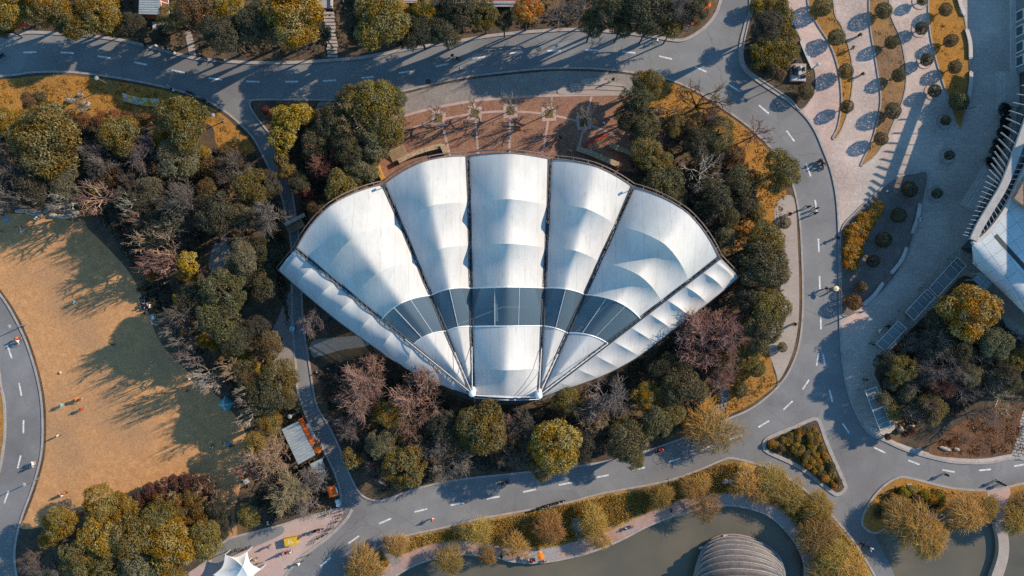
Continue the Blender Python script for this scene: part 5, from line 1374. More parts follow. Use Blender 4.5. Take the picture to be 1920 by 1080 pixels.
for i in range(2, nf, 2):
    a, b, c = rel(*fin_out[i], HB), rel(*beam_c[i], HB), rel(*edge_c[i], HB)
    # straight fins running roughly across the frame
    b = b + (c - b).normalized() * -0.4
    part('louvre', MB().tube([a, b], 0.05, 4).box(((a + b) / 2 - Vector((0, 0, .2))), ((b - a).length, 0.05, 0.3), math.atan2((b - a).y, (b - a).x)).mesh('louvre'), hall, M_louv)
    b2_, c2_ = rel(*beam_c[i], HB), rel(*edge_c[i], HB)
    part('louvre', MB().tube([b2_, c2_], 0.07, 4).mesh('louvre'), hall, M_louv)
part('plant_deck', MB().prism([tuple(rel(x, y, HB + 1.2).to_2d()) for x, y in ((1902, 372), (1925, 330), (1990, 300), (1990, 440))], HB, HB + 1.2).mesh('plant_deck'), hall, surf('brown_deck', (.22, .15, .12), (.32, .23, .18), scale=1))
part('shade_tower', MB().prism([tuple((Vector((*P2(x, y), 0)) - hb).to_2d()) for x, y in ((1992, 225), (1992, 455), (2400, 455), (2400, 225))], HB, 20.5).mesh('shade_tower'), hall, M_curt)  # unseen tall block, added so its shadow falls on the roof deck
# lower block with framed windows, top right corner of the picture
blk = thing('office_block', 'blue-grey office block with white framed windows at the top right corner', 'building', (*P2(1904, 80), 0.1))
bo = Vector((*P2(1904, 80), 0.1))
mb = MB().prism([tuple((Vector((*P2(x, y), 0)) - bo).to_2d()) for x, y in ((1904, -250), (1904, 140), (2120, 140), (2120, -250))], 0, 5.2)
part('wall', mb.mesh('wall'), blk, surf('blue_grey_render', (0.15, 0.17, 0.185), (0.20, 0.22, 0.235), scale=0.8, grain=0.1))
for wy in (-20, 34, 62, 92, 118):
    for wz in (1.3, 3.8):
        c = Vector((*P2(1904, wy), wz)) - Vector((bo.x, bo.y, 0))
        f = part('window', MB().box((c.x - 0.06, c.y, wz), (0.16, 1.7, 2.1)).mesh('window'), blk, M_white)
        part('pane', MB().box((c.x - 0.15, c.y, wz), (0.02, 1.4, 1.8)).mesh('pane'), f, M_pane)
part('ledge', MB().box((-0.5, 0.0, 0.15), (0.9, 34, 0.3)).mesh('ledge'), blk, M_bench)
ter = thing('entrance_steps', 'wide shaded stone steps in front of the office block', 'steps', (*P2(1888, 170), 0.1))
for i in range(3): part('step', MB().box((0.3 * i, 0, 0.08 + 0.1 * i), (3.4 - 0.5 * i, 6.2 - .4 * i, 0.16 + 0.02)).mesh('step'), ter, M_bench)
ter2 = thing('entrance_steps', 'long shaded stone steps under the curved louvre canopy', 'steps', (*P2(1835, 355), 0.1), -0.55)
for i in range(3): part('step', MB().box((0.3 * i, 0, 0.08 + 0.1 * i), (2.6 - 0.5 * i, 7.5 - .4 * i, 0.18)).mesh('step'), ter2, M_bench)

M_pglass = plain('tinted_roof_glass', (0.17, 0.19, 0.20), 0.35, 0.4)
# ---- pergola row
def pergola(px4, lab, bays=4):
    h = 3.2
    q = [P(x, y, h) for x, y in px4]
    c = sum(q, Vector()) / 4; c.z = 0.1
    t = thing('pergola', lab, 'pergola', c, group='glass roofed pergolas beside the south east wood')
    r = [v - c for v in q]
    mb = MB()
    for i in range(4): mb.tube([r[i], r[(i + 1) % 4]], 0.055, 5)
    for j in range(1, bays + 1):
        f = (j - 0.62 * (j == bays)) / bays if j < bays else 0.88
        mb.tube([r[0].lerp(r[1], f), r[3].lerp(r[2], f)], 0.035, 5)
    part('roof_frame', mb.mesh('roof_frame'), t, M_metal, color=(.55, .56, .57))
    me = MB().add([v - Vector((0, 0, .05)) for v in r], [(0, 1, 2, 3)]).mesh('glass_roof')
    part('glass_roof', me, t, M_pglass)
    for v in r: part('post', MB().tube([(v.x * .96, v.y * .96, 0), (v.x * .96, v.y * .96, v.z)], 0.09, 6).mesh('post'), t, M_metal, color=(.2, .2, .2))
    m0, m1 = r[3].lerp(r[0], .3), r[2].lerp(r[1], .3)
    part('seat', MB().box(((m0.x + m1.x) / 2, (m0.y + m1.y) / 2, 0.42), ((m1 - m0).length * .9, 0.5, 0.1), math.atan2((m1 - m0).y, (m1 - m0).x)).mesh('seat'), t, M_wood)


pergola([(1742, 540), (1795, 482), (1812, 498), (1759, 556)], 'glass roofed pergola, topmost of four')
pergola([(1698, 585), (1738, 542), (1754, 557), (1714, 601)], 'glass roofed pergola, second from the top')
pergola([(1643, 645), (1684, 602), (1700, 616), (1660, 658)], 'glass roofed pergola, third from the top')
pergola([(1622, 733), (1650, 806), (1670, 797), (1643, 725)], 'glass roofed pergola by the road, lowest of four')
cp = thing('glass_shelter', 'small pale blue flat roof between the top pergola and the big golden tree', 'shelter', (*P2(1824, 528), 0.1), -0.75)
part('roof', MB().box((0, 0, 2.9), (2.6, 1.7, 0.12)).mesh('roof'), cp, M_metal, color=(.38, .52, .60)); part('rib', MB().box((0, 0, 2.98), (.06, 1.7, .05)).box((0, 0, 2.985), (2.6, .06, .05)).mesh('rib'), cp, M_white)
for sx in (-1.1, 1.1):
    for sy in (-.7, .7): part('post', MB().tube([(sx, sy, 0), (sx, sy, 2.85)], .06, 6).mesh('post'), cp, M_white)
sheet('forecourt', [(1835, 545), (1868, 530), (1930, 600), (1960, 660), (1900, 600)], M_pave, 4, n=0)

# ---- kiosk by the lane
def slab_from(px4, h, th, mat, name, parent, off, rib=None):
    q = [P(x, y, h) - off for x, y in px4]
    mb = MB().prism([(v.x, v.y) for v in q], h - th - off.z, h - off.z)
    part(name, mb.mesh(name), parent, mat)
    return q


ko = Vector((*P2(560, 832, 0), 0.1))
ki = thing('kiosk', 'kiosk with grey-blue ribbed roof and orange fascia beside the lane', 'kiosk', ko)
kq = slab_from([(528, 805), (559, 790), (591, 853), (559, 871)], 3.4, 0.18, M_roofblue, 'roof', ki, ko)
mb = MB()
n_ = 13
for i in range(n_ + 1):
    a, b = kq[0].lerp(kq[3], i / n_), kq[1].lerp(kq[2], i / n_)
    mb.tube([a + Vector((0, 0, .03)), b + Vector((0, 0, .03))], 0.045, 4)
part('roof_rib', mb.mesh('roof_rib'), ki, M_roofblue)
ctr = sum(kq, Vector()) / 4
mb = MB().prism([tuple((ctr + (v - ctr) * 0.88).to_2d()) for v in kq], 0, 3.1)
part('wall', mb.mesh('wall'), ki, M_bench)
d = (kq[2] - kq[1]).normalized(); nn_ = Vector((-d.y, d.x, 0))
if nn_.x < 0: nn_ = -nn_
fa = [kq[1] + nn_ * .1, kq[1].lerp(kq[2], .72) + nn_ * .1]
part('fascia', ribbon([tuple(p.to_2d()) for p in (fa[0] + nn_ * .35 - d * .2, fa[1] + nn_ * .35)], .62, 2.7, 3.25).mesh('fascia'), ki, M_orange)
part('service_counter', ribbon([tuple(p.to_2d()) for p in (kq[1].lerp(kq[2], .2) + nn_ * .3, kq[1].lerp(kq[2], .9) + nn_ * .3)], .6, 0.0, 1.0).mesh('service_counter'), ki, M_wood)
ao = Vector((*P2(580, 812), 0.1))
aw = thing('awning', 'white ribbed awning on posts in front of the orange fascia', 'awning', ao)
aq = slab_from([(567, 799), (579, 792), (593, 821), (581, 829)], 2.7, 0.07, surf('white_sheet', (.55, .55, .54), (.68, .68, .67), scale=1), 'canvas', aw, ao)
mb = MB()
for i in range(10): mb.tube([aq[0].lerp(aq[3], i / 9) + Vector((0, 0, .03)), aq[1].lerp(aq[2], i / 9) + Vector((0, 0, .03))], 0.03, 4)
part('rib', mb.mesh('rib'), aw, M_metal, color=(.35, .35, .35))
for v in aq: part('post', MB().tube([(v.x * .94, v.y * .94, 0), (v.x * .94, v.y * .94, 2.6)], .05, 6).mesh('post'), aw, M_white)
co_ = Vector((*P2(596, 880), 0.1))
cn = thing('flat_canopy', 'flat grey-blue canopy below the kiosk', 'canopy', co_)
cq = slab_from([(581, 870), (604, 859), (612, 892), (601, 902), (593, 897)], 2.6, 0.12, M_roofblue, 'roof', cn, co_)
for v in cq[:4]: part('post', MB().tube([(v.x * .92, v.y * .92, 0), (v.x * .92, v.y * .92, 2.5)], .06, 6).mesh('post'), cn, M_metal, color=(.3, .3, .3))
oo = Vector((*P2(623, 921), 0.1))
oa = thing('market_awning', 'orange-red awning with white front edge at the lane mouth', 'awning', oo)
oq = [P(x, y, 2.5) - oo for x, y in ((613, 914), (628, 909), (634, 928), (618, 933))]
rows = []
for i in range(7):
    rows.append([oq[0].lerp(oq[3], i / 6).lerp(oq[1].lerp(oq[2], i / 6), j / 6) + Vector((0, 0, .25 * math.sin(math.pi * j / 6) + (.06 if i % 2 else 0))) for j in range(7)])
part('canvas', MB().grid(rows).mesh('canvas'), oa, M_orange)
part('white_edge', MB().tube([oq[1].lerp(oq[2], .25), oq[1].lerp(oq[2], .8)], .14, 5).mesh('white_edge'), oa, M_white)
for v in oq: part('post', MB().tube([(v.x, v.y, 0), v], .05, 6).mesh('post'), oa, M_metal, color=(.3, .3, .3))
fz = thing('chest_freezer', 'white chest freezer beside the orange-red awning', 'freezer', (*P2(635, 941), 0.1), -1.3)
part('cabinet', MB().box((0, 0, .42), (1.1, .6, .84)).mesh('cabinet'), fz, M_metal, color=(.55, .57, .58)); part('lid', MB().box((0, 0, .87), (1.06, .56, .05)).mesh('lid'), fz, M_white); part('handle', MB().box((.3, -.31, .86), (.3, .05, .04)).mesh('handle'), fz, M_dark)


def umbrella(px, py, r, colr, lab, h=2.3):
    t = thing('parasol', lab, 'parasol', (*P2(px, py, h), 0.1))
    vs = [(0, 0, h + r * .32)] + [(r * math.cos(a), r * math.sin(a), h) for a in [2 * math.pi * i / 8 for i in range(8)]]
    part('canopy', MB().add(vs, [(0, 1 + i, 1 + (i + 1) % 8) for i in range(8)]).mesh('canopy'), t, M_cloth, color=colr)
    part('pole', MB().tube([(0, 0, 0), (0, 0, h + .3)], .03, 6).mesh('pole'), t, M_white)
    part('foot', MB().tube([(0, 0, 0), (0, 0, .1)], .25, 10).mesh('foot'), t, M_dark)


umbrella(596, 843, 0.62, (.75, .18, .02), 'small orange parasol at the lower corner of the kiosk')
umbrella(1014, 1044, 0.62, (.70, .20, .03), 'orange parasol on the red lakeside walk'); umbrella(1012, 1036, .42, (.70, .24, .05), 'smaller orange parasol tucked behind the lakeside one')
umbrella(548, 616, 0.48, (.25, .50, .58), 'turquoise umbrella on the shaded lane', 1.9); umbrella(1568, 541, .45, (.75, .62, .40), 'cream umbrella at the east road kerb', 1.9)

# ---- tents
to = Vector((*P2(452, 1064), 0.05))
tt_ = thing('tensile_tent', 'white star shaped tensile tent at the bottom edge', 'tent', to)
cr = [P(x, y, 2.6) - to for x, y in ((422, 1040), (464, 1034), (490, 1067), (474, 1100), (424, 1108), (400, 1078))]
pk = P(455, 1063, 4.6) - to
rows = []
N_ = 12
for i in range(9):
    f = i / 8
    row = []
    for s_ in range(6):
        for j in range(N_):
            u = j / N_
            e = cr[s_].lerp(cr[(s_ + 1) % 6], u)
            mid = e * (1 - 0.20 * 4 * u * (1 - u)); mid.z = e.z + 0.1 * math.sin(math.pi * u)
            p = pk.lerp(mid, f); p.z = mid.z + (pk.z - mid.z) * (1 - f) ** 1.8
            row.append(p)
    row.append(row[0]); rows.append(row)
part('canvas', MB().grid(rows).mesh('canvas', True), tt_, surf('tent_canvas', (.72, .72, .71), (.80, .80, .79), scale=.5, grain=.03))
for v in cr: part('pole', MB().tube([(v.x, v.y, 0), v], .06, 6).mesh('pole'), tt_, M_white)
part('mast', MB().tube([(pk.x, pk.y, 0), (pk.x, pk.y, pk.z + .2)], .08, 8).mesh('mast'), tt_, M_white)
dt = thing('dome_tent', 'small turquoise pop-up tent with crossed poles on the shaded lawn', 'tent', (*P2(425, 757), 0.11), 0.1)
R0 = 1.12; rows = []
for i in range(9):
    row = []
    for j in range(9):
        x, y = -1 + 2 * i / 8, -1 + 2 * j / 8
        row.append(((x - y) * .72 * R0 * .85, (x + y) * .72 * R0 * .85, 1.25 * (1 - x * x) ** .55 * (1 - y * y) ** .55 * (1 + .15 * abs(x * y)) if abs(x) < 1 and abs(y) < 1 else 0))
    rows.append(row)
part('canvas', MB().grid(rows).mesh('canvas', True), dt, M_cloth, color=(.10, .34, .42))
mb = MB()
for s_ in (-1, 1):
    mb.tube([((x - s_ * x) * .72 * R0 * .85, (x + s_ * x) * .72 * R0 * .85, 1.3 * max(1 - x * x, 0) ** 1.0 * (1 + .12 * x * x) + .02) for x in [-.95 + 1.9 * k / 10 for k in range(11)]], .045, 5)
part('pole', mb.mesh('pole'), dt, M_white)

# ---- ribbed-roof pavilion, stairs and long red roof at the top edge
po = Vector((*P2(280, 8), 0.1))
pv = thing('pavilion', 'pavilion with blue ribbed roof at the top edge', 'pavilion', po)
pq = slab_from([(262, -40), (299, -40), (298, 27), (260, 26)], 4.0, 0.2, M_roofblue, 'roof', pv, po)
mb = MB()
for i in range(16): mb.tube([pq[0].lerp(pq[3], i / 15) + Vector((0, 0, .03)), pq[1].lerp(pq[2], i / 15) + Vector((0, 0, .03))], .05, 4)
part('roof_rib', mb.mesh('roof_rib'), pv, M_roofblue)
pc = sum(pq, Vector()) / 4
part('wall', MB().prism([tuple((pc + (v - pc) * .9).to_2d()) for v in pq], 0, 3.7).mesh('wall'), pv, surf('red_wall', (.25, .06, .04), (.34, .09, .06), scale=1))
mb = MB()
la, lb = P(301, -5, 3.8) - po, P(303, 18, 3.8) - po
mb.tube([la, lb], .06, 5).tube([la + Vector((.9, 0, -.8)), lb + Vector((.9, -.4, -.8))], .06, 5)
for i in range(4): mb.tube([la.lerp(lb, i / 3), la.lerp(lb, i / 3) + Vector((.9, -.13 * i, -.8))], .05, 5)
part('rail', mb.mesh('rail'), pv, M_white)
part('step', MB().box(((pc.x + .3), pq[2].y - .8, .3), (2.4, 1.4, .3)).mesh('step'), pv, M_bench)
lo_ = Vector((*P2(860, -10), 0.1))
lg = thing('long_pavilion', 'long pavilion with dark red roof and white rail along the top edge', 'pavilion', lo_)
slab_from([(690, -50), (1012, -50), (1012, 3), (690, 2)], 3.5, .3, surf('dark_red_roof', (.20, .05, .045), (.28, .08, .06), scale=1, streak=(6, .5, 1)), 'roof', lg, lo_)
part('wall', MB().box((0, 3.5, 1.6), (26, 4, 3.2)).mesh('wall'), lg, M_bench)
part('rail', MB().tube([P(700, 4, 3.4) - lo_, P(1010, 6, 3.4) - lo_], .09, 5).tube([P(700, 1.5, 3.6) - lo_, P(1010, 3, 3.6) - lo_], .05, 5).mesh('rail'), lg, M_white)
part('porch', MB().box(tuple((P(957, 7, 3.0) - lo_)), (5.2, .9, .2)).mesh('porch'), lg, M_bench)
fl = thing('stone_stairs', 'worn stone stairs climbing the north bank', 'stairs', (*P2(625, 108), 0.08))
st_rnd = random.Random(4)
for i in range(13): part('tread', MB().box((-.05 * i + st_rnd.uniform(-.1, .1), .2 + .56 * i, .09 + .06 * i), (1.65, .42, .14 + .02 * i), st_rnd.uniform(-.04, .04)).mesh('tread'), fl, M_pave)
ld = thing('stone_landing', 'grey stone landing at the head of the north stairs', 'landing', (*P2(607, 8), 0.1))
part('slab', MB().box((0, .3, .45), (3.2, 2.4, .9)).mesh('slab'), ld, M_pave); part('parapet', MB().box((0, 1.4, 1.1), (3.2, .25, .5)).box((1.5, .3, 1.1), (.25, 2.0, .5)).mesh('parapet'), ld, M_bench)
ft = thing('flagstone_path', 'curved grey flagstone path crossing the north bank verge', 'path slabs', (*P2(358, 82), 0.09))
for i in range(7):
    f = i / 6; part('flagstone', MB().box((-.45 + .95 * f - .25 * f * f, 1.75 - 3.3 * f, .06), (1.1, .5, .06), .45 - .55 * f).mesh('flagstone'), ft, M_pave)

# ---- walls and benches of the brick plaza
def low_wall(pts, w_, h, mat, lab, name='stone_wall', cat='wall', group=None):
    q = smooth_curve([P2(x, y, h) for x, y in pts], False, 5)
    c = Vector((sum(p[0] for p in q) / len(q), sum(p[1] for p in q) / len(q), .1))
    t = thing(name, lab, cat, c, group=group)
    r = [(p[0] - c.x, p[1] - c.y) for p in q]
    part('wall_body', ribbon(r, w_ * .82, 0, h - .1).mesh('wall_body'), t, mat)
    part('coping', ribbon(r, w_, h - .1, h).mesh('coping'), t, mat)
    return t


low_wall([(747, 303), (772, 290), (800, 280), (829, 273)], .75, 1.3, M_stone, 'rough stone wall curving along the left rim of the fan roof')
low_wall([(829, 271), (834, 282), (836, 287)], .85, 1.6, M_stone, 'short stone end wall beside the left rim steps')
low_wall([(705, 305), (711, 322), (719, 336)], .7, 1.5, surf('yellow_wall', (.45, .27, .05), (.58, .36, .08), scale=1.5), 'yellow end wall at the left rim of the fan roof')
low_wall([(1081, 278), (1110, 288), (1138, 300), (1160, 309)], .85, 1.2, M_stone, 'rough stone bench wall nearest the right rim of the fan roof')
low_wall([(1144, 271), (1162, 279), (1180, 285), (1196, 293)], .8, 1.2, M_stone, 'second stone bench wall, half under the trees')
low_wall([(534, 421), (548, 414), (571, 402)], .55, 1.2, M_bench, 'pale wall beside the lane steps')
sw = thing('wooden_stairs', 'worn wooden stairs between the stone wall and the plaza clump', 'stairs', (*P2(748, 290), 0.1), .42)
for i in range(7): part('tread', MB().box((0, -.9 + .3 * i, .12 + .1 * i), (2.8, .28, .08)).mesh('tread'), sw, M_wood)
ls = thing('brick_steps', 'brown brick steps from the lane up to the fan roof', 'steps', (*P2(555, 422), 0.1), .45)
for i in range(5): part('tread', MB().box((-1.3 + .6 * i, 0, .08 + .08 * i), (.58, 1.9, .16 + .01 * i)).mesh('tread'), ls, M_wood)
rm = thing('red_mat', 'long red mat lying in the shade of the brick plaza', 'mat', (*P2(1117, 262), 0.14), .45)
part('fabric', MB().box((0, 0, 0), (4.6, .5, .03)).mesh('fabric'), rm, M_cloth, color=(.42, .08, .05)); part('border', MB().box((0, .28, .002), (4.6, .07, .03)).box((0, -.28, .002), (4.6, .07, .03)).mesh('border'), rm, M_cloth, color=(.30, .05, .04))
ws = thing('wooden_steps', 'wooden slat steps down the willow bank', 'steps', (*P2(1512, 967), 0.12))
for i in range(9):
    c = P(1493 + 5.2 * i, 980 - 3.6 * i) - P(1512, 967); part('slat', MB().box((c.x, c.y, .1 + .04 * i), (.30, 1.35, .1), .62).mesh('slat'), ws, M_bench)


def bench(pts, lab, w_=.62):
    q = smooth_curve([P2(x, y, .5) for x, y in pts], False, 4)
    c = Vector((q[len(q) // 2][0], q[len(q) // 2][1], .1))
    t = thing('stone_bench', lab, 'bench', c, group='pale stone benches edging the plaza beds')
    r = [(p[0] - c.x, p[1] - c.y) for p in q]
    part('seat', ribbon(r, w_, .36, .48).mesh('seat'), t, M_bench)
    for k in (0, len(r) // 2, len(r) - 1):
        part('leg', MB().box((r[k][0], r[k][1], .18), (.4, .4, .36)).mesh('leg'), t, M_bench)


bench([(1474, -14), (1480, 20), (1488, 44)], 'pale stone bench beside the olive hedge, top of two'); bench([(1503, 78), (1512, 100), (1524, 126)], 'pale stone bench beside the olive hedge, above the lamp')
bench([(1797, -8), (1802, 10), (1809, 27)], 'pale stone bench right of the right golden bed, top one'); bench([(1813, 56), (1819, 80), (1820, 108)], 'shaded stone bench right of the right golden bed, middle one'); bench([(1821, 135), (1820, 160), (1815, 188)], 'shaded stone bench right of the right golden bed, lowest one')
bench([(1725, 383), (1720, 410), (1711, 436)], 'shaded stone bench at the leaf shaped bed with a sitter'); bench([(1700, 465), (1690, 488), (1672, 511)], 'shaded stone bench midway along the leaf shaped bed'); bench([(1655, 531), (1640, 552), (1620, 570)], 'stone bench at the sunny foot of the leaf shaped bed')

# ---- monument
mo = thing('monument', 'grey plinth with pale carved block and dark bronze figure', 'monument', (*P2(1494, 138), 0.18), -.03)
part('plinth', MB().box((0, 0, .3), (2.5, 2.9, .6)).mesh('plinth'), mo, M_pave); part('slab_step', MB().box((0, -.9, .66), (2.3, .9, .12)).mesh('slab_step'), mo, M_bench)
part('carved_block', MB().box((-.05, .1, 1.1), (.5, 1.5, 1.0), .1).ell((-.05, .5, 1.7), (.3, .35, .35), 10, 6).mesh('carved_block'), mo, M_bench)
part('bronze_figure', MB().tube([(.45, .35, .6), (.45, .35, 1.5), (.45, .37, 1.9)], [.34, .3, .12], 10).ell((.45, .38, 2.1), (.16, .17, .2), 10, 6).tube([(.45, .35, 1.7), (.75, .15, 1.3), (.95, .2, 1.25)], [.12, .1, .07], 6).tube([(.45, .35, 1.7), (.2, .1, 1.35), (.1, 0, 1.4)], [.12, .1, .07], 6).mesh('bronze_figure', True), mo, M_dark)
part('inscription_panel', MB().box((.7, -.75, .95), (.8, .5, .06), 0, .6).mesh('inscription_panel'), mo, M_pane)
part('post', MB().box((-.8, .3, 1.0), (.35, 1.4, .8), .15).mesh('post'), mo, M_dark)

# ---- shell pavilion in the lake
so_ = Vector((*P2(1392, 1082), -0.9))
sh = thing('shell_pavilion', 'ribbed shell of overlapping metal hoops standing in the lake', 'pavilion', so_)
M_shell = surf('shell_metal', (0.10, 0.093, 0.092), (0.18, 0.16, 0.152), scale=.7, grain=.25, gscale=5, c3=(.17, .128, .12), s3=.35, rough=.55, spec=.4)
so_ = Vector((*P2(1384, 1121), -0.9)); sh.location = so_
M_pipe = surf('pipe_metal', (0.22, 0.205, 0.20), (0.33, 0.30, 0.29), scale=1.2, grain=.25, gscale=5, rough=.5, spec=.4)
ax = math.radians(-4); a0, b0_, nb = 6.9, 9.3, 25


def hoop(t, u, k):
    s_ = math.sin(u)
    x = -a0 * math.cos(u) * (1 + 0.30 * s_ * s_ * max(math.cos(t), 0) + 0.10 * s_)
    y = b0_ * s_ ** 0.9 * math.cos(t) + 0.9 * x * -.10
    return Vector((x * k, y * k, max(b0_ * .80 * s_ ** .9 * math.sin(t) * k, -.3)))


for i in range(nb):
    t0, t1 = math.radians(2 + 172 * i / nb), math.radians(2 + 172 * (i + 1.15) / nb)
    us = [math.pi * j / 40 for j in range(41)]
    rows = [[hoop(t0, u, 1.07) for u in us], [hoop(t0 + .3 * (t1 - t0), u, 1.05) for u in us], [hoop(t1, u, 0.955) for u in us]]
    pl_ = part('hoop_plate', MB().grid(rows).mesh('hoop_plate'), sh, M_shell, rot=(0, 0, ax + .30 * (math.sin(t0) - .45)))
    part('hoop_pipe', MB().tube(rows[0], .11, 5, False).mesh('hoop_pipe'), pl_, M_pipe)
for i, u in enumerate((.75, 1.3, 1.9, 2.4)):
    p_ = hoop(0, u, 1.07)
    part('lug', MB().box((p_.x, p_.y, .5), (.7, .25, .3), .5 * (1.5 - u)).mesh('lug'), sh, M_bench, rot=(0, 0, ax))

# ---- boards, stands, banners
def easel(px, py, w_, cols, lab, rz=0.0, h=1.5):
    t = thing('display_board', lab, 'board', (*P2(px, py), 0.12), rz)
    b = part('panel', MB().box((0, 0, h * .62), (w_, h * .95, .05), 0, .75).mesh('panel'), t, M_metal, color=cols[0])
    part('stripe', MB().box((0, -.12 * h, h * .62 - .09 * h + .035), (w_ * .96, h * .34, .02), 0, .75).mesh('stripe'), t, M_metal, color=cols[1])
    for sx in (-.4, .4): part('leg', MB().tube([(sx * w_, -.25 * h, 0), (sx * w_, .15 * h, h * .8)], .03, 5).mesh('leg'), t, M_metal, color=(.3, .3, .3))
    return t


WHT, YEL = (.62, .60, .58), (.66, .46, .03)
for i, (x, y, w_, c, rz) in enumerate(((241, 186, .9, (WHT, (.5, .35, .3)), -.25), (250, 189, .75, (YEL, WHT), -.3), (259, 191, .9, (WHT, (.45, .45, .5)), -.2), (269, 193, .8, ((.40, .42, .15), WHT), -.15), (278, 194, .8, (WHT, YEL), -.1), (286, 194, .75, (YEL, (.5, .36, .05)), -.05), (296, 195, 1.4, (WHT, YEL), -.05))):
    easel(x, y, w_, c, f'{("white", "yellow", "white and grey", "olive and white", "white and yellow", "golden", "large white and yellow striped")[i]} display board, {("first", "second", "third", "fourth", "fifth", "sixth", "last")[i]} of the row on the golden lawn', rz)
easel(1386, 874, .6, (YEL, (.7, .52, .1)), 'small yellow board on the willow bank', .3, 1.0); easel(1405, 882, 1.2, (WHT, YEL), 'white board with yellow foot on the willow bank', -.05, 1.2)
easel(1427, 924, .7, ((.6, .36, .03), (.55, .3, .02)), 'orange-yellow low board over the red walk', .2, .8)
ys = thing('golden_booth', 'golden yellow counter with white strokes on top, on the pink paving', 'booth', (*P2(548, 1012), 0.05), .17)
part('counter', MB().box((0, 0, .55), (1.9, 1.15, 1.1)).mesh('counter'), ys, M_metal, color=(.52, .32, .015)); part('top', MB().box((0, 0, 1.13), (2.0, 1.25, .06)).mesh('top'), ys, M_metal, color=(.60, .38, .02))
part('white_stroke', MB().box((-.25, 0, 1.17), (.09, .7, .02), -.15).box((.22, -.12, 1.17), (.09, .5, .02), .75).mesh('white_stroke'), ys, M_white)


def strip_banner(pts, colr, lab, h=1.1):
    q = smooth_curve([P2(x, y, .5) for x, y in pts], False, 4)
    c = Vector((q[0][0], q[0][1], .1))
    t = thing('banner', lab, 'banner', c)
    rows = []
    off = offset_line(q, .42, False)
    for (a, b) in zip(q, off): rows.append([(a[0] - c.x, a[1] - c.y, .25), ((a[0] + b[0]) / 2 - c.x, (a[1] + b[1]) / 2 - c.y, .55), (b[0] - c.x, b[1] - c.y, h)])
    part('fabric', MB().grid(rows).mesh('fabric'), t, M_cloth, color=colr)
    for k in range(0, len(q), 3): part('stake', MB().tube([(off[k][0] - c.x, off[k][1] - c.y, 0), (off[k][0] - c.x, off[k][1] - c.y, h + .05)], .025, 5).mesh('stake'), t, M_metal, color=(.4, .35, .3))


strip_banner([(1298, 47), (1310, 35), (1320, 24), (1334, 9)], (.85, .17, .01), 'bright orange banner along the tip of the north bank')
strip_banner([(-20, 58), (5, 54), (30, 51), (55, 50)], (.32, .06, .03), 'dark red banner at the left end of the north bank', .8)


def post_sign(px, py, lab, w_=.9, h=1.9, rz=0.0):
    t = thing('sign_board', lab, 'sign', (*P2(px, py), 0.1), rz)
    part('panel', MB().box((0, 0, h * .72), (w_, .08, h * .5)).mesh('panel'), t, M_dark); part('frame', MB().box((0, 0, h * .98), (w_ + .1, .12, .07)).box((0, 0, h * .46), (w_ + .1, .12, .07)).mesh('frame'), t, M_metal, color=(.25, .27, .3))
    for s_ in (-.4, .4): part('post', MB().tube([(s_ * w_, 0, 0), (s_ * w_, 0, h)], .04, 6).mesh('post'), t, M_dark)


post_sign(1605, 585, 'dark sign board on posts on the sunlit patch of the plaza', .9, 3.0, .3); post_sign(1720, 428, 'slim dark sign board by the shaded bench', 1.2, 2.0, .05); post_sign(1812, 205, 'slim dark sign board under the right golden bed', 1.6, 1.8, .2)
post_sign(1455, 718, 'small sign plate on the south east lawn', .4, 1.1, .6); post_sign(715, 902, 'long low dark sign at the lane mouth', 2.0, .9, -.5)

# ---- street lamps
def lamp(px, py, lab, h=5.2, rz=0.0):
    t = thing('street_lamp', lab, 'lamp', (*P2(px, py), 0.1), rz, 'disc headed park lamps')
    part('pole', MB().tube([(0, 0, 0), (0, 0, .5), (0, 0, h)], [.14, .09, .06], 8).mesh('pole'), t, M_metal, color=(.16, .16, .17))
    part('lamp_head', MB().tube([(0, 0, h - .02), (0, 0, h + .06), (0, 0, h + .16)], [.30, .34, .10], 16).mesh('lamp_head'), t, M_metal, color=(.30, .30, .31))
    part('base', MB().tube([(0, 0, 0), (0, 0, .12)], .24, 10).mesh('base'), t, M_metal, color=(.2, .2, .2))
    part('arm', MB().tube([(0, 0, h - .5), (.3, 0, h - .1)], .03, 5).tube([(0, 0, h - .5), (-.3, 0, h - .1)], .03, 5).mesh('arm'), t, M_metal, color=(.16, .16, .17))


lamp(210, 161, 'park lamp on the golden lawn by the north road'); lamp(420, 228, 'park lamp near the golden lawn corner'); lamp(1509, 139, 'park lamp beside the monument', 6.2); lamp(559, 772, 'park lamp above the kiosk'); lamp(47, 610, 'park lamp at the west road, upper of two', 4.4); lamp(74, 897, 'park lamp at the west road, lower of two', 4.4); lamp(1190, 172, 'park lamp between the shallow steps and the plaza clump', 4.5)

# ---- rocks and logs
def rock(px, py, rx, ry, rz, lab, name='boulder', cat='rock', h=.6, mat=None, group=None):
    r_ = random.Random(int(px * 7 + py))
    t = MB().ell((0, 0, 0), (rx / S, ry / S, h), 14, 8, 0, .10, r_).mesh(name, False)
    o = part(name, t, None, mat or M_rock, loc=(*P2(px, py), .1 + h * .35), rot=(0, 0, rz))
    tag(o, lab, cat, group)


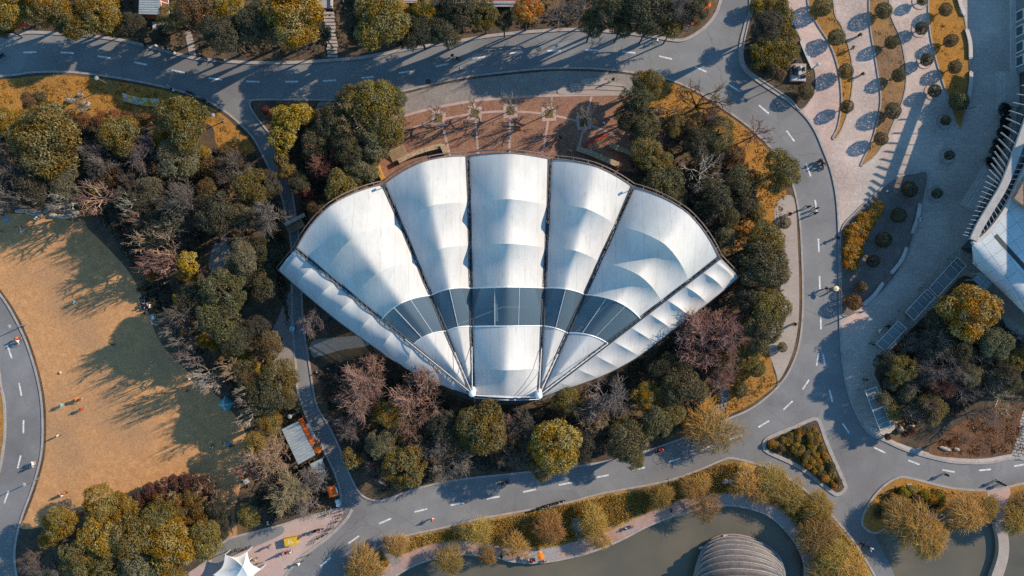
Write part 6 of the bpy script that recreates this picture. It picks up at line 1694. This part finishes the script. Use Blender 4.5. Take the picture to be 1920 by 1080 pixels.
for i, (x, y, a, b, rz) in enumerate(((40, 396, 10, 4, .1), (58, 399, 10, 4, -.1), (72, 401, 11, 6, 0), (88, 395, 7, 5, .3), (102, 404, 9, 4, -.1), (118, 406, 11, 4.5, -.05), (134, 406, 11, 5, 0), (143, 399, 8, 5, .2), (137, 394, 6, 3.5, 0))):
    rock(x, y, a, b, rz, f'pale rock edging the lawn top, {("first", "second", "third", "fourth", "fifth", "sixth", "seventh", "eighth", "last")[i]} from the left')
rock(134, 189, 8, 5, .1, 'pale rock under the thin leafless tree, left of three'); rock(163, 196, 8, 6, .2, 'pale rock on the golden lawn, right of three'); rock(152, 179, 7, 3, .1, 'flat rock on the golden lawn, top of three')
rock(1358, 902, 7, 4.5, .1, 'white boulder on the willow bank, left half'); rock(1369, 902, 6, 5, .1, 'white boulder on the willow bank, right half')
rock(1687, 806, 6, 7, 0, 'grey boulder by the lower pergola, left of two'); rock(1706, 798, 8, 4, .3, 'pale boulder by the lower pergola, right of two'); rock(1676, 792, 5, 3.5, .3, 'small boulder at the foot of the lower pergola')
rock(1771, 841, 12, 3.5, -.3, 'pale fallen log on the rusty slope, longer one', 'log', 'log', .3); rock(1793, 842, 6, 3, -.3, 'pale fallen log on the rusty slope, short one', 'log', 'log', .3)
rock(233, 456, 5, 4, 0, 'grey rock at the shaded lawn edge'); rock(1330, 672, 7, 5, .4, 'grey rock at the lower right rim')
for i, (x, y, w_) in enumerate(((1723, 844, .75), (1591, 1030, .8), (1705, 911, .75), (1387, 946, .5))):
    t = thing('access_hatch', f'pale square hatch {("beside the kerb of the south east wood", "at the bottom edge of the willow bank", "on the lawn of the pond corner", "at the lake edge north of the shell")[i]}', 'hatch', (*P2(x, y), .11), .2)
    part('frame', MB().box((0, 0, .05), (w_, w_, .1)).mesh('frame'), t, M_bench); part('lid', MB().box((0, 0, .11), (w_ * .8, w_ * .8, .03)).mesh('lid'), t, M_pave)

# ---- picnic mats and bags on the lawn
def mat_(px, py, w_, d_, c, lab, rz=0.3):
    o = part('picnic_mat', MB().grid([[(-w_ / 2 + w_ * i / 6, -d_ / 2 + d_ * j / 6, .02 + .012 * ((i * 7 + j * 3) % 5)) for j in range(7)] for i in range(7)]).mesh('picnic_mat'), None, M_cloth, color=c, loc=(*P2(px, py), .11), rot=(0, 0, rz))
    tag(o, lab, 'mat')


mat_(288, 594, .85, .95, (.25, .48, .52), 'pale teal picnic mat at the shaded lawn edge'); mat_(12, 412, .9, .5, (.12, .35, .50), 'blue picnic mat at the left frame edge'); mat_(198, 417, .9, .6, (.14, .36, .52), 'blue mat among the trees by the lawn corner', .2); mat_(291, 606, .6, .5, (.32, .34, .42), 'grey-blue cloth below the teal mat'); mat_(430, 833, .8, .6, (.10, .30, .45), 'blue mat of the picnickers on the lower lawn', .1); mat_(463, 902, .8, .7, (.55, .55, .55), 'white cloth of the group at the lawn end', .5); mat_(272, 572, 1.2, 1.6, (.06, .09, .13), 'dark blue mat under the large picnic group', .2)


def bag(px, py, c, lab, s=.32):
    o = part('backpack', MB().ell((0, 0, .22), (s * .7, s * .5, .25), 10, 6).tube([(-.1, -.14, .1), (-.1, -.24, .25), (-.1, -.12, .42)], .025, 5).tube([(.1, -.14, .1), (.1, -.24, .25), (.1, -.12, .42)], .025, 5).mesh('backpack', True), None, M_cloth, color=c, loc=(*P2(px, py), .1), rot=(0, 0, px))
    tag(o, lab, 'bag')


bag(272, 587, (.03, .03, .04), 'black bag below the large picnic group'); bag(288, 605, (.75, .75, .75), 'white bag beside the teal mat'); bag(42, 434, (.75, .75, .75), 'white bag at the feet of the orange-coated person'); bag(452, 895, (.35, .03, .04), 'crimson bag beside the group at the lawn end'); bag(352, 732, (.35, .03, .04), 'crimson bag alone on the shaded lawn'); bag(115, 978 - 280, (.55, .55, .5), 'small pale bag on the open lawn'); bag(595, 697, (.7, .7, .7), 'white bag on the soil right of the lane'); bag(1662, 359, (.75, .75, .72), 'white bag on the mulch of the leaf shaped bed')
# ------------------------------------------------------------------ people, bicycles, motorcycles
def skin_mesh(name, V, E, Rr, root=0, sub=1):
    me = bpy.data.meshes.new(name)
    me.from_pydata([tuple(v) for v in V], E, [])
    o = bpy.data.objects.new(name, me); COL.objects.link(o)
    m = o.modifiers.new('s', 'SKIN'); m.use_smooth_shade = True
    for i, sv in enumerate(me.skin_vertices[0].data):
        r = Rr[i]; sv.radius = (r, r) if not hasattr(r, '__len__') else r
        sv.use_root = (i == root)
    s = o.modifiers.new('u', 'SUBSURF'); s.levels = sub; s.render_levels = sub
    dg = bpy.context.evaluated_depsgraph_get()
    out = bpy.data.meshes.new_from_object(o.evaluated_get(dg))
    bpy.data.objects.remove(o); bpy.data.meshes.remove(me)
    out.name = name
    return out


def person_meshes(pose):
    """1.72 m figure facing +Y; returns dict part -> mesh"""
    hipz = .92
    dy = 0.0
    A = {}
    if pose == 'walk':
        legs = {-1: [(-.10, 0, .90), (-.10, .17, .50), (-.10, .02, .09), (-.10, .15, .04)], 1: [(.10, 0, .90), (.10, .08, .49), (.10, -.26, .14), (.10, -.16, .04)]}
        arms = {-1: [(-.19, 0, 1.42), (-.25, -.12, 1.15), (-.25, -.06, .90)], 1: [(.19, 0, 1.42), (.25, .10, 1.15), (.24, .25, .95)]}
    elif pose == 'sit':
        hipz = .22
        legs = {-1: [(-.11, .02, .20), (-.20, .38, .32), (-.10, .42, .06), (-.08, .55, .05)], 1: [(.11, .02, .20), (.22, .36, .30), (.12, .46, .06), (.10, .60, .05)]}
        arms = {-1: [(-.19, 0, .70), (-.27, .08, .46), (-.18, .30, .38)], 1: [(.19, 0, .70), (.27, .08, .46), (.16, .32, .40)]}
    elif pose == 'bench':
        hipz = .52
        legs = {-1: [(-.10, .02, .50), (-.11, .42, .52), (-.11, .44, .09), (-.11, .56, .05)], 1: [(.10, .02, .50), (.12, .42, .52), (.12, .42, .09), (.12, .54, .05)]}
        arms = {-1: [(-.19, 0, 1.0), (-.26, .10, .76), (-.14, .30, .66)], 1: [(.19, 0, 1.0), (.26, .10, .76), (.14, .30, .66)]}
    elif pose == 'ride':
        hipz = .95
        legs = {-1: [(-.10, .02, .93), (-.12, .36, .72), (-.12, .22, .30), (-.12, .36, .26)], 1: [(.10, .02, .93), (.12, .30, .55), (.12, .14, .16), (.12, .28, .12)]}
        arms = {-1: [(-.19, .20, 1.38), (-.27, .36, 1.14), (-.24, .58, 1.05)], 1: [(.19, .20, 1.38), (.27, .36, 1.14), (.24, .58, 1.05)]}
        dy = .20
    else:
        legs = {-1: [(-.10, 0, .90), (-.11, .02, .49), (-.11, -.02, .09), (-.12, .12, .04)], 1: [(.10, 0, .90), (.11, .03, .49), (.12, 0, .09), (.13, .14, .04)]}
        arms = {-1: [(-.19, 0, 1.42), (-.26, -.03, 1.15), (-.25, .06, .90)], 1: [(.19, 0, 1.42), (.26, -.02, 1.15), (.24, .08, .90)]}
    up = hipz - .92
    sp = [(0, 0, hipz), (0, dy * .4 + .01, 1.12 + up), (0, dy * .85, 1.34 + up), (0, dy, 1.46 + up), (0, dy + .02, 1.54 + up), (0, dy + .035, 1.63 + up), (0, dy + .03, 1.71 + up)]
    # body: one continuous skin
    V, E, Rr = list(sp), [(i, i + 1) for i in range(6)], [.13, .12, .13, .07, .055, .092, .075]
    for s in (-1, 1):
        n = len(V); L_ = legs[s]; V += L_; E += [(0, n), (n, n + 1), (n + 1, n + 2), (n + 2, n + 3)]; Rr += [.085, .06, .04, .04]
        n = len(V); a = arms[s]; h = Vector(a[2]); d = (h - Vector(a[1])).normalized()
        V += [a[0], a[1], a[2], tuple(h + d * .08)]; E += [(2, n), (n, n + 1), (n + 1, n + 2), (n + 2, n + 3)]; Rr += [.055, .042, .028, .034]
    A['body'] = skin_mesh('body', V, E, Rr)
    # fingers, thumb and face on the same mesh
    mb = MB()
    for s in (-1, 1):
        a = arms[s]; h = Vector(a[2]); d = (h - Vector(a[1])).normalized()
        side = d.cross(Vector((0, 0, 1)));  side = side.normalized() if side.length > .1 else Vector((1, 0, 0))
        c = h + d * .085
        for k in range(4):
            b = c + side * (-.027 + .018 * k); ln = (.062, .072, .068, .052)[k]
            mb.tube([b, b + d * ln * .55 + Vector((0, 0, -.006)), b + d * ln * .9 + Vector((0, 0, -.022))], [.009, .008, .006], 5)
        b = h + d * .03 + side * .03
        mb.tube([b, b + side * .03 + d * .02, b + side * .036 + d * .05], [.011, .009, .007], 5)
    hd = Vector(sp[5])
    mb.ell(hd + Vector((0, .098, -.01)), (.013, .02, .02), 6, 4)
    for s in (-1, 1): mb.ell(hd + Vector((s * .092, 0, 0)), (.012, .022, .03), 6, 4)
    bm = bmesh.new(); bm.from_mesh(A['body']); tmp = mb.mesh('t'); bm.from_mesh(tmp); bm.to_mesh(A['body']); bm.free(); bpy.data.meshes.remove(tmp)
    # jacket
    V, E, Rr = sp[:4], [(0, 1), (1, 2), (2, 3)], [.165, .155, .175, .10]
    V = [(v[0], v[1], v[2] - (.03 if i == 0 else 0)) for i, v in enumerate(V)]
    V[3] = (V[3][0], V[3][1], V[3][2] + .02)
    for s in (-1, 1):
        n = len(V); a = arms[s]; V += [a[0], a[1], tuple(Vector(a[1]).lerp(Vector(a[2]), .92))]; E += [(2, n), (n, n + 1), (n + 1, n + 2)]; Rr += [.085, .068, .05]
    A['jacket'] = skin_mesh('jacket', V, E, Rr, root=1)
    # trousers
    V, E, Rr = [(0, 0, hipz + .06), (0, 0, hipz - .02)], [(0, 1)], [.135, .145]
    for s in (-1, 1):
        n = len(V); L_ = legs[s]; V += [L_[0], L_[1], tuple(Vector(L_[1]).lerp(Vector(L_[2]), .93))]; E += [(1, n), (n, n + 1), (n + 1, n + 2)]; Rr += [.10, .078, .062]
    A['trousers'] = skin_mesh('trousers', V, E, Rr, root=1)
    mb = MB().ell(hd + Vector((0, -.018, .035)), (.108, .115, .10), 12, 7).ell(hd + Vector((0, -.06, -.03)), (.09, .06, .09), 10, 6)
    A['hair'] = mb.mesh('hair', True)
    mb = MB()
    for s in (-1, 1):
        L_ = legs[s]; a, b = Vector(L_[2]), Vector(L_[3]); c = a.lerp(b, .6)
        mb.ell((c.x, c.y, min(a.z, b.z + .02) - .005), (.052, .13, .05), 10, 5)
    A['shoes'] = mb.mesh('shoes', True)
    return A


PM = {p: person_meshes(p) for p in ('stand', 'walk', 'sit', 'ride', 'bench')}
prn = random.Random(9)
CC = {'orange': (.80, .17, .01), 'red': (.45, .03, .03), 'white': (.72, .72, .70), 'black': (.02, .02, .025), 'blue': (.07, .18, .35), 'grey': (.18, .18, .20), 'teal': (.18, .45, .50), 'pink': (.55, .28, .28), 'navy': (.03, .05, .10), 'yellow': (.70, .48, .05), 'brown': (.20, .11, .06), 'green': (.09, .17, .08), 'beige': (.45, .37, .28)}


def person(px, py, pose, jac, leg, lab, rz=None, z=.1, hat=None, group=None):
    t = thing('person', lab, 'person', (*P2(px, py), z), prn.uniform(0, 6.28) if rz is None else rz, group)
    m = PM[pose]
    part('body', m['body'], t, M_skin, color=(.42, .27, .20))
    part('jacket', m['jacket'], t, M_cloth, color=CC[jac]); part('trousers', m['trousers'], t, M_cloth, color=CC[leg])
    part('hair', m['hair'], t, M_cloth, color=CC[hat] if hat else (.018, .015, .013)); part('shoes', m['shoes'], t, M_cloth, color=(.05, .05, .05) if prn.random() < .6 else (.5, .5, .5))
    return t


def make_bike():
    t = thing('bicycle', '', 'bicycle')
    for y in (-.52, .52):
        w_ = part('wheel', MB().torus((0, 0, 0), .32, .022, 'Y', 22, 5).mesh('tyre'), t, M_rub, loc=(0, y, .34), rot=(0, 0, math.pi / 2))
        mb = MB()
        for i in range(8):
            a = math.pi * i / 8; mb.tube([(.31 * math.cos(a), 0, .31 * math.sin(a)), (-.31 * math.cos(a), 0, -.31 * math.sin(a))], .004, 3, False)
        part('spokes', mb.mesh('spokes'), w_, M_white)
    mb = MB()
    for a, b in (((0, -.52, .34), (0, -.12, .34)), ((0, -.12, .34), (0, -.22, .86)), ((0, -.22, .82), (0, .36, .80)), ((0, -.12, .34), (0, .38, .72)), ((0, -.52, .34), (0, -.2, .78)), ((0, .52, .34), (0, .36, .92))): mb.tube([a, b], .022, 6)
    part('frame', mb.mesh('frame'), t, M_metal, color=(.05, .05, .06))
    part('saddle', MB().ell((0, -.24, .9), (.08, .14, .04), 10, 5).mesh('saddle', True), t, M_rub)
    part('handlebar', MB().tube([(-.28, .30, .98), (-.15, .38, 1.0), (.15, .38, 1.0), (.28, .30, .98)], .016, 6).mesh('handlebar'), t, M_metal, color=(.3, .3, .3))
    part('pedals', MB().box((-.12, -.12, .2), (.1, .08, .02)).box((.12, -.12, .48), (.1, .08, .02)).tube([(-.08, -.12, .2), (0, -.12, .34), (.08, -.12, .48)], .012, 5).mesh('pedals'), t, M_rub)
    return t


def make_moto():
    t = thing('motor_scooter', '', 'scooter')
    for y in (-.6, .62):
        w_ = part('wheel', MB().torus((0, 0, 0), .22, .075, 'Y', 20, 8).mesh('tyre'), t, M_rub, loc=(0, y, .29), rot=(0, 0, math.pi / 2)); part('rim', MB().torus((0, 0, 0), .14, .02, 'Y', 16, 5).box((0, 0, 0), (.24, .03, .03)).box((0, 0, 0), (.03, .03, .24)).mesh('rim'), w_, M_white)
    part('body', MB().ell((0, -.42, .58), (.2, .46, .22), 12, 8).box((0, .02, .32), (.3, .5, .1)).mesh('body', True), t, M_metal, color=(.05, .05, .06))
    part('seat', MB().ell((0, -.38, .8), (.17, .40, .07), 12, 6).mesh('seat', True), t, M_rub)
    part('front_shield', MB().tube([(0, .38, .28), (0, .44, .6), (0, .40, .95)], [.16, .22, .14], 8).mesh('front_shield', True), t, M_metal, color=(.45, .45, .46))
    part('fender', MB().ell((0, .62, .5), (.09, .28, .07), 10, 5).mesh('fender', True), t, M_metal, color=(.05, .05, .06))
    part('handlebar', MB().tube([(-.34, .28, 1.06), (-.1, .38, 1.04), (.1, .38, 1.04), (.34, .28, 1.06)], .022, 6).mesh('handlebar'), t, M_rub)
    part('headlight', MB().ell((0, .5, .93), (.09, .06, .08), 10, 6).mesh('headlight', True), t, M_white)
    for s in (-1, 1): part('mirror', MB().tube([(s * .28, .32, 1.06), (s * .32, .34, 1.24)], .01, 4).ell((s * .33, .34, 1.26), (.07, .02, .05), 8, 5).mesh('mirror'), t, M_dark)
    part('tail_box', MB().box((0, -.82, .95), (.34, .32, .28)).mesh('tail_box'), t, M_metal, color=(.10, .10, .11))
    return t


BIKE0, MOTO0 = make_bike(), make_moto()
used = {'b': False, 'm': False}


def vehicle(kind, px, py, rz, lab, colr=None, group=None, z=.0):
    src = BIKE0 if kind == 'b' else MOTO0
    o = src if not used[kind] else copy_tree(src)
    used[kind] = True
    o.location = (*P2(px, py), z); o.rotation_euler = (0, 0, rz); o['label'] = lab
    if group: o['group'] = group
    elif 'group' in o: del o['group']
    if colr:
        for ch in o.children:
            if ch.name.split('.')[0] in ('frame', 'body', 'fender', 'front_shield', 'tail_box'): ch.color = (*colr, 1)
    return o


def rider(kind, px, py, ang, jac, leg, lab_p, lab_v, colr=None, hat=None, z=.0):
    """ang: heading in the plan, degrees from east"""
    rz = math.radians(ang) - math.pi / 2
    vehicle(kind, px, py, rz, lab_v, colr, z=z)
    d = Vector((math.cos(math.radians(ang)), math.sin(math.radians(ang))))
    t = person(px, py, 'ride', jac, leg, lab_p, rz, z=z - .05, hat=hat)
    t.location = (t.location.x - d.x * .22, t.location.y - d.y * .22, z - (.05 if kind == 'b' else .12))


g1 = 'motor scooters parked along the north road'
for i, (x, y, a, c, w_) in enumerate(((273, 81, .4, (.03, .03, .04), 'black scooter at the north kerb left of the others'), (300, 89, 1.3, (.5, .5, .5), 'white and black scooter, first of the close trio at the north kerb'), (314, 91, 1.1, (.04, .04, .05), 'black scooter, middle of the close trio at the north kerb'), (324, 97, 1.0, (.55, .55, .56), 'white scooter, right of the close trio at the north kerb'), (383, 107, .9, (.02, .02, .02), 'black scooter just right of the flagstone path'), (412, 112, 1.2, (.03, .02, .02), 'dark scooter, far right of the north kerb row'), (322, 166, .9, (.45, .46, .48), 'grey scooter at the lawn kerb, left of three'), (358, 175, 1.1, (.04, .05, .06), 'dark scooter at the lawn kerb, middle of three'), (385, 188, .8, (.12, .13, .14), 'grey-black scooter at the lawn kerb, right of three'))):
    vehicle('m', x, y, a, w_, c, g1)
person(270, 77, 'stand', 'black', 'black', 'person in black beside the left parked scooter', z=0)
rider('m', 2, 108, 200, 'black', 'navy', 'rider in black at the left end of the north road', 'dark scooter entering at the left frame edge')
rider('b', 857, 113, 170, 'black', 'grey', 'cyclist in black on the shaded centre of the north road', 'bicycle of the black clad cyclist on the north road'); person(849, 107, 'walk', 'black', 'black', 'person in black ahead of the cyclist on the north road', z=0); person(863, 132, 'walk', 'white', 'black', 'person in white top walking on the sunny north road', 0.3, z=0)
rider('b', 1229, 78, 160, 'white', 'grey', 'cyclist in white at the shade edge of the north road', 'bicycle of the white clad cyclist')
person(1148, 152, 'walk', 'black', 'navy', 'person in black on the shallow steps', z=.4); person(975, 243, 'walk', 'orange', 'orange', 'person in orange on the red brick plaza', 1.0, z=.12); person(1050, 260, 'stand', 'black', 'black', 'person in black in the shade of the brick plaza', z=.12); person(1132, 232, 'sit', 'white', 'black', 'person in white hat sitting under the trees by the plaza', hat='white', z=.12); person(1141, 227, 'sit', 'pink', 'red', 'person in pink sitting under the trees by the plaza', z=.12); person(955, 283, 'stand', 'navy', 'black', 'person in navy at the rim of the fan roof', z=.12); person(1068, 285, 'stand', 'grey', 'navy', 'person in grey beside the stone bench wall', z=.12)
rider('b', 1607, 69, 20, 'black', 'brown', 'upper of two cyclists between the plaza beds', 'upper bicycle on the sunny plaza', z=.12); rider('b', 1612, 142, 15, 'black', 'white', 'lower of two cyclists between the plaza beds', 'lower bicycle on the sunny plaza', z=.12)
person(1487, 119, 'stand', 'blue', 'black', 'person in blue at the top of the monument', z=.2); person(1510, 143, 'stand', 'yellow', 'white', 'child in yellow beside the monument', z=.2); person(1594, 93, 'walk', 'brown', 'brown', 'person in brown by the golden bed', z=.12)
rider('m', 1540, 309, 285, 'black', 'grey', 'rider in black on the east road bend', 'dark scooter on the east road bend', (.1, .1, .12)); person(1534, 303, 'walk', 'navy', 'black', 'person in navy beside the scooter on the bend', z=0)
person(1513, 388, 'walk', 'black', 'navy', 'person in black, left of the trio on the east road', 3.0, z=0); person(1528, 391, 'walk', 'navy', 'grey', 'person in navy, right of the trio on the east road', 3.1, z=0); person(1526, 400, 'walk', 'black', 'black', 'person in black, lowest of the trio on the east road', 3.0, z=0)
rider('b', 1568, 446, 205, 'navy', 'black', 'cyclist in navy at the plaza kerb', 'bicycle at the plaza kerb'); person(1546, 541, 'walk', 'red', 'black', 'person in dark red walking beside the cream umbrella', 1.4, z=0); person(1567, 543, 'walk', 'beige', 'red', 'person in beige under the cream umbrella', z=0); rider('b', 1487, 607, 190, 'brown', 'black', 'cyclist in brown on the east pavement', 'bicycle on the east pavement', z=.12)
rider('b', 1478, 402, 185, 'red', 'black', 'cyclist in red by the upper pavement ball shrub', 'upper bicycle on the east pavement', z=.12)
person(1722, 413, 'bench', 'white', 'grey', 'person in white sitting on the shaded bench', 1.3, z=.1); person(1644, 620, 'walk', 'white', 'beige', 'person in white walking along the pergolas', 1.2); person(1660, 612, 'walk', 'black', 'black', 'person in black ahead of the white clad one at the pergolas', 1.2); person(1632, 644, 'walk', 'black', 'navy', 'person in black near the lower pergola corner', 1.0)
person(1618, 711, 'stand', 'brown', 'black', 'person in brown in the sunny gap by the kerb')
person(1770, 888, 'walk', 'black', 'black', 'person in black, left of two on the south east road', 2, z=0); person(1866, 901, 'walk', 'black', 'navy', 'person in black, nearer the causeway', 2.1, z=0); person(1876, 906, 'walk', 'navy', 'black', 'person in navy at the causeway mouth', 2.1, z=0)
person(1614, 1018, 'walk', 'black', 'black', 'person in black, upper left on the pond road', z=0); rider('b', 1629, 1026, 310, 'white', 'black', 'cyclist in white on the pond road', 'bicycle on the pond road'); person(1652, 1018, 'stand', 'grey', 'grey', 'person in grey at the pond kerb')
person(41, 427, 'walk', 'orange', 'white', 'person in orange coat at the top of the tan lawn'); person(47, 433, 'walk', 'white', 'beige', 'person in white beside the orange coat on the lawn'); person(4, 434, 'walk', 'orange', 'brown', 'person in orange at the left frame edge of the lawn'); person(9, 403, 'sit', 'navy', 'black', 'person in navy sitting by the blue mat'); person(92, 393, 'sit', 'teal', 'white', 'person in pale teal sitting on the rocks', z=.5); person(70, 408, 'sit', 'white', 'grey', 'person in white sitting below the rocks'); person(138, 413, 'stand', 'orange', 'white', 'person in orange standing at the right end of the rocks'); person(143, 415, 'walk', 'beige', 'brown', 'person in beige next to the rocks')
person(146, 566, 'walk', 'teal', 'grey', 'person in pale teal alone on the sunny lawn', 4.0); person(218, 645, 'walk', 'grey', 'brown', 'person in grey at the tip of a lawn shadow'); rider('b', 40, 640, 250, 'white', 'grey', 'cyclist in white on the west road', 'bicycle at the west road kerb'); person(38, 634, 'walk', 'orange', 'red', 'person in orange on the west road', z=0)
person(149, 747, 'walk', 'orange', 'beige', 'person in orange on the lower sunny lawn', 2.0); person(157, 746, 'walk', 'brown', 'beige', 'person in brown beside the orange one on the lower lawn'); person(122, 758, 'stand', 'teal', 'beige', 'person in pale teal, left of the lower lawn group'); person(159, 765, 'walk', 'red', 'brown', 'person in dark red with a long shadow on the lower lawn'); person(114, 815, 'stand', 'white', 'grey', 'person in white by the lower west lawn', ); person(122, 925, 'walk', 'white', 'brown', 'person in white at the lawn bottom'); person(126, 922, 'walk', 'orange', 'black', 'person in orange at the lawn bottom'); person(68, 866, 'walk', 'white', 'pink', 'person in white on the west road kerb', z=0); person(64, 873, 'walk', 'navy', 'white', 'person in navy on the west road', z=0); person(1, 727, 'stand', 'black', 'red', 'person in black at the west verge')
gp = 'picnic group at the shaded lawn edge'
for i, (x, y, j) in enumerate(((268, 560, 'navy'), (275, 563, 'black'), (271, 569, 'blue'), (279, 571, 'grey'), (274, 577, 'navy'), (283, 574, 'white'), (266, 575, 'black'), (262, 542, 'black'))):
    person(x, y, 'sit', j, 'black', f'person in {j} sitting in the large picnic group', group=gp)
person(272, 547, 'sit', 'orange', 'orange', 'person in orange sitting above the picnic group')
person(292, 604, 'sit', 'teal', 'grey', 'person in pale teal sitting below the teal mat'); person(356, 709, 'sit', 'white', 'grey', 'person in white sitting alone on the shaded lawn'); person(382, 700, 'sit', 'navy', 'black', 'person in navy sitting near the fringe of trees'); person(406, 724, 'sit', 'grey', 'white', 'person in grey sitting left of the blue tent'); person(462, 787, 'sit', 'black', 'black', 'person in black sitting under the white twig fan'); person(399, 839, 'sit', 'white', 'grey', 'person in white sitting left of the blue mat'); person(424, 831, 'sit', 'white', 'navy', 'person in white sitting at the blue mat'); person(435, 834, 'sit', 'black', 'black', 'person in black sitting at the blue mat'); person(458, 900, 'sit', 'white', 'black', 'person in white of the group at the lawn end'); person(468, 908, 'sit', 'black', 'navy', 'person in black of the group at the lawn end'); person(470, 890, 'sit', 'red', 'black', 'person in red of the group at the lawn end'); person(443, 973, 'sit', 'navy', 'black', 'person in navy beside the lone olive tree')
for i, (x, y, j) in enumerate(((491, 976, 'black'), (503, 979, 'white'), (511, 977, 'navy'))): person(x, y, 'sit', j, 'black', f'person in {j} sitting at the lawn kerb near the white tent')
person(549, 618, 'walk', 'teal', 'grey', 'person under the turquoise umbrella on the lane', z=0); person(592, 845, 'stand', 'black', 'brown', 'person in black at the kiosk counter'); person(600, 848, 'stand', 'brown', 'black', 'person in brown under the small orange parasol')
rider('m', 944, 905, 195, 'grey', 'black', 'rider in grey in the shade of the south road', 'dark scooter in the shade of the south road'); person(811, 972, 'walk', 'orange', 'white', 'person in orange and white on the south road', z=0); rider('m', 1236, 843, 20, 'red', 'white', 'rider in red on the sunny south road', 'red and white scooter on the south road', (.5, .06, .04)); person(1228, 844, 'walk', 'black', 'white', 'person in black behind the red scooter', z=0)
rider('m', 598, 992, 10, 'black', 'grey', 'rider in black with orange helmet by the parked bicycles', 'black scooter by the parked bicycles', hat='orange', z=.05)
for i, (x, y, j) in enumerate(((528, 1038, 'white'), (533, 1035, 'pink'), (541, 1033, 'red'), (547, 1032, 'white'))): person(x, y, 'walk', j, 'grey', f'person in {j} of the walking group on the pink paving, {("first", "second", "third", "fourth")[i]} from left', .3, z=.05)
person(508, 1022, 'stand', 'grey', 'grey', 'person in grey beside the white tent', z=.05); person(482, 1046, 'stand', 'beige', 'grey', 'person in beige at the white tent corner', z=.05)
rider('b', 562, 1054, 205, 'white', 'grey', 'cyclist in white by the pink paving kerb', 'bicycle by the pink paving kerb'); vehicle('b', 577, 1040, 1.9, 'bicycle left standing at the pink paving kerb', (.1, .1, .1))
prk = random.Random(12)
for i, (x, y) in enumerate(((610, 962), (616, 960), (622, 957), (640, 957), (642, 963), (638, 969), (634, 976), (628, 983), (622, 990), (616, 996), (608, 1003), (600, 1007), (592, 1012), (566, 1005), (560, 1008), (572, 1001))):
    vehicle('b', x, y, -1.0 + prk.uniform(-.5, .5) + (.9 if i < 3 else 0), 'dark bicycle in the crowded row between the lane mouth and the pink paving', tuple(prk.uniform(.02, .25) for _ in range(3)), 'bicycles parked at the lane mouth', z=.05)
for i, (x, y) in enumerate(((458, 1028), (464, 1026), (445, 1030), (438, 1033), (486, 1055), (488, 1062))):
    vehicle('b', x, y, -1.0 + prk.uniform(-.4, .4), 'dark bicycle leaning near the white tent', (.05, .05, .06), 'bicycles near the white tent', z=.05)
for i, (x, y) in enumerate(((1012, 952), (1022, 948), (1032, 945), (1042, 942), (1050, 940))):
    vehicle('m', x, y, -1.25 + prk.uniform(-.15, .15), f'dark scooter parked at the willow bank kerb, {("first", "second", "third", "fourth", "last")[i]} from the left', (.04, .04, .05), 'scooters parked at the willow bank kerb')
person(1077, 953, 'walk', 'orange', 'yellow', 'person in orange at the top of the bank path'); person(1081, 1000, 'walk', 'pink', 'white', 'person in pink halfway down the bank path'); person(1010, 1026, 'sit', 'grey', 'navy', 'person in grey sitting above the lakeside parasol'); person(1205, 958, 'stand', 'black', 'black', 'person in black on the bank slope, left'); person(1256, 954, 'stand', 'black', 'grey', 'person in black on the lakeside walk near the hanging willow'); person(1173, 990, 'sit', 'white', 'grey', 'person in white, left of the pair on the lakeside walk'); person(1181, 986, 'sit', 'grey', 'black', 'person in grey, right of the pair on the lakeside walk'); person(1134, 1011, 'stand', 'beige', 'white', 'person in beige at the red lakeside walk'); person(1143, 1016, 'stand', 'brown', 'black', 'person in brown at the water edge')
for i, (x, y, j) in enumerate(((989, 1050, 'white'), (997, 1050, 'red'), (1003, 1048, 'blue'), (1020, 1050, 'beige'))): person(x, y, 'sit', j, 'black', f'person in {j} sitting by the orange lakeside parasols')
person(940, 1040, 'stand', 'black', 'navy', 'person in black on the red lakeside walk, left part')
